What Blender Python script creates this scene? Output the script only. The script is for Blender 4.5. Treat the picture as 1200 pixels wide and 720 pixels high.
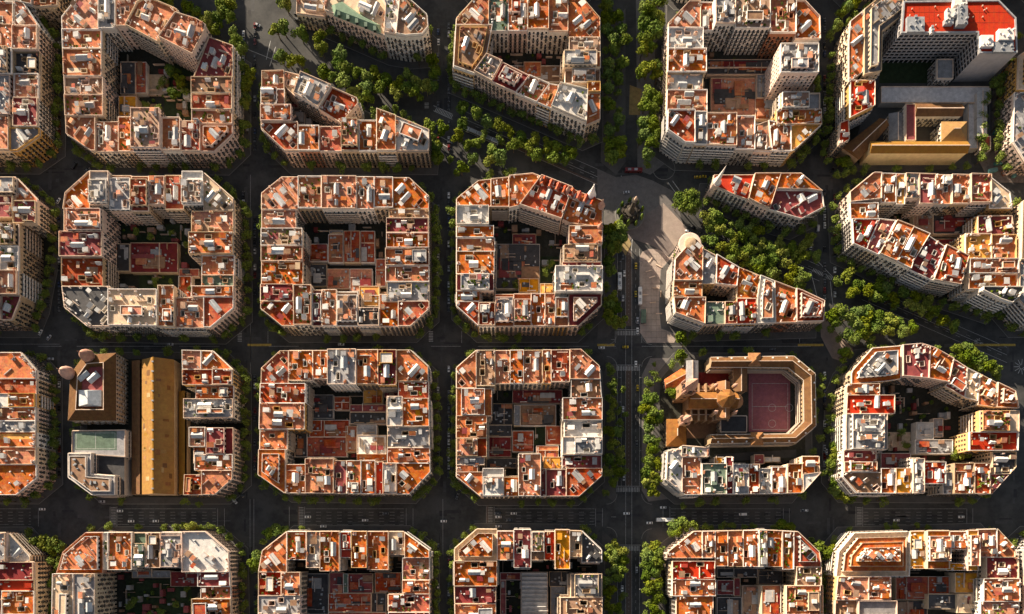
import bpy, math, random
from math import sin, cos, pi, radians, sqrt, atan2, hypot
from mathutils import Vector, Matrix, geometry
for o in list(bpy.data.objects): bpy.data.objects.remove(o)
SC = bpy.context.scene
COL = SC.collection
# ---------------------------------------------------------------- camera, sky, sun, exposure
H = 550.0            # camera height above the street, metres
F = 917.0            # focal length in pixels of a 1200 pixel wide picture
NX, NY = 590.0, 650.0
cam_data = bpy.data.cameras.new('camera')
cam = bpy.data.objects.new('camera', cam_data); COL.objects.link(cam)
cam.location = (0, 0, H); cam.rotation_euler = (0, 0, 0)
cam_data.sensor_fit = 'HORIZONTAL'; cam_data.sensor_width = 36.0
cam_data.lens = F / 1200 * 36.0
cam_data.shift_x = (600 - NX) / 1200; cam_data.shift_y = (NY - 360) / 1200
cam_data.clip_start = 5; cam_data.clip_end = 6000
SC.camera = cam
SUN_EL, SUN_AZ = radians(18.5), atan2(-0.64, 0.77)
w = bpy.data.worlds.new('World'); SC.world = w; w.use_nodes = True
nt = w.node_tree; bg = nt.nodes['Background']
sky = nt.nodes.new('ShaderNodeTexSky'); sky.sky_type = 'NISHITA'; sky.sun_disc = False
sky.sun_elevation = SUN_EL; sky.sun_rotation = SUN_AZ
sky.dust_density = 2.0
hsv = nt.nodes.new('ShaderNodeHueSaturation'); hsv.inputs['Saturation'].default_value = 0.55
nt.links.new(sky.outputs[0], hsv.inputs['Color']); nt.links.new(hsv.outputs[0], bg.inputs[0]); bg.inputs[1].default_value = 0.047
sd = bpy.data.lights.new('sun', 'SUN'); sd.energy = 5.0; sd.angle = radians(0.5); sd.color = (1.0, 0.83, 0.63)
sun = bpy.data.objects.new('sun', sd); COL.objects.link(sun)
sdir = Vector((sin(SUN_AZ) * cos(SUN_EL), cos(SUN_AZ) * cos(SUN_EL), sin(SUN_EL)))
sun.rotation_euler = (-sdir).to_track_quat('-Z', 'Y').to_euler()
sun.location = sdir * 900
SC.view_settings.view_transform = 'Standard'; SC.view_settings.look = 'None'
SC.view_settings.exposure = 1.46; SC.view_settings.gamma = 1.0
R = random.Random(7)

def W(px, py, z=0.0):
    """point of the place at height z seen at photograph pixel (px, py)"""
    k = (H - z) / F
    return ((px - NX) * k, -(py - NY) * k)

# ---------------------------------------------------------------- materials
MATS = {}
def mat(name, col, rough=0.85, var=0.25, hue=0.03, scale=0.35, fine=3.0, metal=0.0, spec=0.3, bump=0.15, kind=''):
    if name in MATS: return MATS[name]
    m = bpy.data.materials.new(name); m.use_nodes = True
    n, l = m.node_tree.nodes, m.node_tree.links
    b = n['Principled BSDF']; b.inputs['Roughness'].default_value = rough
    b.inputs['Metallic'].default_value = metal; b.inputs['Specular IOR Level'].default_value = spec
    g = n.new('ShaderNodeNewGeometry')
    def noise(s, det=3, r=0.6):
        t = n.new('ShaderNodeTexNoise'); t.inputs['Scale'].default_value = s
        t.inputs['Detail'].default_value = det; t.inputs['Roughness'].default_value = r
        l.new(g.outputs['Position'], t.inputs['Vector']); return t
    t1 = noise(scale, 4, 0.65); t2 = noise(fine, 2)
    def mr(sock, lo, hi, f0=0.3, f1=0.7):
        r = n.new('ShaderNodeMapRange'); r.inputs[1].default_value = f0; r.inputs[2].default_value = f1
        r.inputs[3].default_value = lo; r.inputs[4].default_value = hi; l.new(sock, r.inputs[0]); return r.outputs[0]
    a = mr(t1.outputs['Fac'], 1 - var, 1 + var * 0.7); c = mr(t2.outputs['Fac'], 1 - var * 0.6, 1 + var * 0.6)
    oi = n.new('ShaderNodeObjectInfo')
    d = mr(oi.outputs['Random'], 1 - var * 0.8, 1 + var * 0.6, 0, 1)
    def mul(x, y):
        q = n.new('ShaderNodeMath'); q.operation = 'MULTIPLY'; l.new(x, q.inputs[0]); l.new(y, q.inputs[1]); return q.outputs[0]
    v = mul(mul(a, c), d)
    hs = n.new('ShaderNodeHueSaturation'); hs.inputs['Color'].default_value = (*col, 1)
    l.new(v, hs.inputs['Value'])
    l.new(mr(t1.outputs['Color'], 0.5 - hue * 0.5, 0.5 + hue * 0.5), hs.inputs['Hue'])
    l.new(mr(oi.outputs['Random'], 1.15, 0.92, 0, 1), hs.inputs['Saturation'])
    last = hs.outputs[0]
    if kind == 'tile':        # weathered pale bloom and darker mossy stains
        t3 = noise(0.16, 5, 0.75)
        mx = n.new('ShaderNodeMix'); mx.data_type = 'RGBA'; l.new(mr(t3.outputs['Fac'], 0, 0.5, 0.5, 0.68), mx.inputs[0])
        l.new(last, mx.inputs[6]); mx.inputs[7].default_value = (0.57, 0.28, 0.15, 1); last = mx.outputs[2]
        t4 = noise(0.5, 5, 0.8)
        mx = n.new('ShaderNodeMix'); mx.data_type = 'RGBA'; l.new(mr(t4.outputs['Fac'], 0, 0.75, 0.52, 0.7), mx.inputs[0])
        l.new(last, mx.inputs[6]); mx.inputs[7].default_value = (0.13, 0.06, 0.045, 1); last = mx.outputs[2]
        bk = n.new('ShaderNodeTexBrick'); bk.inputs['Scale'].default_value = 1.0; bk.inputs['Brick Width'].default_value = 3.1; bk.inputs['Row Height'].default_value = 2.3
        bk.inputs['Mortar Size'].default_value = 0.12; bk.inputs['Mortar Smooth'].default_value = 0.6; bk.inputs['Color1'].default_value = (1, 1, 1, 1); bk.inputs['Color2'].default_value = (.80, .80, .82, 1); bk.inputs['Mortar'].default_value = (.55, .5, .48, 1)
        l.new(g.outputs['Position'], bk.inputs['Vector'])
        mx = n.new('ShaderNodeMix'); mx.data_type = 'RGBA'; mx.blend_type = 'MULTIPLY'; mx.inputs[0].default_value = 0.75
        l.new(last, mx.inputs[6]); l.new(bk.outputs['Color'], mx.inputs[7]); last = mx.outputs[2]
    if kind == 'rib':         # ribbed tile or sheet courses
        wv = n.new('ShaderNodeTexWave'); wv.inputs['Scale'].default_value = 0.55; wv.bands_direction = 'Y'
        wv.inputs['Distortion'].default_value = 0.6; l.new(g.outputs['Position'], wv.inputs['Vector'])
        mx = n.new('ShaderNodeMix'); mx.data_type = 'RGBA'; mx.blend_type = 'MULTIPLY'; mx.inputs[0].default_value = 1
        cc = n.new('ShaderNodeCombineColor'); q = mr(wv.outputs['Fac'], 0.72, 1.1, 0, 1)
        for i in range(3): l.new(q, cc.inputs[i])
        l.new(last, mx.inputs[6]); l.new(cc.outputs[0], mx.inputs[7]); last = mx.outputs[2]
    if kind == 'road':        # tyre-worn lanes, patches and seams
        t3 = noise(0.05, 4, 0.7)
        mx = n.new('ShaderNodeMix'); mx.data_type = 'RGBA'; l.new(mr(t3.outputs['Fac'], 0, 1.0, 0.42, 0.6), mx.inputs[0])
        l.new(last, mx.inputs[6]); mx.inputs[7].default_value = (col[0] * 1.7, col[1] * 1.65, col[2] * 1.6, 1); last = mx.outputs[2]
    l.new(last, b.inputs['Base Color'])
    if bump:
        bp = n.new('ShaderNodeBump'); bp.inputs['Strength'].default_value = bump; bp.inputs['Distance'].default_value = 0.3
        l.new(t2.outputs['Fac'], bp.inputs['Height']); l.new(bp.outputs[0], b.inputs['Normal'])
    MATS[name] = m; return m
ROOF = {
 'o': mat('orange_terrace_tile', (0.53, 0.145, 0.035), kind='tile', hue=0.05),
 'r': mat('red_terrace_tile', (0.40, 0.075, 0.03), kind='tile', hue=0.04),
 'R': mat('bright_red_membrane', (0.44, 0.034, 0.010), var=0.10, hue=0.01),
 'p': mat('pale_terracotta_tile', (0.51, 0.20, 0.105), kind='tile', hue=0.05),
 'm': mat('maroon_terrace_tile', (0.215, 0.042, 0.042), var=0.3, hue=0.03),
 'g': mat('grey_concrete_roof', (0.27, 0.265, 0.27), var=0.3),
 'w': mat('white_roof_coating', (0.56, 0.54, 0.51), var=0.25),
 't': mat('tan_gravel_roof', (0.30, 0.185, 0.12), var=0.3),
 'n': mat('green_roof_felt', (0.12, 0.17, 0.125), var=0.3),
 'c': mat('cream_terrace_tile', (0.56, 0.42, 0.29), var=0.25),
 'y': mat('golden_terrace_tile', (0.58, 0.27, 0.045), var=0.25),
 'k': mat('dark_roof_felt', (0.06, 0.058, 0.06), var=0.3),
 'b': mat('brown_clay_tile', (0.17, 0.085, 0.036), var=0.3, kind='rib'),
}
ROOFW = dict(o='orange', r='red', R='scarlet', p='terracotta', m='maroon', g='grey', w='white', t='tan', n='green', c='cream', y='golden', k='dark', b='brown')
WALLS = [mat('cream_stucco', (0.64, 0.50, 0.35), var=0.15), mat('pink_stucco', (0.66, 0.50, 0.41), var=0.15),
         mat('white_stucco', (0.70, 0.64, 0.56), var=0.15), mat('tan_stone', (0.44, 0.33, 0.22), var=0.2),
         mat('ochre_stucco', (0.58, 0.36, 0.15), var=0.15), mat('grey_stucco', (0.45, 0.42, 0.39), var=0.15),
         mat('rose_brick', (0.40, 0.20, 0.13), var=0.2)]
WALLW = ['cream', 'pinkish', 'white', 'stone', 'ochre', 'grey', 'brick']
M_GLASS = mat('window_glass', (0.022, 0.024, 0.027), rough=0.25, var=0.3, spec=0.5, bump=0)
M_RAIL = mat('iron_railing', (0.05, 0.045, 0.04), rough=0.6)
M_SLAB = mat('balcony_stone', (0.58, 0.49, 0.40), var=0.15)
M_COPE = mat('parapet_coping', (0.68, 0.52, 0.40), var=0.25)
M_COPEW = mat('whitewashed_coping', (0.74, 0.68, 0.62), var=0.2)
M_SKYG = mat('skylight_glass', (0.42, 0.44, 0.45), rough=0.35, var=0.25, spec=0.5, bump=0)
M_WHITE = mat('white_painted_wall', (0.70, 0.66, 0.61), var=0.15)
M_METAL = mat('dull_grey_metal', (0.36, 0.37, 0.38), rough=0.5, metal=0.3, var=0.3)
M_TERRA = mat('clay_pot', (0.42, 0.17, 0.09))
M_SHED = mat('fibre_cement_sheet', (0.42, 0.41, 0.40), kind='rib', var=0.25)
M_LEAF = [mat('leaf_green_a', (0.125, 0.17, 0.022), var=0.35, hue=0.05, scale=0.2, fine=1.2, spec=0.2, bump=0),
          mat('leaf_green_b', (0.095, 0.145, 0.022), var=0.35, hue=0.05, scale=0.2, fine=1.2, spec=0.2, bump=0),
          mat('leaf_green_c', (0.165, 0.19, 0.02), var=0.35, hue=0.05, scale=0.2, fine=1.2, spec=0.2, bump=0)]
M_BARK = mat('plane_bark', (0.16, 0.12, 0.08))
M_ASPH = mat('asphalt', (0.043, 0.044, 0.044), kind='road', var=0.2, hue=0.01, spec=0.2)
M_PAVE = mat('pavement_slabs', (0.095, 0.092, 0.088), var=0.2, scale=0.15, spec=0.2)
M_PAVEL = mat('plaza_paving', (0.34, 0.275, 0.235), var=0.25, scale=0.12)
M_KERB = mat('granite_kerb', (0.22, 0.215, 0.2), var=0.15)
M_PAINT = mat('road_paint', (0.38, 0.38, 0.37), var=0.35, scale=0.8)
M_PAINTY = mat('yellow_road_paint', (0.42, 0.29, 0.06), var=0.35, scale=0.8)
M_CYCLE = mat('brown_cycle_lane', (0.115, 0.085, 0.07), var=0.2)
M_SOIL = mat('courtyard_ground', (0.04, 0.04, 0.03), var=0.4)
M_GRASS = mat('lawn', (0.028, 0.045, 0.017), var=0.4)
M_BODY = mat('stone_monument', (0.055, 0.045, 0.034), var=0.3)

# ---------------------------------------------------------------- mesh helpers
class MB:
    def __init__(s): s.v, s.f = [], []
    def quad(s, a, b, c, d):
        n = len(s.v); s.v += [a, b, c, d]; s.f.append((n, n + 1, n + 2, n + 3))
    def tri(s, a, b, c):
        n = len(s.v); s.v += [a, b, c]; s.f.append((n, n + 1, n + 2))
    def ngon(s, pts, z):
        n = len(s.v); s.v += [(p[0], p[1], z) for p in pts]; s.f.append(tuple(range(n, n + len(pts))))
    def prism(s, pts, z0, z1, bottom=False, top=True):
        n = len(s.v); k = len(pts)
        s.v += [(p[0], p[1], z0) for p in pts] + [(p[0], p[1], z1) for p in pts]
        for i in range(k):
            j = (i + 1) % k; s.f.append((n + i, n + j, n + k + j, n + k + i))
        if top: s.f.append(tuple(range(n + k, n + 2 * k)))
        if bottom: s.f.append(tuple(range(n + k - 1, n - 1, -1)))
    def box(s, x0, y0, z0, x1, y1, z1): s.prism([(x0, y0), (x1, y0), (x1, y1), (x0, y1)], z0, z1, True)
    def bar(s, p, q, wd, z0, z1):
        dx, dy = q[0] - p[0], q[1] - p[1]; L = hypot(dx, dy) or 1; nx, ny = -dy / L * wd / 2, dx / L * wd / 2
        s.prism([(p[0] + nx, p[1] + ny), (p[0] - nx, p[1] - ny), (q[0] - nx, q[1] - ny), (q[0] + nx, q[1] + ny)], z0, z1, True)
    def lathe(s, cx, cy, prof, n=12, rot=0.0):
        """prof: list of (r, z) bottom to top"""
        base = len(s.v)
        for r, z in prof:
            for i in range(n):
                a = rot + 2 * pi * i / n; s.v.append((cx + r * cos(a), cy + r * sin(a), z))
        for k in range(len(prof) - 1):
            for i in range(n):
                j = (i + 1) % n; a = base + k * n
                s.f.append((a + i, a + j, a + n + j, a + n + i))
        t = base + (len(prof) - 1) * n; s.f.append(tuple(range(t, t + n)))
        s.f.append(tuple(range(base + n - 1, base - 1, -1)))
    def build(s, name, m, parent=None, origin=None):
        me = bpy.data.meshes.new(name)
        if origin: me.from_pydata([(a - origin[0], b - origin[1], c - origin[2]) for a, b, c in s.v], [], s.f)
        else: me.from_pydata(s.v, [], s.f)
        me.materials.append(m)
        o = bpy.data.objects.new(name, me); COL.objects.link(o)
        if parent: o.parent = parent
        elif origin: o.location = origin
        return o
USED = {}
def tag(o, label=None, cat=None, group=None, kind=None):
    if label:
        if label in USED and not group: pass
        USED[label] = USED.get(label, 0) + 1; o['label'] = label
    if cat: o['category'] = cat
    if group: o['group'] = group
    if kind: o['kind'] = kind
    return o
def empty(name, loc, label, cat, group=None, rz=0):
    o = bpy.data.objects.new(name, None); COL.objects.link(o); o.location = loc; o.rotation_euler = (0, 0, rz)
    o.empty_display_size = 2; return tag(o, label, cat, group)
def dup(root, loc, rz=0, label=None, group=None, scale=None):
    r = root.copy(); COL.objects.link(r); r.location = loc; r.rotation_euler = (0, 0, rz)
    if scale: r.scale = scale
    if label: tag(r, label)
    if group: r['group'] = group
    for ch in root.children:
        c = ch.copy(); COL.objects.link(c); c.parent = r
        for g in ch.children:
            d = g.copy(); COL.objects.link(d); d.parent = c
    return r
def area(P): return 0.5 * sum(P[i][0] * P[(i + 1) % len(P)][1] - P[(i + 1) % len(P)][0] * P[i][1] for i in range(len(P)))
def ccw(P): return list(P) if area(P) > 0 else list(P)[::-1]
def centroid(P):
    A = area(P) or 1e-9; x = y = 0
    for i in range(len(P)):
        a, b = P[i], P[(i + 1) % len(P)]; c = a[0] * b[1] - b[0] * a[1]; x += (a[0] + b[0]) * c; y += (a[1] + b[1]) * c
    return (x / 6 / A, y / 6 / A)
def inside(P, x, y):
    r = False; n = len(P); j = n - 1
    for i in range(n):
        if (P[i][1] > y) != (P[j][1] > y) and x < (P[j][0] - P[i][0]) * (y - P[i][1]) / (P[j][1] - P[i][1]) + P[i][0]: r = not r
        j = i
    return r
def inset(P, d):
    """offset a ccw polygon inwards by d"""
    n = len(P); out = []
    for i in range(n):
        a, b, c = P[i - 1], P[i], P[(i + 1) % n]
        e1 = (b[0] - a[0], b[1] - a[1]); e2 = (c[0] - b[0], c[1] - b[1])
        l1 = hypot(*e1) or 1e-6; l2 = hypot(*e2) or 1e-6
        n1 = (-e1[1] / l1, e1[0] / l1); n2 = (-e2[1] / l2, e2[0] / l2)
        k = 1 + n1[0] * n2[0] + n1[1] * n2[1]
        if k < 0.25: k = 0.25
        out.append((b[0] + (n1[0] + n2[0]) * d / k, b[1] + (n1[1] + n2[1]) * d / k))
    return out
def clip(P, C):
    """clip polygon P by convex ccw polygon C"""
    out = list(P)
    for i in range(len(C)):
        a, b = C[i], C[(i + 1) % len(C)]; inp = out; out = []
        if not inp: return []
        side = lambda p: (b[0] - a[0]) * (p[1] - a[1]) - (b[1] - a[1]) * (p[0] - a[0])
        for k in range(len(inp)):
            p, q = inp[k - 1], inp[k]; sp, sq = side(p), side(q)
            if (sp >= 0) != (sq >= 0):
                t = sp / (sp - sq); out.append((p[0] + t * (q[0] - p[0]), p[1] + t * (q[1] - p[1])))
            if sq >= 0: out.append(q)
    res = []
    for p in out:
        if not res or hypot(p[0] - res[-1][0], p[1] - res[-1][1]) > 0.4: res.append(p)
    if len(res) > 1 and hypot(res[0][0] - res[-1][0], res[0][1] - res[-1][1]) < 0.4: res.pop()
    return res
def hull(P):
    P = sorted(set(P)); lo, up = [], []
    for L, S in ((lo, P), (up, P[::-1])):
        for p in S:
            while len(L) > 1 and (L[-1][0] - L[-2][0]) * (p[1] - L[-2][1]) - (L[-1][1] - L[-2][1]) * (p[0] - L[-2][0]) <= 0: L.pop()
            L.append(p)
    return lo[:-1] + up[:-1]
ORD = ['zeroth', 'first', 'second', 'third', 'fourth', 'fifth', 'sixth', 'seventh', 'eighth', 'ninth', 'tenth', 'eleventh', 'twelfth',
       'thirteenth', 'fourteenth', 'fifteenth', 'sixteenth', 'seventeenth', 'eighteenth', 'nineteenth', 'twentieth'] + \
      ['twenty-' + s for s in ['first', 'second', 'third', 'fourth', 'fifth', 'sixth', 'seventh', 'eighth', 'ninth']] + \
      [t + 'ieth' if not s else t + 'y-' + s for t in ('thirt', 'fort', 'fift') for s in ('', 'first', 'second', 'third', 'fourth', 'fifth', 'sixth', 'seventh', 'eighth', 'ninth')]
# ---------------------------------------------------------------- an apartment building
def facade(wall, win, bal, slabs, p, q, z0, z1, style, rnd, bayw=2.9, corn=True):
    """wall from p to q (ccw edge, outside on the right) with real recessed windows and balconies"""
    dx, dy = q[0] - p[0], q[1] - p[1]; L = hypot(dx, dy); ux, uy = dx / L, dy / L; nx, ny = uy, -ux
    def P(u, d, z): return (p[0] + ux * u + nx * d, p[1] + uy * u + ny * d, z)
    if L < 2.6 or style == 'plain':
        wall.quad(P(0, 0, z0), P(L, 0, z0), P(L, 0, z1), P(0, 0, z1)); return
    nb = max(1, int(round(L / bayw))); bw = L / nb; ww = min(bw * 0.42, 1.3)
    if style == 'ribbon': ww = bw * 0.82
    if style == 'grid': ww = bw * 0.8
    if style == 'flush': ww = min(bw * .46, 1.5)
    fl = []; z = z0 + (4.6 if z0 < 1 else 0.6)
    while z + 3.6 < z1: fl.append(z); z += 3.25
    D = 0.35
    wins = []
    for b in range(nb):
        c = (b + 0.5) * bw; a0, a1 = c - ww / 2, c + ww / 2
        wall.quad(P(b * bw, 0, z0), P(a0, 0, z0), P(a0, 0, z1), P(b * bw, 0, z1))
        wall.quad(P(a1, 0, z0), P((b + 1) * bw, 0, z0), P((b + 1) * bw, 0, z1), P(a1, 0, z1))
        wall.quad(P(a0, 0, z0), P(a0, -D, z0), P(a0, -D, z1), P(a0, 0, z1))
        wall.quad(P(a1, -D, z0), P(a1, 0, z0), P(a1, 0, z1), P(a1, -D, z1))
        win.quad(P(a0, -D, z0), P(a1, -D, z0), P(a1, -D, z1), P(a0, -D, z1))
        prev = z0 + (3.4 if z0 < 1 else 0.2)
        for z in fl + [None]:
            top = z1 if z is None else z
            wall.quad(P(a0, 0, prev), P(a1, 0, prev), P(a1, 0, top), P(a0, 0, top))
            if z is None: break
            wall.quad(P(a0, 0, z), P(a1, 0, z), P(a1, -D, z), P(a0, -D, z))
            prev = z + (2.3 if style != 'ribbon' else 1.7)
        if style in ('balcony', 'mixed'):
            for k, z in enumerate(fl):
                if style == 'mixed' and (b + k) % 3 == 0: continue
                h0, h1 = c - min(bw * 0.32, 1.0), c + min(bw * 0.32, 1.0); o = 0.75
                if rnd.random() < 0.06: continue
                slabs.quad(P(h0, 0, z), P(h0, o, z), P(h1, o, z), P(h1, 0, z))
                slabs.quad(P(h0, o, z - .15), P(h1, o, z - .15), P(h1, o, z), P(h0, o, z))
                slabs.quad(P(h0, 0, z - .15), P(h0, o, z - .15), P(h0, o, z), P(h0, 0, z))
                slabs.quad(P(h1, o, z - .15), P(h1, 0, z - .15), P(h1, 0, z), P(h1, o, z))
                bal.quad(P(h0, o, z), P(h1, o, z), P(h1, o, z + 1), P(h0, o, z + 1))
                bal.quad(P(h0, 0, z), P(h0, o, z), P(h0, o, z + 1), P(h0, 0, z + 1))
                bal.quad(P(h1, o, z), P(h1, 0, z), P(h1, 0, z + 1), P(h1, o, z + 1))
    if style in ('gallery', 'ribbon'):
        o = 1.3
        for z in fl:
            if style == 'ribbon' and o > 1: o = 0.9
            h0, h1 = 0.5, L - 0.5
            pts = [P(h0, 0.02, z), P(h0, o, z), P(h1, o, z), P(h1, 0.02, z)]
            slabs.quad(*pts)
            slabs.quad(P(h0, o, z - .2), P(h1, o, z - .2), P(h1, o, z + .95), P(h0, o, z + .95))
            slabs.quad(P(h1, o - .15, z), P(h0, o - .15, z), P(h0, o - .15, z + .95), P(h1, o - .15, z + .95))
            slabs.quad(P(h0, o, z + .95), P(h1, o, z + .95), P(h1, o - .15, z + .95), P(h0, o - .15, z + .95))
            for h in (h0, h1): slabs.quad(P(h, 0, z - .2), P(h, o, z - .2), P(h, o, z + .95), P(h, 0, z + .95))
            n = int(L / 3.2)
            for i in range(1, n): bal.quad(P(i * L / n, 0.02, z), P(i * L / n, o - .16, z), P(i * L / n, o - .16, z + 1.7), P(i * L / n, 0.02, z + 1.7))
    if corn:
        c0, c1 = z1 - 0.35, z1 - 0.05; o = 0.45
        slabs.quad(P(0.1, 0, c1), P(0.1, o, c1), P(L - .1, o, c1), P(L - .1, 0, c1))
        slabs.quad(P(0.1, o, c0), P(L - .1, o, c0), P(L - .1, o, c1), P(0.1, o, c1))
        slabs.quad(P(.1, 0, c0), P(.1, o, c0), P(.1, o, c1), P(.1, 0, c1)); slabs.quad(P(L - .1, o, c0), P(L - .1, 0, c0), P(L - .1, 0, c1), P(L - .1, o, c1))

def ring(mb, outer, inner, z0, z1):
    n = len(outer)
    for i in range(n):
        j = (i + 1) % n; a, b, c, d = outer[i], outer[j], inner[j], inner[i]
        mb.quad((a[0], a[1], z1), (b[0], b[1], z1), (c[0], c[1], z1), (d[0], d[1], z1))
        mb.quad((a[0], a[1], z0), (b[0], b[1], z0), (b[0], b[1], z1), (a[0], a[1], z1))
        mb.quad((c[0], c[1], z0), (d[0], d[1], z0), (d[0], d[1], z1), (c[0], c[1], z1))

def flat_with_holes(mb, outer, holes, z):
    loops = [[Vector((p[0], p[1], 0)) for p in outer]] + [[Vector((p[0], p[1], 0)) for p in h] for h in holes]
    allp = [p for lp in loops for p in lp]; n = len(mb.v)
    mb.v += [(p.x, p.y, z) for p in allp]
    for t in geometry.tessellate_polygon(loops):
        a, b, c = [allp[i] for i in t]
        if (b.x - a.x) * (c.y - a.y) - (b.y - a.y) * (c.x - a.x) < 0: t = (t[0], t[2], t[1])
        mb.f.append(tuple(n + i for i in t))

def gable(mb_roof, mb_wall, c, u, v, lu, lv, z0, z1, z2, hip=0.0):
    """box lu x lv centred at c (ridge along u), walls z0..z1, ridge z2"""
    def P(a, b, z): return (c[0] + u[0] * a + v[0] * b, c[1] + u[1] * a + v[1] * b, z)
    A, B = lu / 2, lv / 2
    if mb_wall is not None:
        ps = [(-A, -B), (A, -B), (A, B), (-A, B)]
        for i in range(4):
            a, b = ps[i], ps[(i + 1) % 4]; mb_wall.quad(P(*a, z0), P(*b, z0), P(*b, z1), P(*a, z1))
        if not hip:
            mb_wall.tri(P(A, -B, z1), P(A, B, z1), P(A, 0, z2)); mb_wall.tri(P(-A, B, z1), P(-A, -B, z1), P(-A, 0, z2))
    e = 0.0 if mb_wall is None else 0.25
    A += e * (0 if hip else 1); B += e; zz = z1 - e * (z2 - z1) / B * 0.9
    mb_roof.quad(P(-A, -B, zz), P(A, -B, zz), P(A - hip, 0, z2), P(-A + hip, 0, z2))
    mb_roof.quad(P(A, B, zz), P(-A, B, zz), P(-A + hip, 0, z2), P(A - hip, 0, z2))
    if hip:
        mb_roof.tri(P(A, -B, zz), P(A, B, zz), P(A - hip, 0, z2)); mb_roof.tri(P(-A, B, zz), P(-A, -B, zz), P(-A + hip, 0, z2))

def tidy(P):
    P = list(P); k = True
    while k and len(P) > 3:
        k = False
        for i in range(len(P)):
            a, b, c = P[i - 1], P[i], P[(i + 1) % len(P)]; L = hypot(c[0] - a[0], c[1] - a[1]) or 1
            if hypot(b[0] - a[0], b[1] - a[1]) < 2.5 or abs((c[0] - a[0]) * (b[1] - a[1]) - (c[1] - a[1]) * (b[0] - a[0])) / L < .4: P.pop(i); k = True; break
    return P
STYLES = ['balcony', 'balcony', 'balcony', 'mixed', 'mixed', 'gallery']
def building(poly, h, col, nbrs, rnd, cfg, blockpoly=None):
    """poly ccw world footprint; nbrs: list of (poly, h) of neighbours; returns root (unlabelled)"""
    A = area(poly)
    c0 = centroid(poly)
    root = bpy.data.objects.new('apartment_building', None); COL.objects.link(root); root.location = (c0[0], c0[1], 0)
    root.empty_display_size = 2
    OR = (c0[0], c0[1], 0)
    wi = cfg.get('wall'); wi = rnd.choices(range(7), [6, 5, 4, 2.2, 1.5, 1.5, 0.8])[0] if wi is None else wi
    WM = WALLS[wi]
    style = cfg.get('style') or rnd.choice(STYLES)
    P = inset(poly, 0.04)
    wall, win, bal, slabs = MB(), MB(), MB(), MB()
    street = []
    n = len(P)
    for i in range(n):
        p, q = P[i], P[(i + 1) % n]; L = hypot(q[0] - p[0], q[1] - p[1])
        if L < 0.3: continue
        ux, uy = (q[0] - p[0]) / L, (q[1] - p[1]) / L; nx, ny = uy, -ux
        k = max(1, int(L / 1.4)); runs = []
        for s in range(k):
            t = (s + 0.5) * L / k; x, y = p[0] + ux * t + nx * 0.9, p[1] + uy * t + ny * 0.9
            nb = -1
            for j, (NP, nh, bb) in enumerate(nbrs):
                if bb[0] <= x <= bb[2] and bb[1] <= y <= bb[3] and inside(NP, x, y): nb = max(nb, nh)
            if runs and runs[-1][2] == nb: runs[-1][1] = (s + 1) * L / k
            else: runs.append([s * L / k, (s + 1) * L / k, nb])
        for a, b, nb in runs:
            A0 = (p[0] + ux * a, p[1] + uy * a); B0 = (p[0] + ux * b, p[1] + uy * b)
            if nb < 0:
                out = True
                if blockpoly is not None:
                    m = ((A0[0] + B0[0]) / 2 + nx * 6, (A0[1] + B0[1]) / 2 + ny * 6); out = not inside(blockpoly, *m)
                st = style if out else cfg.get('court') or rnd.choice(['gallery', 'gallery', 'gallery', 'mixed', 'balcony', 'mixed', 'flush'])
                if out and cfg.get('blank'): st = 'plain'
                facade(wall, win, bal, slabs, A0, B0, 0, h, st, rnd, corn=out)
                if b - a > 4: street.append((b - a, ux, uy, out))
            elif nb < h:
                zz = max(0, nb - 1)
                wall.quad((*A0, zz), (*B0, zz), (*B0, h), (*A0, h))
    # local frame: v points away from the street
    ux, uy = 1.0, 0.0
    if street:
        outs = [s for s in street if s[3]] or street
        diag = [s for s in outs if s[0] > 7 and min(abs(s[1]), abs(s[2])) > 0.3]
        s = max(diag or outs, key=lambda t: t[0]); ux, uy = s[1], s[2]
    vx, vy = -uy, ux
    def loc(x, y): return ((x - c0[0]) * ux + (y - c0[1]) * uy, (x - c0[0]) * vx + (y - c0[1]) * vy)
    def glo(u, v): return (c0[0] + u * ux + v * vx, c0[1] + u * uy + v * vy)
    Q = [loc(*p) for p in P]; Qi = inset(Q, 0.9)
    u0, u1 = min(q[0] for q in Q), max(q[0] for q in Q); v0, v1 = min(q[1] for q in Q), max(q[1] for q in Q)
    occ = []
    def fits(a, b, c, d, m=0.5, poly=None):
        poly = poly or Qi
        for s, t in ((a, b), (c, b), (c, d), (a, d), ((a + c) / 2, b), ((a + c) / 2, d), (a, (b + d) / 2), (c, (b + d) / 2)):
            if not inside(poly, s, t): return False
        for o in occ:
            if a - m < o[2] and c + m > o[0] and b - m < o[3] and d + m > o[1]: return False
        return True
    def place(lu, lv, tries=14, m=0.5, near=None, poly=None):
        for _ in range(tries):
            if near: cu, cv = near[0] + rnd.gauss(0, near[2]), near[1] + rnd.gauss(0, near[2])
            else: cu, cv = rnd.uniform(u0, u1), rnd.uniform(v0, v1)
            if fits(cu - lu / 2, cv - lv / 2, cu + lu / 2, cv + lv / 2, m, poly):
                r = (cu - lu / 2, cv - lv / 2, cu + lu / 2, cv + lv / 2); occ.append(r); return r
        return None
    RP = lambda r: [glo(r[0], r[1]), glo(r[2], r[1]), glo(r[2], r[3]), glo(r[0], r[3])]
    uc, vc = (u0 + u1) / 2, (v0 + v1) / 2
    seen = []
    dens = cfg.get('dens', 1.0)
    RC = ROOF[col]; h0_ = h; base_holes = []; top_roof = None
    steps = cfg.get('steps', 0); iscorner = any(s_[3] and s_[0] > 7 and min(abs(s_[1]), abs(s_[2])) > .3 for s_ in street) and len(P) >= 5
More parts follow.
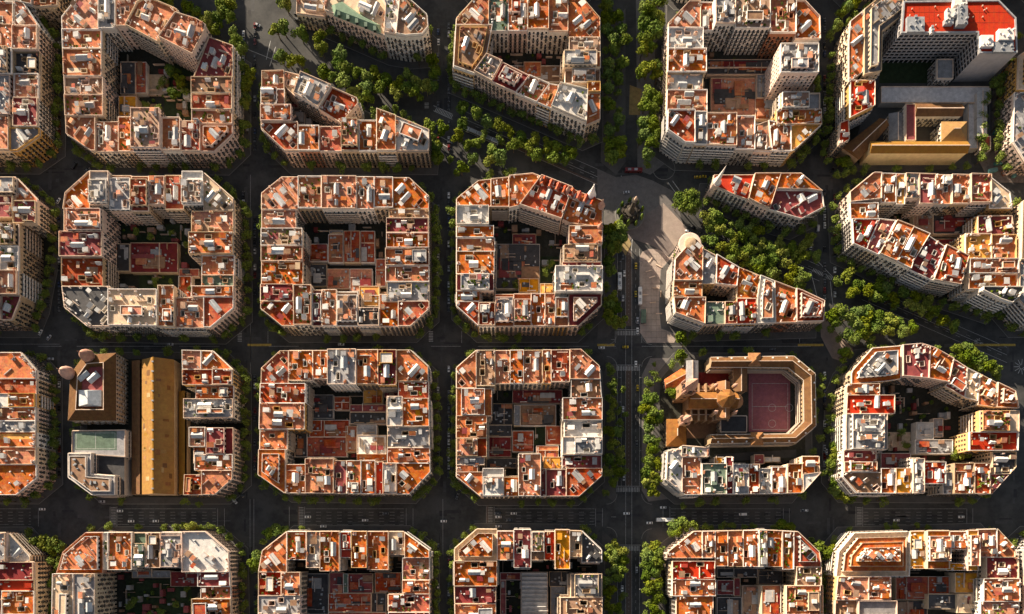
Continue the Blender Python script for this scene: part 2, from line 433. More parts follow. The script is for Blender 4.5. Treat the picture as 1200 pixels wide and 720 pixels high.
    if not steps and 'steps' not in cfg and cfg.get('pent') is not False and A > 130 and not cfg.get('own'):
        if rnd.random() < (.3 if iscorner else .42): steps = 1
    DOOR = MB()
    def doors(pp, zb):
        for i in range(len(pp)):
            a, b = pp[i], pp[(i + 1) % len(pp)]; L = hypot(b[0] - a[0], b[1] - a[1]); k = int(L / 3)
            for s in range(k):
                t0, t1 = (s + .25) / k, (s + .75) / k; dx, dy = b[0] - a[0], b[1] - a[1]; ox, oy = dy / L * .04, -dx / L * .04
                DOOR.quad((a[0] + dx * t0 + ox, a[1] + dy * t0 + oy, zb + .1), (a[0] + dx * t1 + ox, a[1] + dy * t1 + oy, zb + .1), (a[0] + dx * t1 + ox, a[1] + dy * t1 + oy, zb + 2.2), (a[0] + dx * t0 + ox, a[1] + dy * t0 + oy, zb + 2.2))
    for st in range(steps):
        if iscorner or steps > 1:
            src = tidy(P if st == 0 else [glo(*q) for q in Q]); nq = inset(src, rnd.uniform(2.4, 3.6) if steps == 1 else 3.4)
            if not all(inside(src, *q) for q in nq): break
            if area(nq) < 60 or min(hypot(nq[i][0] - nq[i - 1][0], nq[i][1] - nq[i - 1][1]) for i in range(len(nq))) < 1.2: break
        else:
            f0, f1 = rnd.choice(((.1, .98), (.14, .8), (.02, .7), (.3, .98), (.12, .88)))
            c2 = [(u0 + .35, v0 + (v1 - v0) * f0), (u1 - .35, v0 + (v1 - v0) * f0), (u1 - .35, v0 + (v1 - v0) * f1), (u0 + .35, v0 + (v1 - v0) * f1)]
            if not all(inside(inset(Q, .3), *q) for q in c2): break
            nq = [glo(*q) for q in c2]
        ph_ = rnd.uniform(2.5, 3.1); mw = WM if rnd.random() < 0.7 else M_WHITE
        mb = MB(); mb.prism(nq, h, h + ph_, top=False); nin = inset(nq, .28); ring(mb, nq, nin, h + ph_ - .02, h + ph_ + rnd.uniform(.6, 1.2))
        pobj = mb.build('penthouse', mw, root, OR); doors(nq, h); h += ph_; top_roof = (nq, pobj)
        if st < steps - 1: mb = MB(); mb.ngon(nin, h); mb.build('roof', RC, pobj, OR); top_roof = (nq, pobj)
        Q = [loc(*p) for p in nq]; Qi = inset(Q, .7); u0, u1 = min(q[0] for q in Q), max(q[0] for q in Q); v0, v1 = min(q[1] for q in Q), max(q[1] for q in Q)
    if DOOR.v: DOOR.build('glass_door', M_GLASS, top_roof[1], OR)['kind'] = 'stuff'
    n = len(Q); uc, vc = (u0 + u1) / 2, (v0 + v1) / 2
    # light wells
    holes = []
    for _ in range(cfg.get('wells', 1 if A > 110 else 0) + (1 if A > 300 else 0)):
        r = place(rnd.uniform(2.0, 3.2), rnd.uniform(3, 5), near=(uc + rnd.choice((-1, 1)) * (u1 - u0) * 0.36, vc + rnd.uniform(-.1, .1) * (v1 - v0), 2.0))
        if r: holes.append(RP(r))
    # small set-back volume
    pent = cfg.get('pent', rnd.random() < 0.22 and A > 160) and not (steps and not cfg.get('pent'))
    if pent:
        fu, fv = rnd.uniform(0.4, 0.72), rnd.uniform(0.22, 0.38)
        r = place((u1 - u0) * fu, (v1 - v0) * fv, 24, near=(uc, vc + (v1 - v0) * rnd.choice((-.2, .22)), 2))
        if r:
            ph = rnd.uniform(2.6, 3.3); pp = RP(r); mb = MB(); mw = WM if rnd.random() < 0.6 else M_WHITE
            mb.prism(pp, h, h + ph, top=False); pin = inset(pp, 0.3); ring(mb, pp, pin, h + ph, h + ph + 0.5)
            o = mb.build('penthouse', mw, root, OR)
            mb = MB(); mb.ngon(pin, h + ph + 0.02); mb.build('roof', ROOF[rnd.choice([col, col, 'p', 'g', 'w', 't', 'r'])], o, OR)
            DOOR = MB(); doors(pp, h)
            if DOOR.v: DOOR.build('glass_door', M_GLASS, o, OR)['kind'] = 'stuff'
            if rnd.random() < .6:
                mb = MB(); cu, cv = (r[0] + r[2]) / 2, (r[1] + r[3]) / 2
                q = (cu - 1.3, cv - 1.3, cu + 1.3, cv + 1.5); mb.prism(RP(q), h + ph, h + ph + 1.9); mb.build('lift_housing', M_WHITE, o, OR)
    # skylight over the stairwell
    ns = 1 if A > 90 and rnd.random() < 0.88 else 0
    if A > 420: ns += 1
    for k in range(ns):
        lu, lv = rnd.uniform(2.8, 4.2), rnd.uniform(4.8, 9)
        if rnd.random() < 0.25: lu, lv = lv, lu
        r = place(lu, lv, 20, near=(uc + rnd.uniform(-.25, .25) * (u1 - u0) * (k + 1), vc, 1.5))
        if not r: r = place(2.0, 3.2)
        if not r: continue
        seen.append('skylight')
        if rnd.random() < .7:      # stair head built against the skylight
            w_, d_ = rnd.uniform(2, 3.4), rnd.uniform(2, 3.4); cu_ = (r[0] + r[2]) / 2 + rnd.uniform(-.5, .5)
            rr = (cu_ - w_ / 2, r[3] + .1, cu_ + w_ / 2, r[3] + .1 + d_) if rnd.random() < .5 else (cu_ - w_ / 2, r[1] - .1 - d_, cu_ + w_ / 2, r[1] - .1)
            if fits(*rr, m=-.02):
                occ.append(rr); mb = MB(); hh = rnd.uniform(2.4, 3.4); mb.prism(RP(rr), h, h + hh, top=False); o = mb.build('stair_hut', rnd.choice([M_WHITE, WM, WM]), root, OR)
                mb = MB(); mb.prism(inset(RP(rr), -.12), h + hh, h + hh + .15); mb.build('roof', rnd.choice([ROOF['w'], ROOF['p'], RC, RC, ROOF['g'], ROOF['t']]), o, OR)
        cx = glo((r[0] + r[2]) / 2, (r[1] + r[3]) / 2); a, b = r[2] - r[0], r[3] - r[1]
        mr_, mw_ = MB(), MB()
        if b > a: gable(mr_, mw_, cx, (vx, vy), (-ux, -uy), b, a, h, h + rnd.uniform(1.2, 2.2), h + rnd.uniform(2.6, 3.7))
        else: gable(mr_, mw_, cx, (ux, uy), (vx, vy), a, b, h, h + rnd.uniform(1.2, 2.2), h + rnd.uniform(2.6, 3.7))
        o = mw_.build('skylight', M_WHITE, root, OR); mr_.build('glazing', rnd.choice([M_SKYG, M_SKYG, M_SHED, M_WHITE]), o, OR)
        mb = MB(); zt = max(v[2] for v in mr_.v); uu, vv = ((vx, vy), b) if b > a else ((ux, uy), a)
        mb.bar((cx[0] - uu[0] * vv / 2, cx[1] - uu[1] * vv / 2), (cx[0] + uu[0] * vv / 2, cx[1] + uu[1] * vv / 2), 0.3, zt - .05, zt + .12); mb.build('ridge', M_METAL, o, OR)
    # stair huts
    for _ in range(int(dens * (.6 + A / 330) + rnd.random() * .8)):
        r = place(rnd.uniform(1.9, 3.4), rnd.uniform(2.2, 4.4), m=0.1)
        if not r: continue
        mb = MB(); hh = rnd.uniform(2.3, 3.3); pp = RP(r)
        if rnd.random() < .5:      # lean-to
            hi = hh + .7; k = rnd.randrange(4); zz = [hh, hh, hh, hh]; zz[k] = zz[(k + 1) % 4] = hi
            for i in range(4):
                j = (i + 1) % 4; mb.quad((*pp[i], h), (*pp[j], h), (*pp[j], h + zz[j]), (*pp[i], h + zz[i]))
            o = mb.build('stair_hut', rnd.choice([M_WHITE, WM, M_WHITE]), root, OR)
            mb = MB(); po = inset(pp, -.15); mb.quad(*[(*po[i], h + zz[i] + .06) for i in range(4)])
        else:
            mb.prism(pp, h, h + hh, top=False); o = mb.build('stair_hut', rnd.choice([M_WHITE, WM, WM]), root, OR)
            mb = MB(); mb.prism(inset(pp, -.12), h + hh, h + hh + .15)
        mb.build('roof', rnd.choice([ROOF['w'], ROOF['p'], RC, RC, ROOF['g'], M_SHED, ROOF['t']]), o, OR)
    # covered terraces, sheds
    for _ in range(int(dens * (A / 520) + rnd.random() * 0.7)):
        r = place(rnd.uniform(2.5, 5), rnd.uniform(2, 4.5), m=0.05)
        if not r: continue
        mb = MB(); hh = rnd.uniform(1.9, 2.4); mb.prism(RP(r), h + hh, h + hh + .1, True)
        if rnd.random() < .3:
            o = mb.build('awning', ROOF[rnd.choice('wrogc')], root, OR)
        else:
            o = mb.build('terrace_canopy', rnd.choice([M_SHED, M_SHED, M_WHITE, ROOF['p'], ROOF['t'], ROOF['m']]), root, OR)
        mb = MB()
        for p_ in inset(RP(r), .2): mb.prism([(p_[0] - .06, p_[1] - .06), (p_[0] + .06, p_[1] - .06), (p_[0] + .06, p_[1] + .06), (p_[0] - .06, p_[1] + .06)], h, h + hh)
        mb.build('post', M_METAL, o, OR)['kind'] = 'stuff'
    # tile patches of another tint
    for _ in range(int(dens * 2.4)):
        a_, b_ = rnd.uniform(3, (u1 - u0) * .6 + 3), rnd.uniform(2.5, (v1 - v0) * .3 + 3)
        cu, cv = rnd.uniform(u0, u1), rnd.uniform(v0, v1); save = occ; occ = []
        ok = fits(cu - a_ / 2, cv - b_ / 2, cu + a_ / 2, cv + b_ / 2); occ = save
        bad = any(cu - a_ / 2 < hh[2] and cu + a_ / 2 > hh[0] and cv - b_ / 2 < hh[3] and cv + b_ / 2 > hh[1] for hh in [(min(loc(*p)[0] for p in H_), min(loc(*p)[1] for p in H_), max(loc(*p)[0] for p in H_), max(loc(*p)[1] for p in H_)) for H_ in holes])
        if ok and not bad:
            mb = MB(); mb.prism(RP((cu - a_ / 2, cv - b_ / 2, cu + a_ / 2, cv + b_ / 2)), h - .02, h + .05 + .013 * rnd.random())
            pal = {'o': 'oorpyt', 'r': 'rromt', 'p': 'pporctm', 'm': 'mmrt', 'g': 'ggwtk', 'w': 'wgpt', 't': 'tpcgm', 'n': 'ngp', 'c': 'cpto', 'y': 'yoo', 'k': 'kg', 'R': 'RR', 'b': 'bt'}[col]
            mb.build('tile_patch', ROOF[rnd.choice(pal)], root, OR)
    # dividing walls
    mb = MB()
    for _ in range(int(dens * (2.2 + A / 90))):
        u, v = rnd.uniform(u0, u1), rnd.uniform(v0, v1); L = rnd.uniform(2, 8.5)
        q = (u - .12, v, u + .12, v + L) if rnd.random() < .5 else (u, v - .12, u + L, v + .12)
        if fits(*q, m=-0.1): mb.prism(RP(q), h, h + rnd.choice((.9, 1.3, 1.8, 2.2)))
    if mb.v: mb.build('dividing_wall', rnd.choice([M_COPEW, M_COPE, WM, M_COPE]), root, OR)
    # chimneys
    mb, pots = MB(), MB()
    for _ in range(int(3 + A / 60)):
        i = rnd.randrange(n); t = rnd.random(); p, q = Q[i], Q[(i + 1) % n]
        u, v = p[0] + (q[0] - p[0]) * t, p[1] + (q[1] - p[1]) * t; d = hypot(u, v) or 1; k = (d - rnd.uniform(.9, 1.8)) / d; u *= k; v *= k
        if rnd.random() < .3: u, v = rnd.uniform(u0, u1), rnd.uniform(v0, v1)
        a_, b_ = rnd.choice(((.35, .35), (.35, .8), (.8, .35), (.45, 1.2)))
        if not fits(u - a_, v - b_, u + a_, v + b_, -.3, Q): continue
        z = h + rnd.uniform(1.4, 2.7); mb.prism(RP((u - a_, v - b_, u + a_, v + b_)), h, z)
        pots.prism(RP((u - a_ * .5, v - b_ * .5, u + a_ * .5, v + b_ * .5)), z, z + .4)
    if mb.v:
        o = mb.build('chimney', rnd.choice([M_COPEW, WM, M_WHITE, WALLS[6]]), root, OR); o['kind'] = 'stuff'
        pots.build('chimney_pot', M_TERRA, o, OR)['kind'] = 'stuff'
    # air conditioners, tanks, boxes
    mb, mb2 = MB(), MB()
    for _ in range(int(dens * (1 + A / 95))):
        r = place(rnd.uniform(.6, 1.5), rnd.uniform(.5, 1.3), 6, m=0.0)
        if r:
            if rnd.random() < .25:
                c_ = glo((r[0] + r[2]) / 2, (r[1] + r[3]) / 2); mb2.lathe(*c_, [(.6, h), (.65, h + .1), (.65, h + 1.3), (.2, h + 1.5)], 10)
            else: (mb if rnd.random() < .7 else mb2).prism(RP(r), h + .1, h + rnd.uniform(.7, 1.6))
    if mb.v: mb.build('air_conditioner', M_WHITE, root, OR)['kind'] = 'stuff'
    if mb2.v: mb2.build('roof_tank', M_METAL, root, OR)['kind'] = 'stuff'
    # planters
    if rnd.random() < cfg.get('green', 0.22):
        mb = MB()
        for _ in range(rnd.randint(3, 9)):
            r = place(1.0, 1.2, 8, m=-.1)
            if r:
                c_ = glo((r[0] + r[2]) / 2, (r[1] + r[3]) / 2)
                for _ in range(40):
                    a_, e = rnd.uniform(0, 2 * pi), rnd.uniform(0, pi / 2); rr = rnd.uniform(.4, .9)
                    x, y, z = c_[0] + rr * cos(a_) * cos(e), c_[1] + rr * sin(a_) * cos(e), h + .5 + rr * sin(e); s_ = .25
                    d1 = Vector((rnd.gauss(0, 1), rnd.gauss(0, 1), rnd.gauss(0, 1))).normalized() * s_; d2 = d1.orthogonal().normalized() * s_
                    p_ = Vector((x, y, z)); mb.quad(tuple(p_ - d1 - d2), tuple(p_ + d1 - d2), tuple(p_ + d1 + d2), tuple(p_ - d1 + d2))
        if mb.v: mb.build('potted_plant', M_LEAF[0], root, OR)['kind'] = 'stuff'; seen.append('plants')
    # roof slab with wells, parapet
    ph = rnd.choice((.9, 1.2, 1.6, 2.1)); Pin = inset(P, .28)
    mb = MB(); 
    if top_roof:
        flat_with_holes(mb, inset(top_roof[0], .1), holes, h); mb.build('roof', ROOF[rnd.choice([col, col, col, 'p' if col != 'p' else 'o', 't', 'g'])], top_roof[1], OR)
        mb = MB(); mb.ngon(P, h0_); mb.build('roof_terrace', ROOF[cfg.get('tcol', col)], root, OR)
    else: flat_with_holes(mb, P, holes, h); mb.build('roof_terrace', RC, root, OR)
    for H_ in holes:
        zb = max(4, h - 14) if not top_roof else h0_ + .1
        for i in range(4):
            a, b = H_[i], H_[(i + 1) % 4]; wall.quad((*b, zb), (*a, zb), (*a, h), (*b, h))
        wall.ngon(H_, zb); ring(wall, inset(H_, -.2), H_, h, h + .9)
    h = h0_
    mb = MB(); ring(mb, P, Pin, h - .02, h + ph); mb.build('parapet', rnd.choice([M_COPE, M_COPE, M_COPEW, WM]), root, OR)
    wall.build('wall', WM, root, OR)
    if win.v: win.build('window', M_GLASS, root, OR)['kind'] = 'stuff'
    if len(win.v) > 60 and rnd.random() < .75:
        mb = MB()
        for f in win.f:
            a_, b_, c_, d_ = (Vector(win.v[i]) for i in f); Hh = (d_ - a_).z; nrm = (b_ - a_).cross(d_ - a_).normalized() * .06
            z = 5
            while z < Hh - 3:
                if rnd.random() < .3:
                    t0, t1 = z / Hh, (z + rnd.uniform(.9, 2.1)) / Hh; mb.quad(tuple(a_.lerp(d_, t0) + nrm), tuple(b_.lerp(c_, t0) + nrm), tuple(b_.lerp(c_, t1) + nrm), tuple(a_.lerp(d_, t1) + nrm))
                z += 3.25
        if mb.v: mb.build('blind', rnd.choice([ROOF['n'], WALLS[3], M_WHITE, ROOF['t'], WALLS[0]]), root, OR)['kind'] = 'stuff'
    if slabs.v: slabs.build('balcony', M_SLAB if style != 'gallery' else M_WHITE, root, OR)['kind'] = 'stuff'
    if bal.v: bal.build('railing', M_RAIL, root, OR)['kind'] = 'stuff'
    if any(s_[3] and s_[0] > 7 and min(abs(s_[1]), abs(s_[2])) > .3 for s_ in street) and cfg.get('corner', True): root.name = 'corner_building'
    root['_w'] = wi; root['_s'] = ' '.join(seen)
    return root

BLOCKS = {}
def to_world(reg, pts, z=23.0):
    x0, y0, s = reg
    return [W(x0 + p[0] / s, y0 + p[1] / s, z) for p in pts]
def block(key, name, reg, outer, items, court=(), pave=True, seed=1):
    rnd = random.Random(seed * 97 + len(items))
    OP = hull(to_world(reg, outer))
    OPi = inset(OP, -1.0)
    specs = []
    for it in items:
        cfg = {}
        if isinstance(it[-1], dict): cfg = it[-1]; it = it[:-1]
        if isinstance(it[0], (list,)): pts, h, col = it[0], it[1], it[2]
        else:
            x0, y0, x1, y1, h, col = it; pts = [(x0, y0), (x1, y0), (x1, y1), (x0, y1)]
        zr = h if cfg.get('own') else 23.0
        poly = ccw(to_world(reg, pts, zr))
        if not cfg.get('free'): poly = clip(poly, OP)
        if len(poly) < 3 or area(poly) < 18: continue
        h += rnd.uniform(-1.3, 1.3)
        specs.append((poly, h, col, cfg))
    nb = [(p, h, (min(q[0] for q in p), min(q[1] for q in p), max(q[0] for q in p), max(q[1] for q in p))) for p, h, c, _ in specs]
    bx = [q[0] for q in OP]; by = [q[1] for q in OP]; X0, X1, Y0, Y1 = min(bx), max(bx), min(by), max(by)
    rec = []
    for i, (p, h, c, cfg) in enumerate(specs):
        r = building(p, h, c, nb[:i] + nb[i + 1:], rnd, cfg, OP)
        cx, cy = centroid(p); d = dict(left=(cx - X0) / (X1 - X0), right=(X1 - cx) / (X1 - X0), upper=(Y1 - cy) / (Y1 - Y0), lower=(cy - Y0) / (Y1 - Y0))
        side = min(d, key=d.get); rec.append((side, cx if side in ('upper', 'lower') else -cy, r, c, cfg))
    for side in ('left', 'right', 'upper', 'lower'):
        L = sorted([x for x in rec if x[0] == side], key=lambda t: t[1])
        for k, (_, _, r, c, cfg) in enumerate(L):
            frm = 'left' if side in ('upper', 'lower') else 'top'
            col = ROOFW[c]
            desc = cfg.get('desc') or f'{WALLW[r["_w"]]} building with {col} roof'
            lab = f'{desc}, {ORD[k + 1]} from {frm} on {side} side of {name}'
            tag(r, lab, 'building', f'apartment buildings of the {name}')
    # low courtyard buildings and open ground
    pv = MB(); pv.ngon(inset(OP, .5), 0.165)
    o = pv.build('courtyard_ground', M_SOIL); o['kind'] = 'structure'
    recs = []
    for k, it in enumerate(court):
        x0, y0, x1, y1, z, c = it[:6]; pp = ccw(to_world(reg, [(x0, y0), (x1, y0), (x1, y1), (x0, y1)], z))
        z += rnd.uniform(-.3, .3) if z > 1 else 0
        cc = centroid(pp); OR = (cc[0], cc[1], 0)
        if z < 1:
            mb = MB(); mb.prism(pp, .12, .2 + .012 * k); o = mb.build('lawn' if c == 'G' else 'courtyard_paving', M_GRASS if c == 'G' else ROOF[c]); o['kind'] = 'structure'; continue
        root = bpy.data.objects.new('courtyard_building', None); COL.objects.link(root); root.location = OR; root.empty_display_size = 1
        mb = MB(); mb.prism(pp, 0, z, top=False); pin = inset(pp, .25); ring(mb, pp, pin, z, z + .5); mb.build('wall', rnd.choice([M_COPEW, M_COPE, WALLS[0]]), root, OR)
        mb = MB(); mb.ngon(pin, z + .02); mb.build('roof', ROOF[c], root, OR)
        # roof lights and units
        w_, d_ = abs(pp[1][0] - pp[0][0]) + abs(pp[2][0] - pp[1][0]), abs(pp[1][1] - pp[0][1]) + abs(pp[2][1] - pp[1][1])
        ax, ay = min(p[0] for p in pp), min(p[1] for p in pp)
        m1, m2 = MB(), MB()
        for _ in range(int(w_ * d_ / 28)):
            x, y = ax + rnd.uniform(1, max(1.1, w_ - 2.5)), ay + rnd.uniform(1, max(1.1, d_ - 2.5)); s1, s2 = rnd.uniform(.6, 1.6), rnd.uniform(.6, 1.6)
            (m1 if rnd.random() < .5 else m2).box(x, y, z, x + s1, y + s2, z + rnd.uniform(.4, 1.3))
        if m1.v: m1.build('roof_light', M_SKYG, root, OR)['kind'] = 'stuff'
        if m2.v: m2.build('air_conditioner', M_METAL, root, OR)['kind'] = 'stuff'
        for _ in range(int(w_ * d_ / 70)):
            a_, b_ = rnd.uniform(2, w_ * .5), rnd.uniform(2, d_ * .45); x, y = ax + rnd.uniform(.3, max(.4, w_ - a_ - .3)), ay + rnd.uniform(.3, max(.4, d_ - b_ - .3))
            if a_ > 1.5 and b_ > 1.5 and x + a_ < ax + w_ and y + b_ < ay + d_:
                mb = MB(); mb.prism([(x, y), (x + a_, y), (x + a_, y + b_), (x, y + b_)], z, z + rnd.uniform(.15, 1.7)); mb.build('roof_section', rnd.choice([ROOF[c], ROOF['r'], ROOF['t'], ROOF['m'], M_SHED, ROOF['k'], ROOF['p']]), root, OR)
        mb = MB()
        for _ in range(int(1 + w_ * d_ / 90)):
            L = rnd.uniform(2, 7); x, y = ax + rnd.uniform(.5, max(.6, w_ - L)), ay + rnd.uniform(.5, max(.6, d_ - L))
            (mb.box(x, y, z, x + L, y + .2, z + 1.6) if rnd.random() < .5 else mb.box(x, y, z, x + .2, y + L, z + 1.6))
        mb.build('terrace_wall', rnd.choice([M_COPE, M_COPEW, WALLS[3]]), root, OR)['kind'] = 'stuff'
        if w_ > 9 and d_ > 9 and rnd.random() < .5:
            mb = MB(); 
            if rnd.random() < .5: x = ax + w_ * rnd.uniform(.3, .7); mb.bar((x, ay + .3), (x, ay + d_ - .3), .25, z, z + 1.6)
            else: y = ay + d_ * rnd.uniform(.3, .7); mb.bar((ax + .3, y), (ax + w_ - .3, y), .25, z, z + 1.6)
            mb.build('dividing_wall', M_COPE, root, OR)
        recs.append((-cc[1] * 1.0 + cc[0] * .01, root, c))
    for k, (_, r, c) in enumerate(sorted(recs, key=lambda t: t[0])):
        tag(r, f'low {ROOFW[c]} roofed annexe, {ORD[k + 1]} from top inside courtyard of {name}', 'annexe', f'low annexes inside the courtyard of {name}')
    # yards: sheds, walls and shrubs on the open courtyard ground
    used = [s_[0] for s_ in specs] + [ccw(to_world(reg, [(q[0], q[1]), (q[2], q[1]), (q[2], q[3]), (q[0], q[3])], q[4])) for q in court if q[4] > 1]
    bins = {k_: MB() for k_ in range(5)}; IP = inset(OP, 12)
    for _ in range(420 if area(OP) > 4000 else 60):
        x, y = rnd.uniform(X0, X1), rnd.uniform(Y0, Y1); a_, b_ = rnd.uniform(1.2, 5), rnd.uniform(1.2, 5)
        if not all(inside(OP, x + i, y + j) and not any(inside(p_, x + i, y + j) for p_ in used) for i in (-a_ / 2 - .3, a_ / 2 + .3) for j in (-b_ / 2 - .3, b_ / 2 + .3)): continue
        t = rnd.random(); q = [(x - a_ / 2, y - b_ / 2), (x + a_ / 2, y - b_ / 2), (x + a_ / 2, y + b_ / 2), (x - a_ / 2, y + b_ / 2)]
        if t < .45: bins[rnd.randrange(3)].prism(q, .1, rnd.uniform(2, 5.5)); used.append(q)
        elif t < .62: bins[3].box(x - a_, y - .12, .1, x + a_, y + .12, 2.3)
        elif t < .8: bins[3].box(x - .12, y - b_, .1, x + .12, y + b_, 2.3)
        else:
            for _ in range(60):
                v_ = Vector((rnd.gauss(0, 1), rnd.gauss(0, 1), rnd.gauss(0, 1))).normalized(); p_ = Vector((x, y, 1.3)) + v_ * a_ * .35; d1 = v_.orthogonal().normalized() * .3; d2 = v_.cross(d1)
                bins[4].quad(tuple(p_ - d1 - d2), tuple(p_ + d1 - d2), tuple(p_ + d1 + d2), tuple(p_ - d1 + d2))
    if any(m_.v for m_ in bins.values()) and court:
        o = bpy.data.objects.new('courtyard_clutter', None); COL.objects.link(o); o['kind'] = 'stuff'; tag(o, f'sheds, yard walls and shrubs filling courtyard of {name}', 'sheds')
        for k_, (nm_, mm_) in enumerate((('shed', ROOF['m']), ('shed', ROOF['t']), ('shed', M_SHED), ('yard_wall', M_COPE), ('shrub', M_LEAF[1]))):
            if bins[k_].v: bins[k_].build(nm_, mm_, o)['kind'] = 'stuff'
    BLOCKS[key] = (name, OP)
    if pave: pavement(key, name, OP)
def pavement(key, name, OP, wdt=4.6):
    pin = inset(OP, -wdt)
    mb = MB(); mb.prism(pin, 0.0, 0.14); o = mb.build('pavement', M_PAVE); o['kind'] = 'structure'
    mb = MB(); ring(mb, inset(pin, -.3), inset(pin, -.004), 0.0, .15); o = mb.build('kerb', M_KERB); o['kind'] = 'structure'
# ---------------------------------------------------------------- the blocks, traced at roof level
def RG(x, y, s=3.43): return (x, y, s)
D = dict
# ----- top row
block('B01', 'top-row first block', RG(0, 0), [(-520, -20), (-520, 600), (70, 606), (158, 545), (160, 110), (100, 20), (60, -20)], [
 (-500, 15, 60, 205, 24, 'p'), (60, -20, 165, 115, 23, 'p'), (60, 115, 165, 210, 24, 'p'), (-500, 205, 60, 310, 25, 'g'), (60, 210, 165, 300, 22, 'k', D(wall=3)),
 (-500, 310, 60, 470, 23, 'p'), (60, 300, 165, 400, 24, 'p'), (60, 400, 165, 515, 23.5, 'm'), (-500, 470, 40, 608, 23, 'p'), (40, 515, 165, 608, 23, 'g')], seed=1)
block('B11', 'top-row second block', RG(0, 0), [(325, -22), (250, 72), (268, 540), (368, 608), (862, 610), (935, 540), (937, 185), (600, -22)], [
 (240, -22, 400, 122, 23, 'p'), (240, 122, 412, 200, 23, 'o'), (240, 200, 412, 310, 24, 'p'), (240, 310, 416, 385, 22, 't'), (240, 385, 418, 470, 23, 'p'), (240, 470, 385, 612, 23, 'p'),
 (385, 487, 475, 612, 23, 'p'), (475, 470, 540, 612, 23, 'o'), (540, 452, 655, 612, 27, 't', D(style='gallery')), (655, 480, 730, 612, 23, 'p'), (730, 490, 806, 612, 23, 'r'), (806, 500, 940, 612, 23, 'p'),
 (772, 380, 940, 445, 23, 'r'), (772, 445, 940, 500, 22, 'p'), (772, 315, 940, 380, 23, 't'),
 ([(840, 150), (940, 186), (940, 315), (778, 315)], 24, 'm'), ([(722, 78), (840, 115), (838, 150), (790, 245), (655, 175)], 28, 'p'),
 ([(600, 0), (722, 50), (722, 78), (640, 180), (512, 112), (560, 20)], 24, 'p'), ([(470, -22), (600, -22), (600, 0), (560, 20), (512, 112), (470, 112)], 23, 'p'),
 (400, -22, 470, 122, 23, 'g')],
 [(485, 250, 545, 380, 6, 'k'), (542, 250, 588, 375, 5, 'r'), (478, 388, 548, 468, 9, 'y'), (590, 300, 660, 385, .2, 'c'), (660, 260, 770, 480, .2, 'G')], seed=2)
block('B21', 'top-row third block', RG(290, 0), [(57, 285), (145, 283), (218, 300), (735, 525), (727, 608), (150, 608), (57, 520)], [
 (50, 280, 148, 360, 23, 'p'), (50, 360, 150, 430, 23, 'p'), (50, 430, 180, 494, 24, 'o'), (50, 494, 205, 612, 23, 'r'),
 ([(148, 275), (218, 300), (190, 385), (148, 345)], 22, 'c'), ([(218, 298), (345, 345), (288, 442), (190, 385)], 26, 'g', D(wall=2)), ([(345, 345), (440, 390), (445, 420), (378, 500), (288, 442)], 23, 'r'),
 (205, 508, 290, 612, 23, 'o'), (290, 508, 378, 612, 23, 'r'), (378, 485, 448, 612, 23, 'r'), (448, 485, 520, 612, 23, 'o'), ([(520, 440), (597, 468), (597, 612), (520, 612)], 24, 'o'), ([(597, 468), (730, 520), (730, 612), (597, 612)], 22, 'w')],
 [(160, 390, 230, 500, 5, 'k')], seed=3)
block('B20', 'green-mansard block', RG(290, 0), [(335, -30), (310, 15), (312, 45), (556, 150), (640, 165), (705, 160), (730, 130), (725, 82), (612, -10), (600, -30)], [
 ([(335, -30), (300, 40), (552, 150), (560, 40), (530, -30)], 24, 'c', D(wall=1, style='mixed', dens=.3, pent=False, desc='corner building with green mansard')),
 ([(530, -30), (560, 40), (552, 150), (600, 170), (615, 20), (620, -30)], 26, 'w', D(wall=2, green=1)), ([(612, -30), (615, 20), (600, 170), (760, 170), (760, 40)], 27, 't', D(wall=2, green=1, style='mixed'))], seed=4)
block('B31', 'top-row fourth block', RG(500, 0), [(200, -14), (120, 75), (108, 275), (190, 297), (640, 505), (697, 480), (697, 72), (625, -12)], [
 (105, -14, 250, 105, 23, 'p'), (250, -14, 328, 125, 23, 'n'), (328, -14, 405, 125, 23, 'o'), (405, -14, 490, 130, 24, 'o'), (490, -14, 568, 132, 23, 'p'), (568, -14, 700, 152, 23, 'o'),
 (572, 152, 700, 215, 22, 't'), (548, 215, 700, 278, 23, 'o'), (556, 278, 700, 335, 22, 't'), (645, 335, 700, 375, 23, 'o'), ([(645, 375), (700, 375), (700, 520), (640, 510)], 23, 'o', D(wells=0)),
 ([(105, 105), (265, 105), (240, 230), (190, 300), (105, 270)], 24, 't', D(wall=4, style='gallery', dens=.3)), ([(240, 230), (305, 258), (262, 340), (190, 300)], 26, 'g', D(wall=1)), ([(305, 262), (412, 315), (355, 385), (262, 340)], 25, 'm', D(wall=1)),
 ([(412, 310), (495, 345), (437, 425), (355, 385)], 25, 'p', D(wall=1)), ([(495, 345), (535, 352), (495, 453), (437, 425)], 25, 'o', D(wall=4)), ([(535, 350), (645, 378), (640, 515), (495, 453)], 27, 'w', D(wall=2, green=1))],
 [(320, 265, 540, 330, 4, 't'), (390, 250, 460, 310, 5, 'o')], seed=5)
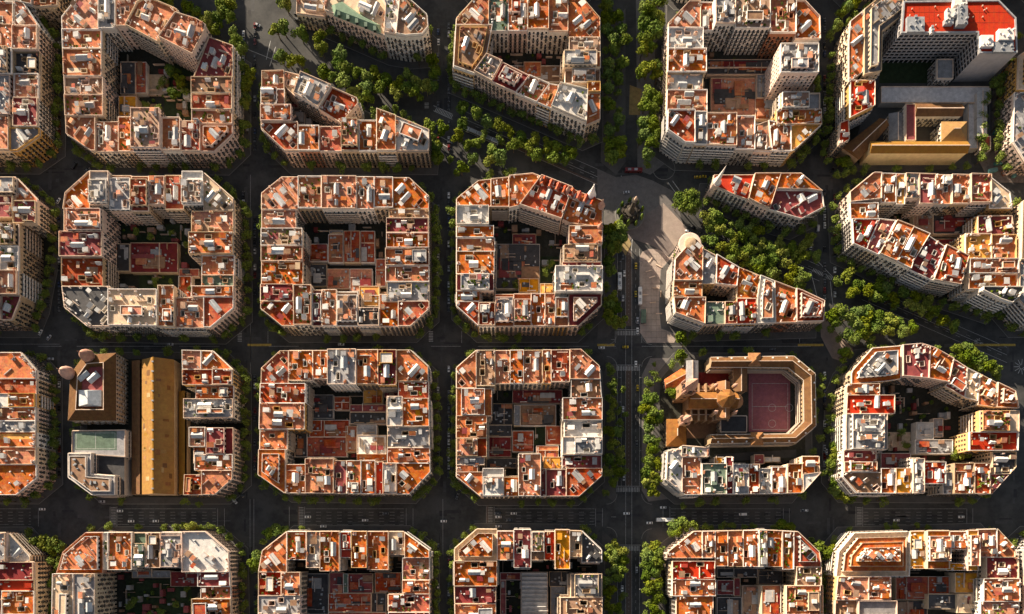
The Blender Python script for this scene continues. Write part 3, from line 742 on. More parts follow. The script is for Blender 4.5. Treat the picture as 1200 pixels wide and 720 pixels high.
block('B41', 'top-row fifth block', RG(700, 0), [(370, 5), (285, 95), (275, 540), (345, 590), (790, 605), (902, 500), (890, 75), (830, 10)], [
 (270, 0, 415, 115, 23, 'p'), (270, 115, 425, 200, 23, 'w'), (270, 200, 437, 295, 23, 'o'), (270, 295, 425, 365, 22, 'w', D(pent=True)), (270, 365, 440, 460, 23, 'p'),
 (415, 0, 465, 120, 22, 'r'), (465, 0, 545, 120, 28, 'g', D(wall=2)), (545, 0, 685, 135, 28, 't', D(wall=2)), (685, 10, 790, 150, 25, 'p', D(wall=6)), (790, 10, 895, 165, 24, 'o', D(wall=2)),
 ([(735, 178), (888, 178), (888, 295), (735, 295)], 36, 'g', D(own=1, wall=1, court='flush', style='flush', pent=True, dens=2, free=1, desc='tall grey office tower with machinery')),
 (735, 375, 895, 440, 22, 'g', D(wall=2)), (720, 440, 905, 500, 22, 'o'),
 (270, 460, 385, 600, 28, 'r', D(wall=5, style='gallery')), (385, 460, 435, 600, 27, 'g', D(style='gallery')), (435, 465, 555, 600, 26, 'o', D(wall=5, style='gallery')), (555, 465, 635, 606, 22, 'p', D(wall=5)), ([(635, 500), (690, 480), (705, 606), (635, 606)], 22, 't'),
 ([(690, 480), (780, 500), (780, 606), (705, 606)], 22, 'p'), ([(780, 500), (905, 480), (905, 560), (780, 606)], 22, 'y')],
 [(440, 240, 735, 300, 5, 'k'), (455, 315, 635, 465, 3, 'p'), (635, 395, 720, 480, 4, 'p'), (640, 300, 735, 395, 5, 'g')], seed=6)
# ----- second row
block('B02', 'second-row first block', RG(0, 190), [(-520, 60), (65, 62), (150, 150), (150, 250), (92, 265), (92, 560), (60, 640), (-520, 640)], [
 (-500, 55, 70, 140, 23, 'p'), (-500, 140, 60, 230, 23, 'm'), (60, 55, 155, 160, 23, 'o', D(wells=0)), (60, 160, 155, 250, 24, 'm'), (-500, 262, 20, 420, 27, 'w'), (-500, 420, 20, 640, 27, 'p'),
 (20, 262, 95, 350, 27, 't', D(wall=3)), (20, 350, 95, 450, 28, 'w', D(wall=3)), (20, 450, 95, 545, 28, 'p', D(wall=3)), (20, 545, 95, 640, 27, 'm', D(wall=3))], seed=7)
block('B12', 'second-row second block', RG(0, 190), [(270, 130), (365, 45), (820, 45), (940, 150), (942, 590), (850, 667), (350, 660), (260, 585), (247, 480), (247, 290)], [
 (240, 40, 370, 195, 23, 'o'), (370, 40, 445, 180, 24, 'g', D(wall=2)), (445, 55, 530, 200, 23, 'p'), (530, 60, 600, 200, 23, 'r'), (600, 58, 662, 172, 23, 'p'), (662, 52, 738, 190, 23, 'r'), (738, 45, 822, 178, 24, 'w'), (822, 45, 945, 200, 23, 'c'),
 (772, 200, 945, 288, 23, 'p'), (765, 288, 945, 375, 24, 'o'), (810, 375, 945, 455, 23, 'o'), (812, 455, 945, 502, 22, 'n'), (775, 502, 945, 545, 23, 'o'), (822, 545, 945, 670, 23, 'r', D(wells=0, dens=.3)),
 (265, 195, 420, 285, 23, 'p'), (240, 285, 418, 385, 24, 'm'), (240, 385, 415, 500, 23, 'r'), (240, 500, 445, 668, 22, 'k', D(wall=2)), (445, 518, 640, 668, 25, 'c', D(wall=2, pent=True, dens=.4)), (640, 500, 705, 668, 23, 'o'), (705, 545, 822, 668, 23, 'p')],
 [(525, 325, 715, 445, 5, 'm'), (490, 250, 750, 320, .2, 'G'), (560, 450, 700, 510, .2, 'G'), (720, 430, 800, 460, 5, 'r'), (445, 330, 522, 440, 5, 'k'), (718, 460, 770, 545, 6, 'r')], seed=8)
block('B22', 'second-row third block', RG(290, 190), [(57, 125), (138, 60), (650, 62), (728, 135), (731, 590), (655, 660), (140, 660), (54, 590)], [
 (50, 55, 205, 192, 23, 'p'), (205, 50, 300, 188, 24, 'p', D(wall=3)), (300, 55, 440, 192, 23, 'p', D(wall=2)), (440, 55, 510, 192, 23, 'p', D(wall=2)), (510, 58, 585, 185, 23, 'o'), (585, 58, 735, 188, 23, 'o', D(wells=0)),
 (568, 188, 735, 230, 22, 't'), (560, 230, 735, 290, 23, 'm'), (560, 290, 735, 350, 23, 'o'), (555, 350, 735, 418, 23, 'o'), (555, 418, 735, 482, 23, 'p'), (560, 482, 735, 562, 23, 'g', D(green=1)),
 (50, 192, 195, 268, 23, 'p'), (50, 268, 222, 338, 23, 't'), (50, 338, 222, 400, 23, 'p'), (50, 400, 222, 492, 23, 'o'), (50, 492, 185, 560, 23, 'm'), (50, 560, 190, 665, 23, 'r'), (190, 500, 262, 665, 24, 'p', D(wall=2)),
 (262, 515, 300, 665, 22, 'm'), (300, 515, 360, 665, 23, 'p'), (360, 522, 445, 665, 22, 't'), (445, 588, 530, 665, 22, 'k'), (530, 530, 606, 665, 23, 'o', D(wells=0)), (606, 560, 735, 665, 23, 'r')],
 [(325, 292, 385, 405, 5, 'p'), (388, 278, 452, 405, 6, 'r'), (455, 278, 512, 405, 5, 'r'), (320, 430, 410, 510, 5, 'p'), (412, 430, 502, 520, 5.5, 'p'), (450, 500, 530, 580, 7, 'y'), (250, 330, 322, 400, 5, 'r'), (330, 275, 385, 290, 6, 'g'), (245, 410, 318, 500, 4, 'k'), (515, 390, 555, 500, 5, 'r')], seed=9)
block('B32', 'spired-house block', RG(500, 190), [(120, 145), (208, 72), (335, 60), (425, 50), (455, 62), (705, 160), (702, 575), (610, 660), (208, 660), (120, 580)], [
 (110, 60, 258, 178, 23, 'o', D(green=.4)), (258, 55, 330, 180, 23, 'o'), ([(330, 50), (430, 50), (460, 65), (375, 180), (330, 190)], 24, 'o'),
 ([(460, 64), (585, 112), (540, 240), (372, 182)], 26, 'r', D(wall=1, pent=False, style='balcony', desc='stone building of turreted ridge')), ([(585, 112), (705, 160), (705, 265), (575, 250), (545, 235)], 25, 'o', D(wall=1, pent=False, desc='end wing with gable roofs')),
 (570, 262, 705, 335, 24, 'p', D(wall=1)), (548, 335, 702, 400, 22, 't'), (545, 400, 702, 428, 22, 'm'), (515, 428, 710, 530, 27, 'w', D(wall=2, green=1, pent=True, dens=1.4)), (570, 530, 705, 665, 23, 'm', D(wells=0)),
 (110, 560, 210, 665, 23, 'r'), (210, 568, 275, 665, 23, 'r'), (275, 530, 350, 665, 23, 'o'), (350, 530, 420, 665, 23, 'o'), (420, 530, 475, 665, 23, 'o'), (475, 530, 515, 665, 23, 'o'), (515, 545, 570, 665, 23, 'p'),
 (110, 180, 250, 256, 23, 'w'), (110, 258, 270, 305, 23, 'o'), (110, 305, 275, 360, 23, 'p'), (110, 360, 272, 452, 23, 'o'), (110, 452, 270, 520, 22, 'm'), (110, 520, 215, 560, 23, 'o')],
 [(280, 330, 455, 510, 5, 'k'), (370, 470, 450, 525, 7, 'y'), (455, 490, 515, 530, 8, 'y'), (455, 380, 530, 480, .2, 'G'), (345, 290, 440, 340, 4, 'm')], seed=10)
block('B42', 'upper wedge block', RG(700, 190), [(470, 50), (815, 48), (905, 122), (912, 180), (820, 228), (688, 190), (490, 102), (462, 90)], [
 ([(460, 45), (632, 45), (605, 150), (485, 105), (455, 90)], 23, 'R', D(wells=1)), ([(632, 45), (737, 45), (690, 195), (605, 150)], 23, 'o'), ([(737, 45), (825, 45), (915, 122), (850, 112), (717, 110)], 23, 'o'),
 ([(717, 110), (850, 112), (915, 122), (915, 185), (820, 235), (688, 195)], 22.5, 'm')], seed=11)
block('B43', 'lower wedge block', RG(700, 190), [(385, 312), (420, 345), (560, 425), (910, 560), (906, 642), (430, 655), (310, 610), (303, 540), (310, 395)], [
 ([(385, 305), (422, 345), (420, 480), (300, 480), (305, 390)], 24, 'p', D(wall=1)), ([(422, 345), (478, 375), (476, 490), (420, 490)], 23, 'g'), ([(478, 372), (568, 425), (560, 500), (476, 490)], 23, 'r'),
 ([(568, 420), (655, 455), (642, 548), (560, 545)], 23, 'o'), ([(655, 455), (712, 478), (716, 660), (640, 660), (642, 548)], 24, 'w', D(wall=2)), (560, 548, 640, 662, 23, 'R'), ([(712, 478), (797, 510), (797, 660), (716, 660)], 23, 'o'), ([(797, 510), (915, 550), (915, 660), (797, 660)], 23, 'r'),
 (300, 480, 420, 548, 23, 'o'), ([(300, 548), (432, 548), (432, 665), (300, 620)], 24, 'o', D(wall=2)), (432, 562, 512, 662, 22, 'n', D(wells=0)), (512, 562, 560, 662, 23, 'r')], seed=12)
block('B52', 'second-row last block', RG(930, 190), [(222, 125), (320, 45), (780, 58), (865, 125), (890, 300), (893, 540), (850, 580), (730, 520), (690, 500), (550, 480), (330, 378), (232, 335)], [
 ([(220, 40), (350, 40), (350, 150), (220, 165)], 24, 'p'), (215, 165, 338, 235, 24, 'o'), ([(215, 235), (338, 235), (300, 320), (285, 360), (215, 335)], 24, 'R'), (350, 45, 410, 165, 23, 'o'), (410, 45, 446, 172, 24, 'y'), (446, 45, 500, 150, 23, 'g'), (500, 42, 566, 172, 24, 'm'), (566, 45, 630, 172, 23, 'o'),
 (630, 48, 700, 172, 23, 'o'), (700, 48, 782, 172, 24, 'r'), (782, 50, 880, 190, 23, 'c'),
 ([(338, 235), (402, 242), (332, 380), (285, 358), (300, 320)], 24, 'm'), ([(402, 244), (470, 270), (400, 408), (332, 378)], 27, 'o', D(wall=2)), ([(470, 270), (536, 298), (468, 410), (460, 438), (400, 408)], 27, 'o', D(wall=2)), ([(536, 300), (602, 345), (550, 480), (460, 438), (468, 410)], 25, 'm', D(wall=5, style='gallery')),
 ([(602, 340), (692, 385), (660, 500), (550, 480)], 26, 'r', D(style='ribbon', wall=2)), (695, 395, 895, 455, 24, 'p'), (695, 455, 895, 515, 24, 'o'), (685, 290, 790, 395, 24, 'y', D(wall=4)), (790, 295, 895, 395, 23, 'p'), (740, 215, 885, 292, 23, 'm'),
 ([(735, 515), (895, 515), (895, 545), (855, 590), (735, 530)], 30, 'k', D(wall=2, style='gallery', desc='tall building with white balcony bands'))],
 [(560, 180, 740, 290, 6, 'k'), (480, 180, 560, 290, 5, 't'), (545, 310, 680, 385, 5, 'm')], seed=13)
# ----- third row
block('B03', 'third-row first block', RG(0, 390), [(-520, 80), (85, 80), (145, 150), (147, 585), (65, 652), (-520, 650)], [
 (-500, 75, 150, 185, 23, 'o'), (-500, 185, 150, 245, 23, 'r'), (-500, 245, 40, 300, 23, 'w'), (40, 245, 150, 300, 24, 'o'), (-500, 300, 150, 355, 23, 'p'), (-500, 355, 150, 400, 22, 'g'), (-500, 400, 150, 460, 23, 'o'), (-500, 460, 150, 530, 23, 'p'), (-500, 530, 150, 655, 23, 'o')], seed=14)
block('B23', 'third-row third block', RG(290, 390), [(55, 142), (130, 72), (655, 70), (725, 135), (735, 560), (650, 650), (150, 645), (45, 572)], [
 (45, 65, 165, 205, 23, 'r'), (165, 65, 262, 192, 23, 'o'), (262, 65, 325, 185, 23, 'o'), (325, 60, 440, 212, 25, 'g', D(wall=2)), (440, 65, 525, 208, 23, 'o'), (525, 62, 600, 212, 23, 'm', D(green=1)), (600, 65, 735, 195, 23, 'o'),
 (45, 205, 235, 285, 23, 'r'), (45, 285, 232, 390, 25, 'p'), (45, 390, 160, 470, 23, 'o'), (45, 470, 155, 655, 23, 'o'), (155, 530, 236, 655, 23, 'o'), (236, 508, 350, 655, 25, 'p', D(wall=3)), (350, 515, 400, 655, 23, 'm'), (400, 515, 458, 655, 23, 'o'), (458, 515, 515, 655, 23, 'o'), (515, 518, 545, 655, 22, 'R', D(wells=0)),
 (545, 525, 600, 655, 23, 'w'), (600, 525, 740, 655, 24, 'o'), (605, 195, 735, 265, 22, 'r'), (562, 258, 625, 378, 24, 'w', D(wall=2)), (625, 265, 735, 378, 23, 'o'), (562, 378, 735, 462, 23, 'g'), (562, 462, 735, 525, 23, 'o')],
 [(250, 352, 410, 420, 6, 'r'), (240, 420, 400, 500, 5, 'r'), (350, 258, 412, 312, 6, 'r'), (412, 290, 558, 320, 8, 'm'), (412, 320, 558, 368, 7, 'k'), (440, 412, 558, 488, 9, 'w'), (395, 375, 440, 480, 7, 'p'), (465, 210, 545, 285, 6, 'y'), (440, 488, 560, 515, 6, 'o'), (240, 250, 345, 345, 5, 'k'), (440, 370, 520, 410, 8, 'g'), (165, 400, 240, 500, 6, 'k'), (550, 215, 605, 260, 5, 'm')], seed=15)
block('B33', 'third-row fourth block', RG(500, 390), [(120, 142), (200, 72), (620, 68), (693, 135), (704, 270), (704, 575), (612, 658), (215, 658), (120, 580)], [
 (110, 65, 200, 225, 23, 'p'), (200, 65, 275, 215, 23, 't'), (275, 65, 335, 205, 23, 'p'), (335, 65, 390, 205, 23, 'o'), (390, 65, 465, 205, 23, 'p'), (465, 65, 500, 205, 22, 'o'), (500, 65, 575, 198, 23, 'r'), (575, 60, 705, 188, 23, 'p'),
 (580, 188, 705, 265, 22, 't'), (545, 265, 710, 355, 24, 'o', D(wells=0)), (552, 355, 710, 422, 24, 'w', D(wall=2)), (545, 422, 712, 492, 26, 'w', D(wall=2, pent=True)), (545, 492, 710, 545, 22, 'm'), (560, 545, 710, 665, 23, 'r', D(wells=0)),
 (110, 560, 225, 665, 23, 'o'), (225, 545, 310, 665, 23, 'w'), (310, 580, 370, 665, 23, 'o', D(wells=0)), (368, 490, 458, 665, 26, 'p', D(wall=2)), (458, 545, 480, 665, 20, 'm'), (480, 550, 560, 665, 23, 'm'),
 (110, 225, 262, 335, 23, 'o'), (110, 335, 242, 425, 23, 'o'), (110, 425, 242, 500, 23, 'r'), (110, 500, 232, 532, 22, 'g'), (110, 532, 205, 562, 23, 'o')],
 [(350, 290, 376, 375, 6, 'g'), (376, 290, 520, 375, 5, 't'), (345, 395, 430, 480, 5, 'r'), (430, 380, 478, 450, .2, 'G'), (478, 375, 540, 450, 6, 'r'), (440, 455, 530, 520, 7, 'o'), (255, 285, 345, 370, 4, 'k'), (245, 420, 340, 500, 5, 'm'), (345, 230, 545, 285, 4, 'm'), (245, 372, 342, 418, 5, 'k'), (470, 500, 545, 548, 9, 'y'), (240, 505, 360, 545, 5, 'k')], seed=16)
block('B53', 'third-row last block', RG(930, 390), [(240, 150), (320, 60), (430, 55), (510, 45), (560, 60), (690, 140), (888, 235), (902, 300), (896, 540), (800, 648), (250, 645), (195, 580), (212, 500), (212, 220)], [
 ([(235, 50), (435, 50), (435, 185), (370, 195), (235, 205)], 22, 'o', D(steps=1)), ([(435, 40), (545, 40), (540, 185), (435, 175)], 24, 'm', D(wall=1)), ([(545, 50), (640, 105), (620, 200), (540, 185)], 23, 'o'), ([(640, 100), (700, 140), (690, 260), (610, 215), (620, 200)], 23, 'r'), ([(700, 140), (752, 165), (742, 275), (690, 260)], 22, 'c'),
 ([(752, 165), (818, 200), (812, 300), (742, 290)], 23, 'o'), ([(818, 200), (890, 235), (905, 305), (812, 300)], 23, 'o'),
 (205, 205, 345, 252, 23, 'p', D(wall=0)), (205, 252, 402, 328, 24, 'R'), (205, 328, 372, 472, 25, 'g', D(wall=2, style='gallery', desc='white modern building with grey terrace')), (200, 472, 332, 520, 22, 'm'), (200, 520, 332, 562, 23, 'o'), (190, 562, 350, 655, 23, 't'),
 (350, 545, 406, 655, 23, 'o'), (406, 545, 468, 655, 24, 'y'), (468, 508, 515, 655, 27, 'w', D(wall=2, pent=False)), (515, 520, 607, 608, 22, 'R'), (607, 560, 642, 655, 21, 'g'), (642, 525, 722, 655, 23, 'o'), (722, 525, 787, 655, 23, 'r'), (787, 568, 905, 655, 22, 'm'),
 (742, 315, 900, 400, 24, 'c', D(wall=4)), (702, 400, 900, 475, 24, 'R', D(wall=4)), (800, 478, 900, 568, 21, 'k')],
 [(492, 360, 562, 428, 7, 'w'), (488, 430, 640, 488, 8, 'g'), (380, 400, 470, 475, .2, 'c'), (350, 485, 470, 545, 6, 'm'), (560, 345, 600, 420, 5, 'g')], seed=17)
# ----- bottom row
Q = 4.0
block('B04', 'bottom-row first block', RG(0, 570, Q), [(-520, 222), (38, 218), (135, 345), (165, 352), (168, 760), (-520, 760)], [
 (-500, 215, 40, 355, 24, 'g'), (40, 215, 140, 355, 22, 'w', D(wall=0, style='ribbon', steps=2)), (-500, 355, 170, 440, 24, 'm', D(wall=0)), (-500, 440, 170, 490, 24, 'R', D(wall=0)), (-500, 490, 15, 760, 23, 'm'), (15, 490, 170, 600, 24, 'o', D(wall=0)), (15, 600, 170, 760, 24, 'p')], seed=18)
block('B14', 'bottom-row second block', RG(0, 570, Q), [(303, 308), (408, 218), (970, 213), (1078, 305), (1088, 760), (268, 760), (275, 400)], [
 (265, 215, 490, 408, 23, 'o', D(wells=0)), (490, 215, 515, 392, 24, 'w'), (515, 215, 627, 392, 23, 'o'), (627, 218, 690, 382, 23, 'n', D(green=1)), (690, 218, 757, 382, 23, 't'), (757, 215, 860, 382, 23, 'w', D(wall=1)), (860, 210, 1090, 402, 24, 'w', D(dens=.9, wells=0, pent=False, steps=0, desc='bright white roofed corner building')),
 (270, 408, 372, 760, 30, 'c', D(wall=2, wells=0, style='ribbon', desc='tall slab with pale ribbed roof')), (372, 408, 470, 760, 30, 'g', D(wall=0, wells=0, style='ribbon', desc='tall grey slab with balcony strips')),
 (930, 402, 1090, 470, 23, 'm', D(wells=0)), (940, 470, 1090, 527, 23, 'o'), (900, 527, 1090, 640, 23, 'o'), (900, 640, 1090, 760, 23, 'p')],
 [(800, 400, 930, 470, 7, 'm'), (620, 395, 800, 430, 6, 'g'), (590, 440, 900, 760, .2, 'G')], seed=19)
block('B24', 'bottom-row third block', RG(290, 570, Q), [(70, 302), (185, 212), (732, 212), (852, 300), (855, 760), (52, 760), (52, 400)], [
 (45, 210, 185, 402, 23, 'o'), (185, 210, 277, 345, 23, 'o', D(wells=0)), (277, 210, 345, 382, 23, 'g'), (345, 205, 437, 398, 25, 'o', D(wall=2)), (437, 210, 490, 335, 22, 'R'), (490, 212, 562, 382, 23, 'o'), (562, 210, 662, 392, 23, 'o'), (662, 210, 737, 322, 22, 'c'), (737, 210, 860, 335, 23, 'o', D(wells=0, dens=.5)),
 (725, 335, 860, 440, 22, 'p'), (725, 440, 860, 505, 22, 'o'), (660, 505, 860, 590, 24, 'r', D(wall=1)), (660, 590, 860, 760, 23, 'r'), (45, 402, 160, 512, 23, 'R'), (160, 402, 248, 512, 23, 'o'), (45, 512, 248, 600, 23, 'g'), (45, 600, 248, 760, 23, 'm')],
 [(385, 405, 450, 580, 7, 'm'), (450, 410, 472, 500, 8, 'n'), (472, 410, 588, 500, 7, 'm'), (598, 405, 720, 498, 7, 'r'), (380, 502, 580, 590, 8, 'r'), (582, 500, 650, 590, 5, 'k'), (250, 410, 380, 600, 4, 'k'), (380, 592, 650, 750, 7, 'r'), (250, 605, 378, 750, 6, 'm')], seed=20)
block('B34', 'bottom-row fourth block', RG(500, 570, Q), [(130, 292), (235, 200), (722, 205), (822, 300), (822, 760), (138, 760), (130, 470)], [
 (120, 195, 330, 350, 22, 'o', D(wall=0, steps=1, tcol='c')), (120, 350, 330, 468, 24, 'o', D(wall=0)), (330, 210, 408, 347, 23, 'o', D(wells=0)), (408, 202, 490, 382, 23, 'm'), (490, 212, 552, 347, 22, 't'), (552, 212, 600, 347, 23, 'R'), (600, 202, 670, 388, 24, 'y', D(wall=0)), (670, 208, 727, 332, 22, 'c'), (727, 205, 830, 357, 22, 'k'),
 (675, 410, 830, 520, 21, 'g'), (625, 520, 830, 605, 23, 't'), (625, 605, 830, 760, 23, 'r'), (130, 468, 325, 550, 22, 'm'), (130, 550, 325, 760, 23, 'o')],
 [(345, 405, 440, 440, 6, 'm'), (345, 440, 372, 600, 6, 'm'), (575, 400, 670, 470, 5, 'k'), (580, 470, 650, 600, 5, 'g'), (345, 605, 620, 750, 5, 'k')], seed=21)
block('B44', 'bottom-row fifth block', RG(700, 570, Q), [(325, 312), (450, 212), (790, 205), (942, 213), (1042, 308), (1068, 460), (1072, 760), (372, 760), (325, 400)], [
 (320, 205, 490, 337, 23, 'o', D(wells=0)), (490, 205, 552, 337, 23, 'p'), (552, 205, 612, 375, 23, 'o'), (612, 205, 682, 378, 23, 'o'), (682, 205, 753, 378, 23, 'o'), (753, 203, 792, 378, 25, 'w', D(wall=2)), (792, 203, 866, 378, 23, 'o'), (866, 208, 921, 390, 23, 'o'), (921, 205, 1050, 378, 23, 'r'),
 (932, 378, 1050, 465, 22, 't'), (880, 465, 1040, 600, 24, 'o', D(wall=0, style='balcony')), (1040, 465, 1072, 600, 18, 'c', D(wells=0)), (880, 600, 1072, 760, 23, 'o'), (350, 350, 550, 437, 23, 'R'), (350, 437, 555, 515, 23, 'o'), (370, 515, 545, 760, 23, 'o')],
 [(680, 465, 765, 700, 7, 't'), (640, 430, 670, 515, 6, 'm'), (560, 440, 638, 510, 5, 'm'), (755, 392, 870, 460, 5, 'k'), (560, 385, 750, 428, 5, 'k'), (770, 465, 875, 600, 16, 'p'), (560, 520, 675, 750, 5, 'k')], seed=22)
Q = 4.444
block('B54', 'bottom-row last block', RG(930, 570, Q), [(240, 340), (320, 243), (610, 238), (1065, 222), (1148, 310), (1175, 400), (1178, 830), (205, 830), (215, 560)], [
 (225, 235, 610, 470, 20, 'o', D(wall=0, dens=1.5, steps=3, tcol='c', desc='stepped terraced corner building')), (610, 232, 685, 430, 23, 'y', D(wells=0)), (685, 232, 802, 430, 24, 'o', D(wall=0, pent=True)), (802, 235, 900, 330, 23, 'o'), (900, 230, 955, 440, 23, 'y'), (802, 400, 900, 440, 21, 'y'), (955, 222, 1060, 370, 23, 'p'), (1060, 222, 1155, 370, 23, 'p'),
 (1005, 370, 1180, 480, 22, 'm'), (985, 480, 1180, 600, 23, 'o', D(wall=2)), (975, 600, 1180, 830, 23, 'p', D(wall=2)), (215, 470, 385, 592, 23, 'p'), (385, 470, 500, 592, 23, 'o'), (205, 592, 330, 830, 24, 't', D(wells=0)), (330, 595, 530, 830, 23, 'g', D(wells=0))],
 [(530, 470, 700, 590, 7, 'r'), (700, 470, 810, 560, 7, 'r'), (700, 562, 845, 640, 12, 'k'), (850, 560, 960, 660, 14, 'c'), (840, 450, 955, 555, 13, 'y'), (535, 595, 695, 800, 5, 'k')], seed=23)
# ----- slivers at the right and top borders
block('B61', 'top-right border block', RG(1150, 0), [(150, 225), (230, 170), (400, 170), (400, 640), (190, 640), (140, 560)], [(140, 170, 330, 360, 23, 'c', D(wall=4)), (140, 360, 330, 640, 20, 'g', D(wall=1))], seed=24)
block('B62', 'second-row border block', RG(1150, 190), [(150, 170), (230, 120), (400, 120), (400, 640), (210, 640), (140, 560)], [(130, 120, 330, 400, 25, 'c', D(wall=0)), (130, 400, 330, 640, 24, 'g', D(wall=5, style='gallery'))], seed=25)
block('B10', 'upper-left border block', RG(0, 0), [(20, -90), (230, -90), (228, 18), (150, 25), (20, 0)], [(20, -90, 130, 30, 22, 'p'), (130, -90, 240, 30, 23, 'p')], pave=False, seed=26)
block('B15', 'small top-border block', RG(290, 0), [(190, -90), (320, -90), (300, 40), (270, 32), (185, 25)], [(185, -90, 330, 45, 15, 'c')], pave=False, seed=28)
block('B65', 'bottom-right border block', RG(1150, 570, 4.0), [(205, 300), (300, 215), (400, 215), (400, 700), (205, 700)], [(200, 210, 400, 420, 23, 'o'), (200, 420, 400, 700, 23, 'r')], seed=27)

# ----- blocks just outside the picture that shade its border streets
g0 = RG(0, 0, 1.0)
for k, (nm_, x0, x1, y0, y1) in enumerate((('B90', -170, 40, -215, -22), ('B91', 78, 190, -215, -30), ('B92', 400, 500, -215, -70), ('B93', 535, 705, -215, -26), ('B94', 780, 958, -215, -24), ('B95', 985, 1190, -215, -26), ('B96', -390, -172, -215, -22), ('B97', -390, -172, 0, 190), ('B98', -390, -172, 205, 390), ('B99', -390, -172, 412, 585), ('B9A', -390, -172, 625, 820), ('B9B', 1215, 1420, -215, -26))):
    xm, ym = (x0 + x1) / 2, (y0 + y1) / 2; c_ = 22
    block(nm_, 'off-frame block ' + ['one', 'two', 'three', 'four', 'five', 'six', 'seven', 'eight', 'nine', 'ten', 'eleven', 'twelve'][k], g0, [(x0 + c_, y0), (x1 - c_, y0), (x1, y0 + c_), (x1, y1 - c_), (x1 - c_, y1), (x0 + c_, y1), (x0, y1 - c_), (x0, y0 + c_)],
      [(x0, y0, xm, ym, 23, 'p', D(dens=.05, steps=0)), (xm, y0, x1, ym, 24, 'o', D(dens=.05, steps=0)), (x0, ym, xm, y1, 24, 'o', D(dens=.05, steps=0)), (xm, ym, x1, y1, 23, 'p', D(dens=.05, steps=0))], seed=60 + k)
# ---------------------------------------------------------------- buildings that are one of a kind
def root_at(name, c, label, cat): return empty(name, (c[0], c[1], 0), label, cat)
def bar_building(root, OR, pts, h, wallm, roofm, mode='gable', rise=3.0, ridge_u=None, style='mixed', rnd=R, wname='wing', overhang=.5):
    """a wing: walls with windows under a gabled, hipped or flat roof; pts is a 4-corner ccw footprint"""
    wall, win, bal, sl = MB(), MB(), MB(), MB()
    for i in range(len(pts)): facade(wall, win, bal, sl, pts[i], pts[(i + 1) % len(pts)], 0, h, style, rnd)
    o = wall.build(wname, wallm, root, OR)
    win.v and win.build('window', M_GLASS, o, OR).__setitem__('kind', 'stuff')
    if sl.v: sl.build('cornice', M_SLAB, o, OR)
    if bal.v: bal.build('railing', M_RAIL, o, OR)['kind'] = 'stuff'
    mb = MB()
    if mode == 'flat':
        pin = inset(pts, .3); mb.ngon(pin, h + .02); mb.build('roof', roofm, o, OR); mb = MB(); ring(mb, pts, pin, h, h + .8); mb.build('parapet', M_COPE, o, OR); return o
    po = inset(pts, -overhang)
    if len(pts) == 4:
        l0, l1 = hypot(po[1][0] - po[0][0], po[1][1] - po[0][1]), hypot(po[2][0] - po[1][0], po[2][1] - po[1][1])
        if (l1 > l0) ^ (ridge_u == 'short'): po = po[1:] + po[:1]; l0, l1 = l1, l0
        a, b, c, d = po
        mid = lambda p, q, t=.5: (p[0] + (q[0] - p[0]) * t, p[1] + (q[1] - p[1]) * t)
        e, f = mid(a, d), mid(b, c); k = (l1 / 2 / max(l0, .1)) if mode == 'hip' else 0; k = min(k, .499)
        e2, f2 = mid(e, f, k), mid(e, f, 1 - k); z, zr = h, h + rise
        mb.quad((*a, z), (*b, z), (*f2, zr), (*e2, zr)); mb.quad((*c, z), (*d, z), (*e2, zr), (*f2, zr))
        mb.tri((*b, z), (*c, z), (*f2, zr)); mb.tri((*d, z), (*a, z), (*e2, zr))
        mb.build('roof', roofm, o, OR)
        r2 = MB(); r2.bar(e2, f2, .45, zr - .1, zr + .22); r2.build('ridge', M_COPE, o, OR)
    return o
def gable_strip(root, OR, outer, inner, h, rise, roofm, wallm, name='wing', style='mixed', closed=False, lights=True):
    """a bent wing between polyline outer and polyline inner, ridge midway"""
    n = len(outer); wall, win, bal, sl = MB(), MB(), MB(), MB(); rf = MB(); rd = MB(); rl = MB()
    mid = [((a[0] + b[0]) / 2, (a[1] + b[1]) / 2) for a, b in zip(outer, inner)]
    for i in range(n - 1):
        a, b, c, d = outer[i], outer[i + 1], inner[i + 1], inner[i]; P = ccw([a, b, c, d]); 
        flip = P[0] != a
        if not flip: facade(wall, win, bal, sl, a, b, 0, h, style, R); facade(wall, win, bal, sl, c, d, 0, h, style, R)
        else: facade(wall, win, bal, sl, b, a, 0, h, style, R); facade(wall, win, bal, sl, d, c, 0, h, style, R)
        rf.quad((*a, h), (*b, h), (*mid[i + 1], h + rise), (*mid[i], h + rise)); rf.quad((*c, h), (*d, h), (*mid[i], h + rise), (*mid[i + 1], h + rise))
        rd.bar(mid[i], mid[i + 1], .4, h + rise - .1, h + rise + .2)
        L = hypot(b[0] - a[0], b[1] - a[1])
        for t in [(k + .5) / max(1, int(L / 9)) for k in range(max(1, int(L / 9)))]:
            x, y = outer[i][0] * .72 + mid[i][0] * .28, outer[i][1] * .72 + mid[i][1] * .28; x2, y2 = outer[i + 1][0] * .72 + mid[i + 1][0] * .28, outer[i + 1][1] * .72 + mid[i + 1][1] * .28
            rl.box(x + (x2 - x) * t - .5, y + (y2 - y) * t - .5, h + rise * .1, x + (x2 - x) * t + .5, y + (y2 - y) * t + .5, h + rise * .28 + .6)
    for k, fl in ((0, 1), (n - 1, 0)):
        a, b = outer[k], inner[k]; wall.quad((*a, 0), (*b, 0), (*b, h), (*a, h)); wall.tri((*a, h), (*b, h), (*mid[k], h + rise))
    o = wall.build(name, wallm, root, OR); rf.build('roof', roofm, o, OR); rd.build('ridge', M_COPE, o, OR)
    if win.v: win.build('window', M_GLASS, o, OR)['kind'] = 'stuff'
    if lights: rl.build('dormer', M_WHITE, o, OR)['kind'] = 'stuff'
    if sl.v: sl.build('cornice', M_SLAB, o, OR)
    return o
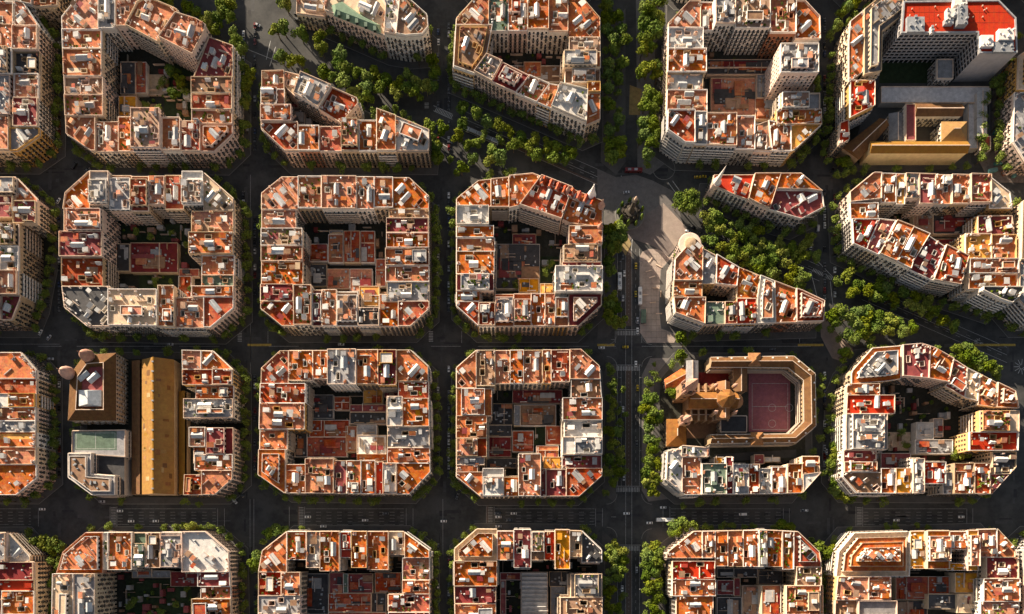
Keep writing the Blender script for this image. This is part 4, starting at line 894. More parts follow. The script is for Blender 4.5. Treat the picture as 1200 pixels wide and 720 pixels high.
def spire(root, OR, c, r, h0, h1, h2, wallm, roofm, n=12, name='spire', lean=None):
    mb = MB(); mb.lathe(c[0], c[1], [(r, h0), (r, h1 - .6), (r * 1.15, h1 - .5), (r * 1.15, h1)], n); o = mb.build(name, wallm, root, OR)
    mb = MB(); mb.lathe(c[0], c[1], [(r * 1.2, h1 - .05), (r * .8, h1 + (h2 - h1) * .3), (r * .42, h1 + (h2 - h1) * .65), (.12, h2 - .8), (.3, h2 - .5), (.05, h2)], n); mb.build('roof', roofm, o, OR)
    return o

# ----- conservatory, school, depot hall and two houses (third row, second block)
g = RG(0, 390)
def T(reg, pts, z=23.0): return ccw(to_world(reg, pts, z))
M_PINKST = mat('pink_scaled_dome', (0.42, 0.25, 0.19), var=0.2)
M_GOLD = mat('golden_sheet_roof', (0.31, 0.165, 0.045), var=0.18, kind='rib')
P_ = T(g, [(285, 168), (340, 92), (465, 84), (465, 352), (275, 352)], 18); c0 = centroid(P_); OR = (*c0, 0)
rt = root_at('conservatory', c0, 'brown roofed music school with two pink domed corner turrets', 'building')
wall, win, bal, sl = MB(), MB(), MB(), MB()
for i in range(len(P_)): facade(wall, win, bal, sl, P_[i], P_[(i + 1) % len(P_)], 0, 18, 'mixed', R)
wall.build('wall', WALLS[3], rt, OR); win.build('window', M_GLASS, rt, OR)['kind'] = 'stuff'; sl.build('cornice', M_SLAB, rt, OR)
mb = MB(); a, b, c = inset(P_, -.4), inset(P_, 6.5), inset(P_, 8.5)
for i in range(len(a)):
    j = (i + 1) % len(a); mb.quad((*a[i], 18), (*a[j], 18), (*b[j], 21.5), (*b[i], 21.5)); mb.quad((*b[i], 21.5), (*b[j], 21.5), (*c[j], 19), (*c[i], 19))
mb.build('roof', ROOF['b'], rt, OR)
mb = MB(); mb.ngon(c, 19); mb.build('terrace', ROOF['m'], rt, OR)
mb = MB(); ring(mb, inset(P_, 6.3), inset(P_, 6.7), 21.4, 21.9); mb.build('ridge', M_COPE, rt, OR)
mb, m2 = MB(), MB(); cc = W(358 / 3.43, 390 + 262 / 3.43, 22); gable(mb, m2, cc, (0, 1), (-1, 0), 11, 15, 19, 21, 24, hip=1); o = m2.build('skylight', M_WHITE, rt, OR); mb.build('glazing', M_SKYG, o, OR)
mb = MB()
for k in range(-4, 5): mb.bar((cc[0] - 6.5, cc[1] + k * 1.3), (cc[0] - .3, cc[1] + k * 1.3), .18, 21.0, 21.3)
mb.build('glazing_bar', M_METAL, o, OR)['kind'] = 'stuff'
for q, (x, y) in enumerate(((348, 92), (268, 160))):
    c_ = W(x / 3.43, 390 + y / 3.43, 22)
    mb = MB(); mb.lathe(*c_, [(3.6, 0), (3.6, 19), (4.4, 19.3), (4.4, 20)], 16); o = mb.build('turret', WALLS[3], rt, OR)
    mb = MB(); mb.lathe(*c_, [(4.5, 20), (4.2, 23), (3.2, 26), (1.6, 28.6), (.7, 29.6), (.25, 30.5), (.12, 34)], 16); mb.build('dome', M_PINKST, o, OR)
for (x0, y0, x1, y1, ang) in ((300, 150, 360, 190, 1), (345, 160, 400, 195, 1)):
    c_ = W((x0 + x1) / 2 / 3.43, 390 + (y0 + y1) / 2 / 3.43, 21); u = (cos(.7), sin(.7)); mb, m2 = MB(), MB(); gable(mb, m2, c_, u, (-u[1], u[0]), 8, 4.5, 19, 20, 21.5); o = m2.build('roof_light', M_WHITE, rt, OR); mb.build('glazing', M_SKYG, o, OR)

P_ = T(g, [(290, 395), (505, 392), (505, 500), (290, 485)], 14); c0 = centroid(P_); OR = (*c0, 0)
rt = root_at('school', c0, 'grey school building with green sports court on its roof', 'building')
bar_building(rt, OR, P_, 14, WALLS[5], ROOF['g'], 'flat', style='ribbon')
mb = MB(); mb.ngon(T(g, [(300, 398), (468, 396), (468, 472), (300, 472)], 14.4), 14.07); mb.build('sports_court', ROOF['n'], rt, OR)
mb = MB(); x0, y0 = W(306 / 3.43, 390 + 403 / 3.43, 14.1); x1, y1 = W(462 / 3.43, 390 + 467 / 3.43, 14.1)
for a, b in (((x0, y0), (x1, y0)), ((x0, y1), (x1, y1)), ((x0, y0), (x0, y1)), ((x1, y0), (x1, y1)), (((x0 + x1) / 2, y0), ((x0 + x1) / 2, y1))): mb.bar(a, b, .25, 14.08, 14.1)
mb.build('court_line', M_PAINT, rt, OR)
P_ = T(g, [(275, 485), (367, 485), (367, 568), (462, 576), (462, 652), (370, 652), (275, 582)], 20); c0 = centroid(P_); OR = (*c0, 0)
rt = root_at('office_building', c0, 'grey modern L-shaped office building below the green court', 'building')
wall, win, bal, sl = MB(), MB(), MB(), MB()
for i in range(len(P_)): facade(wall, win, bal, sl, P_[i], P_[(i + 1) % len(P_)], 0, 20, 'ribbon', R)
wall.build('wall', WALLS[5], rt, OR); win.build('window', M_GLASS, rt, OR)['kind'] = 'stuff'; sl.build('balcony', M_SLAB, rt, OR)['kind'] = 'stuff'
for k, (d, zz, mm) in enumerate(((.3, 20, 'g'), (2.2, 22.6, 't'))):
    pi_ = inset(P_, d); pj = inset(P_, d + .35); mb = MB()
    if k: mb.prism(pi_, 20, zz, top=False); ring(mb, pi_, pj, zz - .1, zz + .5); o = mb.build('penthouse', M_COPEW, rt, OR)
    else: o = rt; m2 = MB(); ring(m2, P_, pi_, 19.9, 20.8); m2.build('parapet', M_COPEW, rt, OR)
    mb = MB(); mb.ngon(pj if k else pi_, zz + .02); mb.build('roof', ROOF[mm], o, OR)
rq = random.Random(21); m1, m2 = MB(), MB(); pk = inset(P_, 3)
for _ in range(70):
    x, y = rq.uniform(min(p[0] for p in P_), max(p[0] for p in P_)), rq.uniform(min(p[1] for p in P_), max(p[1] for p in P_))
    if inside(pk, x, y) and inside(pk, x + 2, y + 2): (m1 if rq.random() < .6 else m2).box(x, y, 22.6, x + rq.uniform(.5, 2), y + rq.uniform(.5, 2), 22.6 + rq.uniform(.5, 1.8))
m1.build('air_conditioner', M_METAL, rt, OR)['kind'] = 'stuff'; m2.build('skylight', M_SKYG, rt, OR)['kind'] = 'stuff'
P_ = T(g, [(368, 490), (500, 500), (500, 652), (464, 652), (464, 572), (368, 560)], 12); c0 = centroid(P_); OR = (*c0, 0)
rt = root_at('workshop', c0, 'dark low workshop beside the grey L-shaped office', 'building'); mb = MB(); mb.prism(P_, 0, 12, top=False); mb.build('wall', WALLS[5], rt, OR)
mb = MB(); mb.ngon(P_, 12); mb.build('roof', ROOF['k'], rt, OR)
# long depot hall
P_ = T(g, [(572, 108), (697, 108), (697, 650), (572, 650)], 13); c0 = centroid(P_); OR = (*c0, 0)
rt = root_at('depot_hall', c0, 'long depot hall with golden brown two-sided pitched roof', 'hall')
wall = MB(); [wall.quad((*P_[i], 0), (*P_[(i + 1) % 4], 0), (*P_[(i + 1) % 4], 13), (*P_[i], 13)) for i in range(4)]
y_t, y_b = P_[0][1], P_[2][1]; ys = sorted((min(p[1] for p in P_), max(p[1] for p in P_))); xs = sorted((min(p[0] for p in P_), max(p[0] for p in P_))); xm = (xs[0] + xs[1]) / 2
for y in ys: wall.tri((xs[0], y, 13), (xs[1], y, 13), (xm, y, 20.2))
wall.build('wall', WALLS[3], rt, OR)
NB = 46
for s in (0, 1):     # sheet bays, each laid a little proud of the last
    me = None
    for k in range(NB):
        a, b = ys[0] + (ys[1] - ys[0]) * k / NB, ys[0] + (ys[1] - ys[0]) * (k + 1) / NB
        mb = MB(); dz = .05 * (k % 2); x0, x1, z0, z1 = (xs[0] - .4, xm, 12.7 + dz, 20.25 + dz) if s == 0 else (xm, xs[1] + .4, 20.25 + dz, 12.7 + dz)
        mb.quad((x0, a, z0), (x1, a, z1), (x1, b, z1), (x0, b, z0)); mb.quad((x0, a, z0 - .15), (x1, a, z1 - .15), (x1, a, z1), (x0, a, z0))
        if me is None: me = mb
        else:
            n = len(me.v); me.v += mb.v; me.f += [tuple(n + i for i in f) for f in mb.f]
    me.build('roof_slope', M_GOLD, rt, OR)
mb = MB(); mb.bar((xm, ys[0]), (xm, ys[1]), .8, 20.2, 20.6); mb.build('ridge', M_GOLD, rt, OR)
rq = random.Random(4)
for k in range(26):       # replaced sheets and small vents
    s = rq.choice((0, 1)); a = rq.uniform(ys[0] + 2, ys[1] - 4); t0 = rq.uniform(.05, .7); t1 = min(.97, t0 + rq.uniform(.1, .3)); L_ = rq.uniform(1.5, 4); z = lambda t: 12.7 + 7.55 * t + .12
    xx = (lambda t: xs[0] - .4 + (xm - xs[0] + .4) * t) if s == 0 else (lambda t: xs[1] + .4 - (xs[1] + .4 - xm) * t)
    mb = MB(); mb.quad((xx(t0), a, z(t0)), (xx(t1), a, z(t1)), (xx(t1), a + L_, z(t1)), (xx(t0), a + L_, z(t0))); mb.build('roof_sheet', rq.choice([M_GOLD, ROOF['b'], mat('rusty_sheet', (0.25, 0.12, 0.05), var=.3), mat('faded_sheet', (0.36, 0.24, 0.11), var=.3)]), rt, OR)
mb = MB()
for k in range(14): y = ys[0] + (k + .5) * (ys[1] - ys[0]) / 14; mb.box(xm - .7, y - .5, 20.4, xm + .7, y + .5, 21.4)
mb.build('ridge_vent', M_METAL, rt, OR)['kind'] = 'stuff'
for q, (x0, x1, y0, nm) in enumerate(((527, 568, 112, 'narrow brown side aisle left of the golden depot hall'), (716, 748, 235, 'narrow golden side aisle right of the depot hall'))):
    P_ = T(g, [(x0, y0), (x1, y0), (x1, 650), (x0, 650)], 8); c0 = centroid(P_); OR = (*c0, 0); rt = root_at('side_aisle', c0, nm, 'shed')
    xs_ = sorted((min(p[0] for p in P_), max(p[0] for p in P_))); ys_ = sorted((min(p[1] for p in P_), max(p[1] for p in P_)))
    mb = MB(); mb.prism(P_, 0, 7, top=False); mb.build('wall', WALLS[3], rt, OR); mb = MB()
    z0, z1 = (7.0, 10.0); mb.quad((xs_[0], ys_[0], z0), (xs_[1], ys_[0], z1), (xs_[1], ys_[1], z1), (xs_[0], ys_[1], z0)); mb.build('roof', [ROOF['b'], M_GOLD][q], rt, OR)
block('B13a', 'upper depot houses', g, [(735, 72), (858, 75), (938, 150), (938, 342), (740, 345)], [
 (730, 70, 812, 150, 23, 'p'), (730, 150, 860, 212, 23, 'r'), (812, 70, 945, 150, 23, 'o'), (860, 150, 945, 212, 24, 'r'), (785, 212, 945, 266, 23, 'o'), (740, 266, 945, 345, 24, 'g', D(wall=2, pent=True))], pave=False, seed=31)
block('B13b', 'lower depot houses', g, [(750, 382), (938, 382), (938, 590), (868, 652), (738, 652)], [
 (765, 382, 830, 460, 23, 'p'), (830, 382, 945, 490, 23, 'm'), (778, 460, 830, 525, 23, 'o'), (785, 490, 945, 555, 24, 'o'), (735, 570, 815, 655, 23, 'r'), (815, 555, 945, 655, 24, 'p')], pave=False, seed=32)
OPD = T(g, [(285, 120), (340, 72), (858, 72), (938, 150), (938, 590), (868, 652), (350, 652), (272, 585)])
BLOCKS['B13'] = ('depot block', OPD); pavement('B13', 'depot block', OPD)
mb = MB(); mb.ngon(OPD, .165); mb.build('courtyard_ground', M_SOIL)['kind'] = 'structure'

# ----- church school (third row, right of the avenue)
g = RG(700, 390)
M_STONE = mat('sandy_church_stone', (0.36, 0.225, 0.13), var=0.25)
M_CHROOF = mat('church_roof_tile', (0.29, 0.135, 0.05), var=0.3, kind='rib')
hh = 17
outr = [W(700 + x / 3.43, 390 + y / 3.43, hh) for x, y in [(455, 100), (790, 95), (875, 165), (878, 375), (800, 440), (455, 445)]]
innr = [W(700 + x / 3.43, 390 + y / 3.43, hh) for x, y in [(455, 138), (768, 140), (830, 190), (832, 358), (782, 408), (455, 412)]]
c0 = centroid(ccw(T(g, [(455, 100), (875, 165), (878, 375), (455, 445)], hh))); OR = (*c0, 0)
rt = root_at('school_building', c0, 'brown tiled school wings wrapping three sides of the pink playground', 'building')
gable_strip(rt, OR, outr, innr, hh, 3.0, ROOF['b'], WALLS[3], style='gallery')
for x, y in ((635, 105), (645, 425)):
    c_ = W(700 + x / 3.43, 390 + y / 3.43, hh + 3); mb, m2 = MB(), MB(); gable(mb, m2, c_, (0, 1), (-1, 0), 9, 8, hh, hh + 1.5, hh + 5, hip=3.9); o = m2.build('pavilion', WALLS[3], rt, OR); mb.build('roof', M_CHROOF, o, OR)
P_ = T(g, [(608, 160), (775, 160), (775, 398), (608, 398)], 0.2); mb = MB(); mb.prism(P_, .1, .22); mb.build('playground', mat('pink_playground', (0.27, 0.085, 0.105), var=0.2))['kind'] = 'structure'
mb = MB(); x0, y0 = W(700 + 622 / 3.43, 390 + 205 / 3.43); x1, y1 = W(700 + 765 / 3.43, 390 + 390 / 3.43); ym = (y0 + y1) / 2
def rect_lines(mb, x0, y0, x1, y1, w_, z0, z1):
    for a, b in (((x0, y0), (x1, y0)), ((x0, y1), (x1, y1)), ((x0, y0), (x0, y1)), ((x1, y0), (x1, y1))): mb.bar(a, b, w_, z0, z1)
rect_lines(mb, x0, y0, x1, y1, .3, .22, .235); mb.bar((x0, ym), (x1, ym), .3, .22, .235)
for cx_, cy_ in ((x0 + 14, y0 - 17), (x0 + 26, y0 - 17), (x0 + 14, ym - 12)):
    for k in range(20):
        a, b = 2 * pi * k / 20, 2 * pi * (k + 1) / 20; mb.bar((cx_ + 2.6 * cos(a), cy_ + 2.6 * sin(a)), (cx_ + 2.6 * cos(b), cy_ + 2.6 * sin(b)), .25, .22, .24)
mb.build('playground_lines', M_PAINT)['kind'] = 'structure'
def box_block(name, pts_, h, label, cat, wallm, roofm, mode='flat', rise=3, style='mixed', reg=None, **k):
    P_ = T(reg or g, pts_, h); c0 = centroid(P_); OR = (*c0, 0); rt = root_at(name, c0, label, cat); bar_building(rt, OR, P_, h, wallm, roofm, mode, rise, style=style, **k); return rt, OR, P_
box_block('school_wing', [(550, 145), (600, 145), (600, 235), (550, 235)], 14, 'short brown wing between maroon yard and pink playground', 'building', WALLS[3], ROOF['b'], 'gable', 2.5)
box_block('school_wing', [(495, 335), (600, 335), (600, 400), (495, 400)], 12, 'dark flat school wing below the church apse', 'building', WALLS[3], ROOF['k'], 'flat')
box_block('parish_house', [(360, 115), (403, 115), (403, 215), (360, 215)], 13, 'narrow grey roofed parish house upper left of the church', 'building', WALLS[5], ROOF['g'], 'gable', 1.5)
box_block('chapel', [(272, 190), (350, 140), (352, 200), (278, 230)], 8, 'small chapel with bright orange pitched roof beside avenue', 'building', WALLS[1], ROOF['o'], 'gable', 2.5)
box_block('parish_hall', [(280, 350), (355, 350), (355, 455), (280, 455)], 12, 'hall with tan hipped roof below the church towers', 'building', WALLS[3], M_CHROOF, 'hip', 4)
mb = MB(); mb.prism(T(g, [(405, 160), (548, 160), (548, 215), (405, 222)], .2), .1, .22); mb.build('school_yard', ROOF['m'])['kind'] = 'structure'
mb = MB(); mb.prism(T(g, [(360, 350), (490, 350), (490, 425), (360, 425)], .2), .1, .23); mb.build('school_yard', mat('dusty_yard', (0.27, 0.16, 0.10)))['kind'] = 'structure'
mb = MB(); mb.prism(T(g, [(470, 490), (800, 470), (800, 500), (470, 520)], .2), .1, .24); mb.build('service_lane', M_PAVE)['kind'] = 'structure'
# church: nave along x, transept dome, apse, twin west towers
hn = 20
P_ = T(g, [(372, 240), (610, 240), (610, 300), (372, 300)], hn + 2); xs = sorted({round(p[0], 3) for p in P_}); ys = sorted({round(p[1], 3) for p in P_}); x0, x1, y0, y1 = xs[0], xs[-1], ys[0], ys[-1]; yc = (y0 + y1) / 2
c0 = ((x0 + x1) / 2, yc); OR = (*c0, 0); rt = root_at('church', c0, 'sandstone church with golden nave roof, crossing lantern and twin pale spires', 'church')
nx1 = x0 + (x1 - x0) * .80
bar_building(rt, OR, [(x0, y0), (nx1, y0), (nx1, y1), (x0, y1)], hn, M_STONE, M_CHROOF, 'gable', 6, wname='nave', style='plain')
bar_building(rt, OR, [(x0 + (x1 - x0) * .48, y0 - 7), (x0 + (x1 - x0) * .68, y0 - 7), (x0 + (x1 - x0) * .68, y1 + 7), (x0 + (x1 - x0) * .48, y1 + 7)], hn, M_STONE, M_CHROOF, 'gable', 5, wname='transept', style='plain')
for s in (-1, 1):
    ya, yb = (y0 - 6.5, y0 - .05) if s < 0 else (y1 + .05, y1 + 6.5)
    bar_building(rt, OR, [(x0, ya), (x0 + (x1 - x0) * .46, ya), (x0 + (x1 - x0) * .46, yb), (x0, yb)], 11, M_STONE, ROOF['b'], 'gable', 1.5, wname='aisle', style='plain')
    mb = MB()
    for k in range(6): x = x0 + 3 + k * 5; mb.box(x - .5, min(ya, yb) - (1.3 if s < 0 else 0), 0, x + .5, max(ya, yb) + (1.3 if s > 0 else 0), 14.5)
    mb.build('buttress', M_STONE, rt, OR)
cxx = x0 + (x1 - x0) * .58
mb = MB(); mb.lathe(cxx, yc, [(6, 18), (6, 26), (6.6, 26.2), (6.6, 26.8)], 8, pi / 8); o = mb.build('crossing_tower', M_STONE, rt, OR); mb = MB(); mb.lathe(cxx, yc, [(6.5, 26.8), (3, 30.5), (.8, 32), (.8, 34), (.1, 37)], 8, pi / 8); mb.build('roof', M_CHROOF, o, OR)
mb = MB(); mb.lathe(nx1 + .1, yc, [((y1 - y0) / 2, 0), ((y1 - y0) / 2, 17), ((y1 - y0) / 2 + .4, 17.2)], 14); o = mb.build('apse', M_STONE, rt, OR); mb = MB(); mb.lathe(nx1 + .1, yc, [((y1 - y0) / 2 + .5, 17.2), (.2, 22)], 14); mb.build('roof', M_CHROOF, o, OR)
for sx in (-1, 1):
    for sy in (-1, 1):
        spire(rt, OR, (cxx + sx * 6.5, yc + sy * 9), 1.2, 0, 25, 31, M_STONE, M_PINKST, 8, 'pinnacle')
for k, (dy, hgt, rr) in enumerate(((6, 58, 4.0), (-14, 40, 2.6))):
    c_ = (x0 - 3.5, yc + dy)
    mb = MB(); mb.box(c_[0] - rr, c_[1] - rr, 0, c_[0] + rr, c_[1] + rr, hgt * .5); o = mb.build('bell_tower', M_STONE, rt, OR)
    mb = MB(); mb.lathe(*c_, [(rr, hgt * .5), (rr * .92, hgt * .7), (rr * 1.05, hgt * .71), (rr * .6, hgt * .85), (.15, hgt)], 8, pi / 8); mb.build('spire', M_PINKST, o, OR)
    mb = MB()
    for a in range(4): 
        px_, py_ = c_[0] + rr * .9 * (1 if a % 2 else -1), c_[1] + rr * .9 * (1 if a > 1 else -1); mb.lathe(px_, py_, [(.7, hgt * .5), (.7, hgt * .62), (.05, hgt * .74)], 6)
    mb.build('pinnacle', M_PINKST, o, OR)
    mb = MB()
    for zz in (.2, .33, .56, .63): mb.box(c_[0] - rr * 1.05, c_[1] - rr * .25, hgt * zz, c_[0] + rr * 1.05, c_[1] + rr * .25, hgt * zz + 2.2); mb.box(c_[0] - rr * .25, c_[1] - rr * 1.05, hgt * zz, c_[0] + rr * .25, c_[1] + rr * 1.05, hgt * zz + 2.2)
    mb.build('belfry_opening', M_GLASS, o, OR)
block('B44S', 'church school block', g, [(280, 478), (340, 455), (890, 498), (892, 565), (820, 645), (350, 652), (275, 590)], [
 (335, 452, 447, 500, 24, 'w', D(wall=2)), (270, 470, 340, 660, 24, 'w', D(wall=2, style='gallery')), (340, 500, 416, 660, 23, 'p', D(wall=2, style='gallery')), (416, 528, 515, 660, 24, 'n', D(wall=2)), (515, 500, 545, 660, 22, 'm'), (545, 528, 607, 660, 24, 'g', D(wall=2)), (607, 528, 652, 660, 23, 'r'), (652, 545, 700, 660, 21, 'w'),
 (700, 540, 760, 660, 23, 'o'), (760, 528, 820, 660, 23, 'o'), (820, 498, 900, 570, 24, 'o'), ([(820, 570), (900, 560), (880, 600), (822, 655)], 24, 'w', D(wells=0))],
 [(470, 500, 515, 528, 14, 'y'), (630, 490, 670, 528, 8, 'm'), (672, 500, 735, 520, 8, 'w')], pave=False, seed=33)
OPC = T(g, [(280, 160), (350, 75), (790, 75), (885, 160), (890, 565), (820, 648), (350, 652), (275, 590)])
BLOCKS['B44S'] = ('church school block', OPC); pavement('B44S', 'church school block', OPC)
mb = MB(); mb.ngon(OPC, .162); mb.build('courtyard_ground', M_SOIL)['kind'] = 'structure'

M_DECK = mat('pale_concrete_deck', (0.60, 0.57, 0.56), var=.25)
# ----- top right: red roofed modern slab, long hotel wing and the cloister
g = RG(930, 0)
P_ = T(g, [(440, 8), (822, 3), (892, 75), (897, 215), (745, 217), (737, 135), (430, 137)], 31); c0 = centroid(P_); OR = (*c0, 0)
rt = root_at('office_building', c0, 'large modern L-shaped building with bright red flat roof', 'building')
wall, win, bal, sl = MB(), MB(), MB(), MB()
for i in range(len(P_)):
    a, b = P_[i], P_[(i + 1) % len(P_)]; south = b[0] - a[0] > 20 and a[1] < c0[1] - 10 and a[0] > c0[0]
    facade(wall, win, bal, sl, a, b, 0, 31, 'plain' if south else 'grid', R, bayw=3.4)
wall.build('wall', mat('warm_grey_cladding', (0.40, 0.37, 0.36), var=0.12), rt, OR); win.build('window', M_GLASS, rt, OR)['kind'] = 'stuff'; sl.build('cornice', WALLS[5], rt, OR)
pi_ = inset(P_, .9); mb = MB(); ring(mb, P_, pi_, 30.9, 32); mb.build('parapet', M_METAL, rt, OR); mb = MB(); mb.ngon(pi_, 31.03); mb.build('roof', ROOF['R'], rt, OR)
mb = MB()
for k in range(1, 22):
    x = 445 + k * 20; ye = 130 if x < 735 else 205
    if x < 885: mb.bar(W(930 + x / 3.43, 14 / 3.43 + max(0, x - 830) / 3.43, 31), W(930 + x / 3.43, ye / 3.43, 31), .22, 31.03, 31.09)
for y in (50, 92): mb.bar(W(930 + 448 / 3.43, y / 3.43, 31), W(930 + 870 / 3.43, y / 3.43, 31), .2, 31.03, 31.1)
mb.build('membrane_seam', mat('dusty_red_seam', (0.30, 0.045, 0.022)), rt, OR)['kind'] = 'stuff'
rq = random.Random(5)
for (x0, y0, x1, y1, hz, mm) in ((640, 0, 690, 30, 4, M_WHITE), (650, 35, 690, 110, 5, M_METAL), (612, 40, 650, 75, 3.4, M_WHITE), (605, 80, 640, 100, 3, M_METAL), (455, 70, 525, 130, 2.6, M_METAL), (550, 110, 562, 135, 2.5, M_WHITE), (750, 145, 800, 190, 3.0, M_WHITE), (820, 122, 882, 165, 3.4, M_COPEW), (805, 168, 885, 210, 2.2, M_METAL)):
    P2 = T(g, [(x0, y0), (x1, y0), (x1, y1), (x0, y1)], 33); mb = MB(); mb.prism(P2, 31.03, 31 + hz); mb2 = MB()
    o = mb.build('plant_room', mm, rt, OR); xa, xb = min(p[0] for p in P2), max(p[0] for p in P2); ya, yb = min(p[1] for p in P2), max(p[1] for p in P2)
    for _ in range(6):
        x, y = rq.uniform(xa, xb - .8), rq.uniform(ya, yb - .8); mb2.box(x, y, 31 + hz, x + rq.uniform(.5, 1.6), y + rq.uniform(.5, 1.6), 31 + hz + rq.uniform(.4, 1.4))
    mb2.build('air_conditioner', rq.choice([M_WHITE, M_METAL]), o, OR)['kind'] = 'stuff'
mb = MB()
for _ in range(14):
    x, y = W(930 + rq.uniform(460, 860) / 3.43, rq.uniform(15, 110) / 3.43, 31); mb.lathe(x, y, [(.35, 31), (.35, 31.8), (.5, 31.9), (.1, 32.1)], 8)
mb.build('roof_vent', M_COPE, rt, OR)['kind'] = 'stuff'
block('B51a', 'cloister block', g, [(330, 8), (440, 8), (440, 60), (345, 140), (342, 300), (322, 430), (322, 470), (222, 565), (180, 585), (205, 330), (222, 95)], [
 ([(215, 100), (300, 15), (330, 60), (270, 300), (215, 340)], 26, 'o', D(wall=0, style='mixed', pent=False, free=0)), ([(300, 0), (450, 0), (450, 60), (345, 140), (342, 300), (272, 315), (272, 60)], 27, 'g', D(wall=0, dens=2)),
 ([(222, 330), (322, 330), (322, 430), (222, 480)], 24, 'R', D(wall=4)), ([(170, 500), (222, 480), (225, 560), (175, 590)], 22, 'R', D(wall=0))], pave=False, seed=34)
box_block('church_nave', [(345, 480), (380, 505), (262, 640), (200, 595)], 13, 'long brown gabled church nave set at an angle beside the cloister', 'church', WALLS[3], ROOF['b'], 'gable', 3.5, style='plain')
box_block('cloister_range', [(310, 572), (697, 572), (697, 615), (310, 615)], 17, 'long cream cloister front with golden and brown pitched roof', 'building', mat('sunny_cream_stucco', (0.78, 0.62, 0.36), var=.12), M_GOLD, 'gable', 3, style='plain')
box_block('cloister_wing', [(492, 420), (675, 420), (675, 466), (492, 466)], 14, 'brown roofed cloister wing on the upper side of the small court', 'building', WALLS[2], ROOF['b'], 'gable', 2.5)
box_block('cloister_wing', [(596, 492), (695, 492), (695, 566), (596, 566)], 15, 'square cloister pavilion with golden hipped roof', 'building', WALLS[2], M_GOLD, 'hip', 4)
box_block('cloister_wing', [(450, 420), (490, 420), (490, 566), (450, 566)], 13, 'narrow red-brown cloister wing left of the small court', 'building', WALLS[2], ROOF['m'], 'flat')
box_block('chapel', [(385, 460), (445, 460), (445, 566), (385, 566)], 9, 'low grey roofed chapel between nave and cloister', 'building', WALLS[2], ROOF['g'], 'gable', 2)
box_block('parking_deck', [(350, 350), (790, 350), (790, 415), (350, 415)], 6, 'wide grey concrete deck between red roofed building and cloister', 'building', WALLS[5], M_DECK, 'flat', style='plain')
box_block('parking_deck', [(700, 418), (738, 418), (738, 600), (700, 600)], 5.4, 'grey concrete deck right of the cloister', 'building', WALLS[5], M_DECK, 'flat', style='plain')
box_block('service_shed', [(740, 370), (775, 370), (775, 470), (740, 470)], 10, 'upper of two narrow ribbed sheds on the grey deck', 'shed', WALLS[5], M_SHED, 'gable', 1, style='plain')
box_block('service_shed', [(740, 474), (775, 474), (775, 545), (740, 545)], 9.6, 'lower of two narrow ribbed sheds on the grey deck', 'shed', WALLS[5], M_SHED, 'gable', 1, style='plain')
box_block('gatehouse', [(750, 550), (790, 550), (790, 605), (750, 605)], 7, 'small white and red gatehouse at the corner of the site', 'building', WALLS[2], ROOF['r'], 'flat')
box_block('service_block', [(575, 240), (640, 240), (640, 318), (575, 318)], 12, 'small square grey service block in the dark court', 'building', WALLS[5], ROOF['g'], 'flat')
OPE = T(g, [(310, 5), (822, 3), (892, 75), (895, 225), (795, 345), (795, 600), (700, 615), (300, 620), (180, 580), (205, 330), (222, 95)])
mb = MB(); mb.prism(OPE, 0, .15); mb.build('pavement', M_PAVE)['kind'] = 'structure'
mb = MB(); mb.prism(T(g, [(345, 145), (640, 145), (560, 335), (345, 335)], .2), .1, .2); mb.build('lawn', M_GRASS)['kind'] = 'structure'
BLOCKS['B51'] = ('cloister block', OPE)
# ribbed hall in the bottom middle courtyard
g = RG(500, 570, 4.0)
rt, OR, P_ = box_block('workshop_hall', [(442, 402), (568, 402), (568, 640), (442, 640)], 9, 'grey workshop hall of stepped ribbed roof bays in the courtyard', 'hall', WALLS[5], ROOF['g'], 'flat', style='plain')
xa, xb = min(p[0] for p in P_), max(p[0] for p in P_); ya, yb = min(p[1] for p in P_), max(p[1] for p in P_)
for k in range(12):
    y = ya + (yb - ya) * k / 12; d = (yb - ya) / 12; mb = MB(); a, b = xa + .6, xb - .6
    mb.quad((a, y, 9.1), (b, y, 9.1), (b, y + d * .8, 10.7), (a, y + d * .8, 10.7)); mb.quad((b, y + d * .8, 10.7), (b, y + d, 9.1), (a, y + d, 9.1), (a, y + d * .8, 10.7))
    mb.tri((a, y, 9.1), (a, y + d * .8, 10.7), (a, y + d, 9.1)); mb.tri((b, y, 9.1), (b, y + d, 9.1), (b, y + d * .8, 10.7)); mb.build('roof_bay', M_SHED, rt, OR)

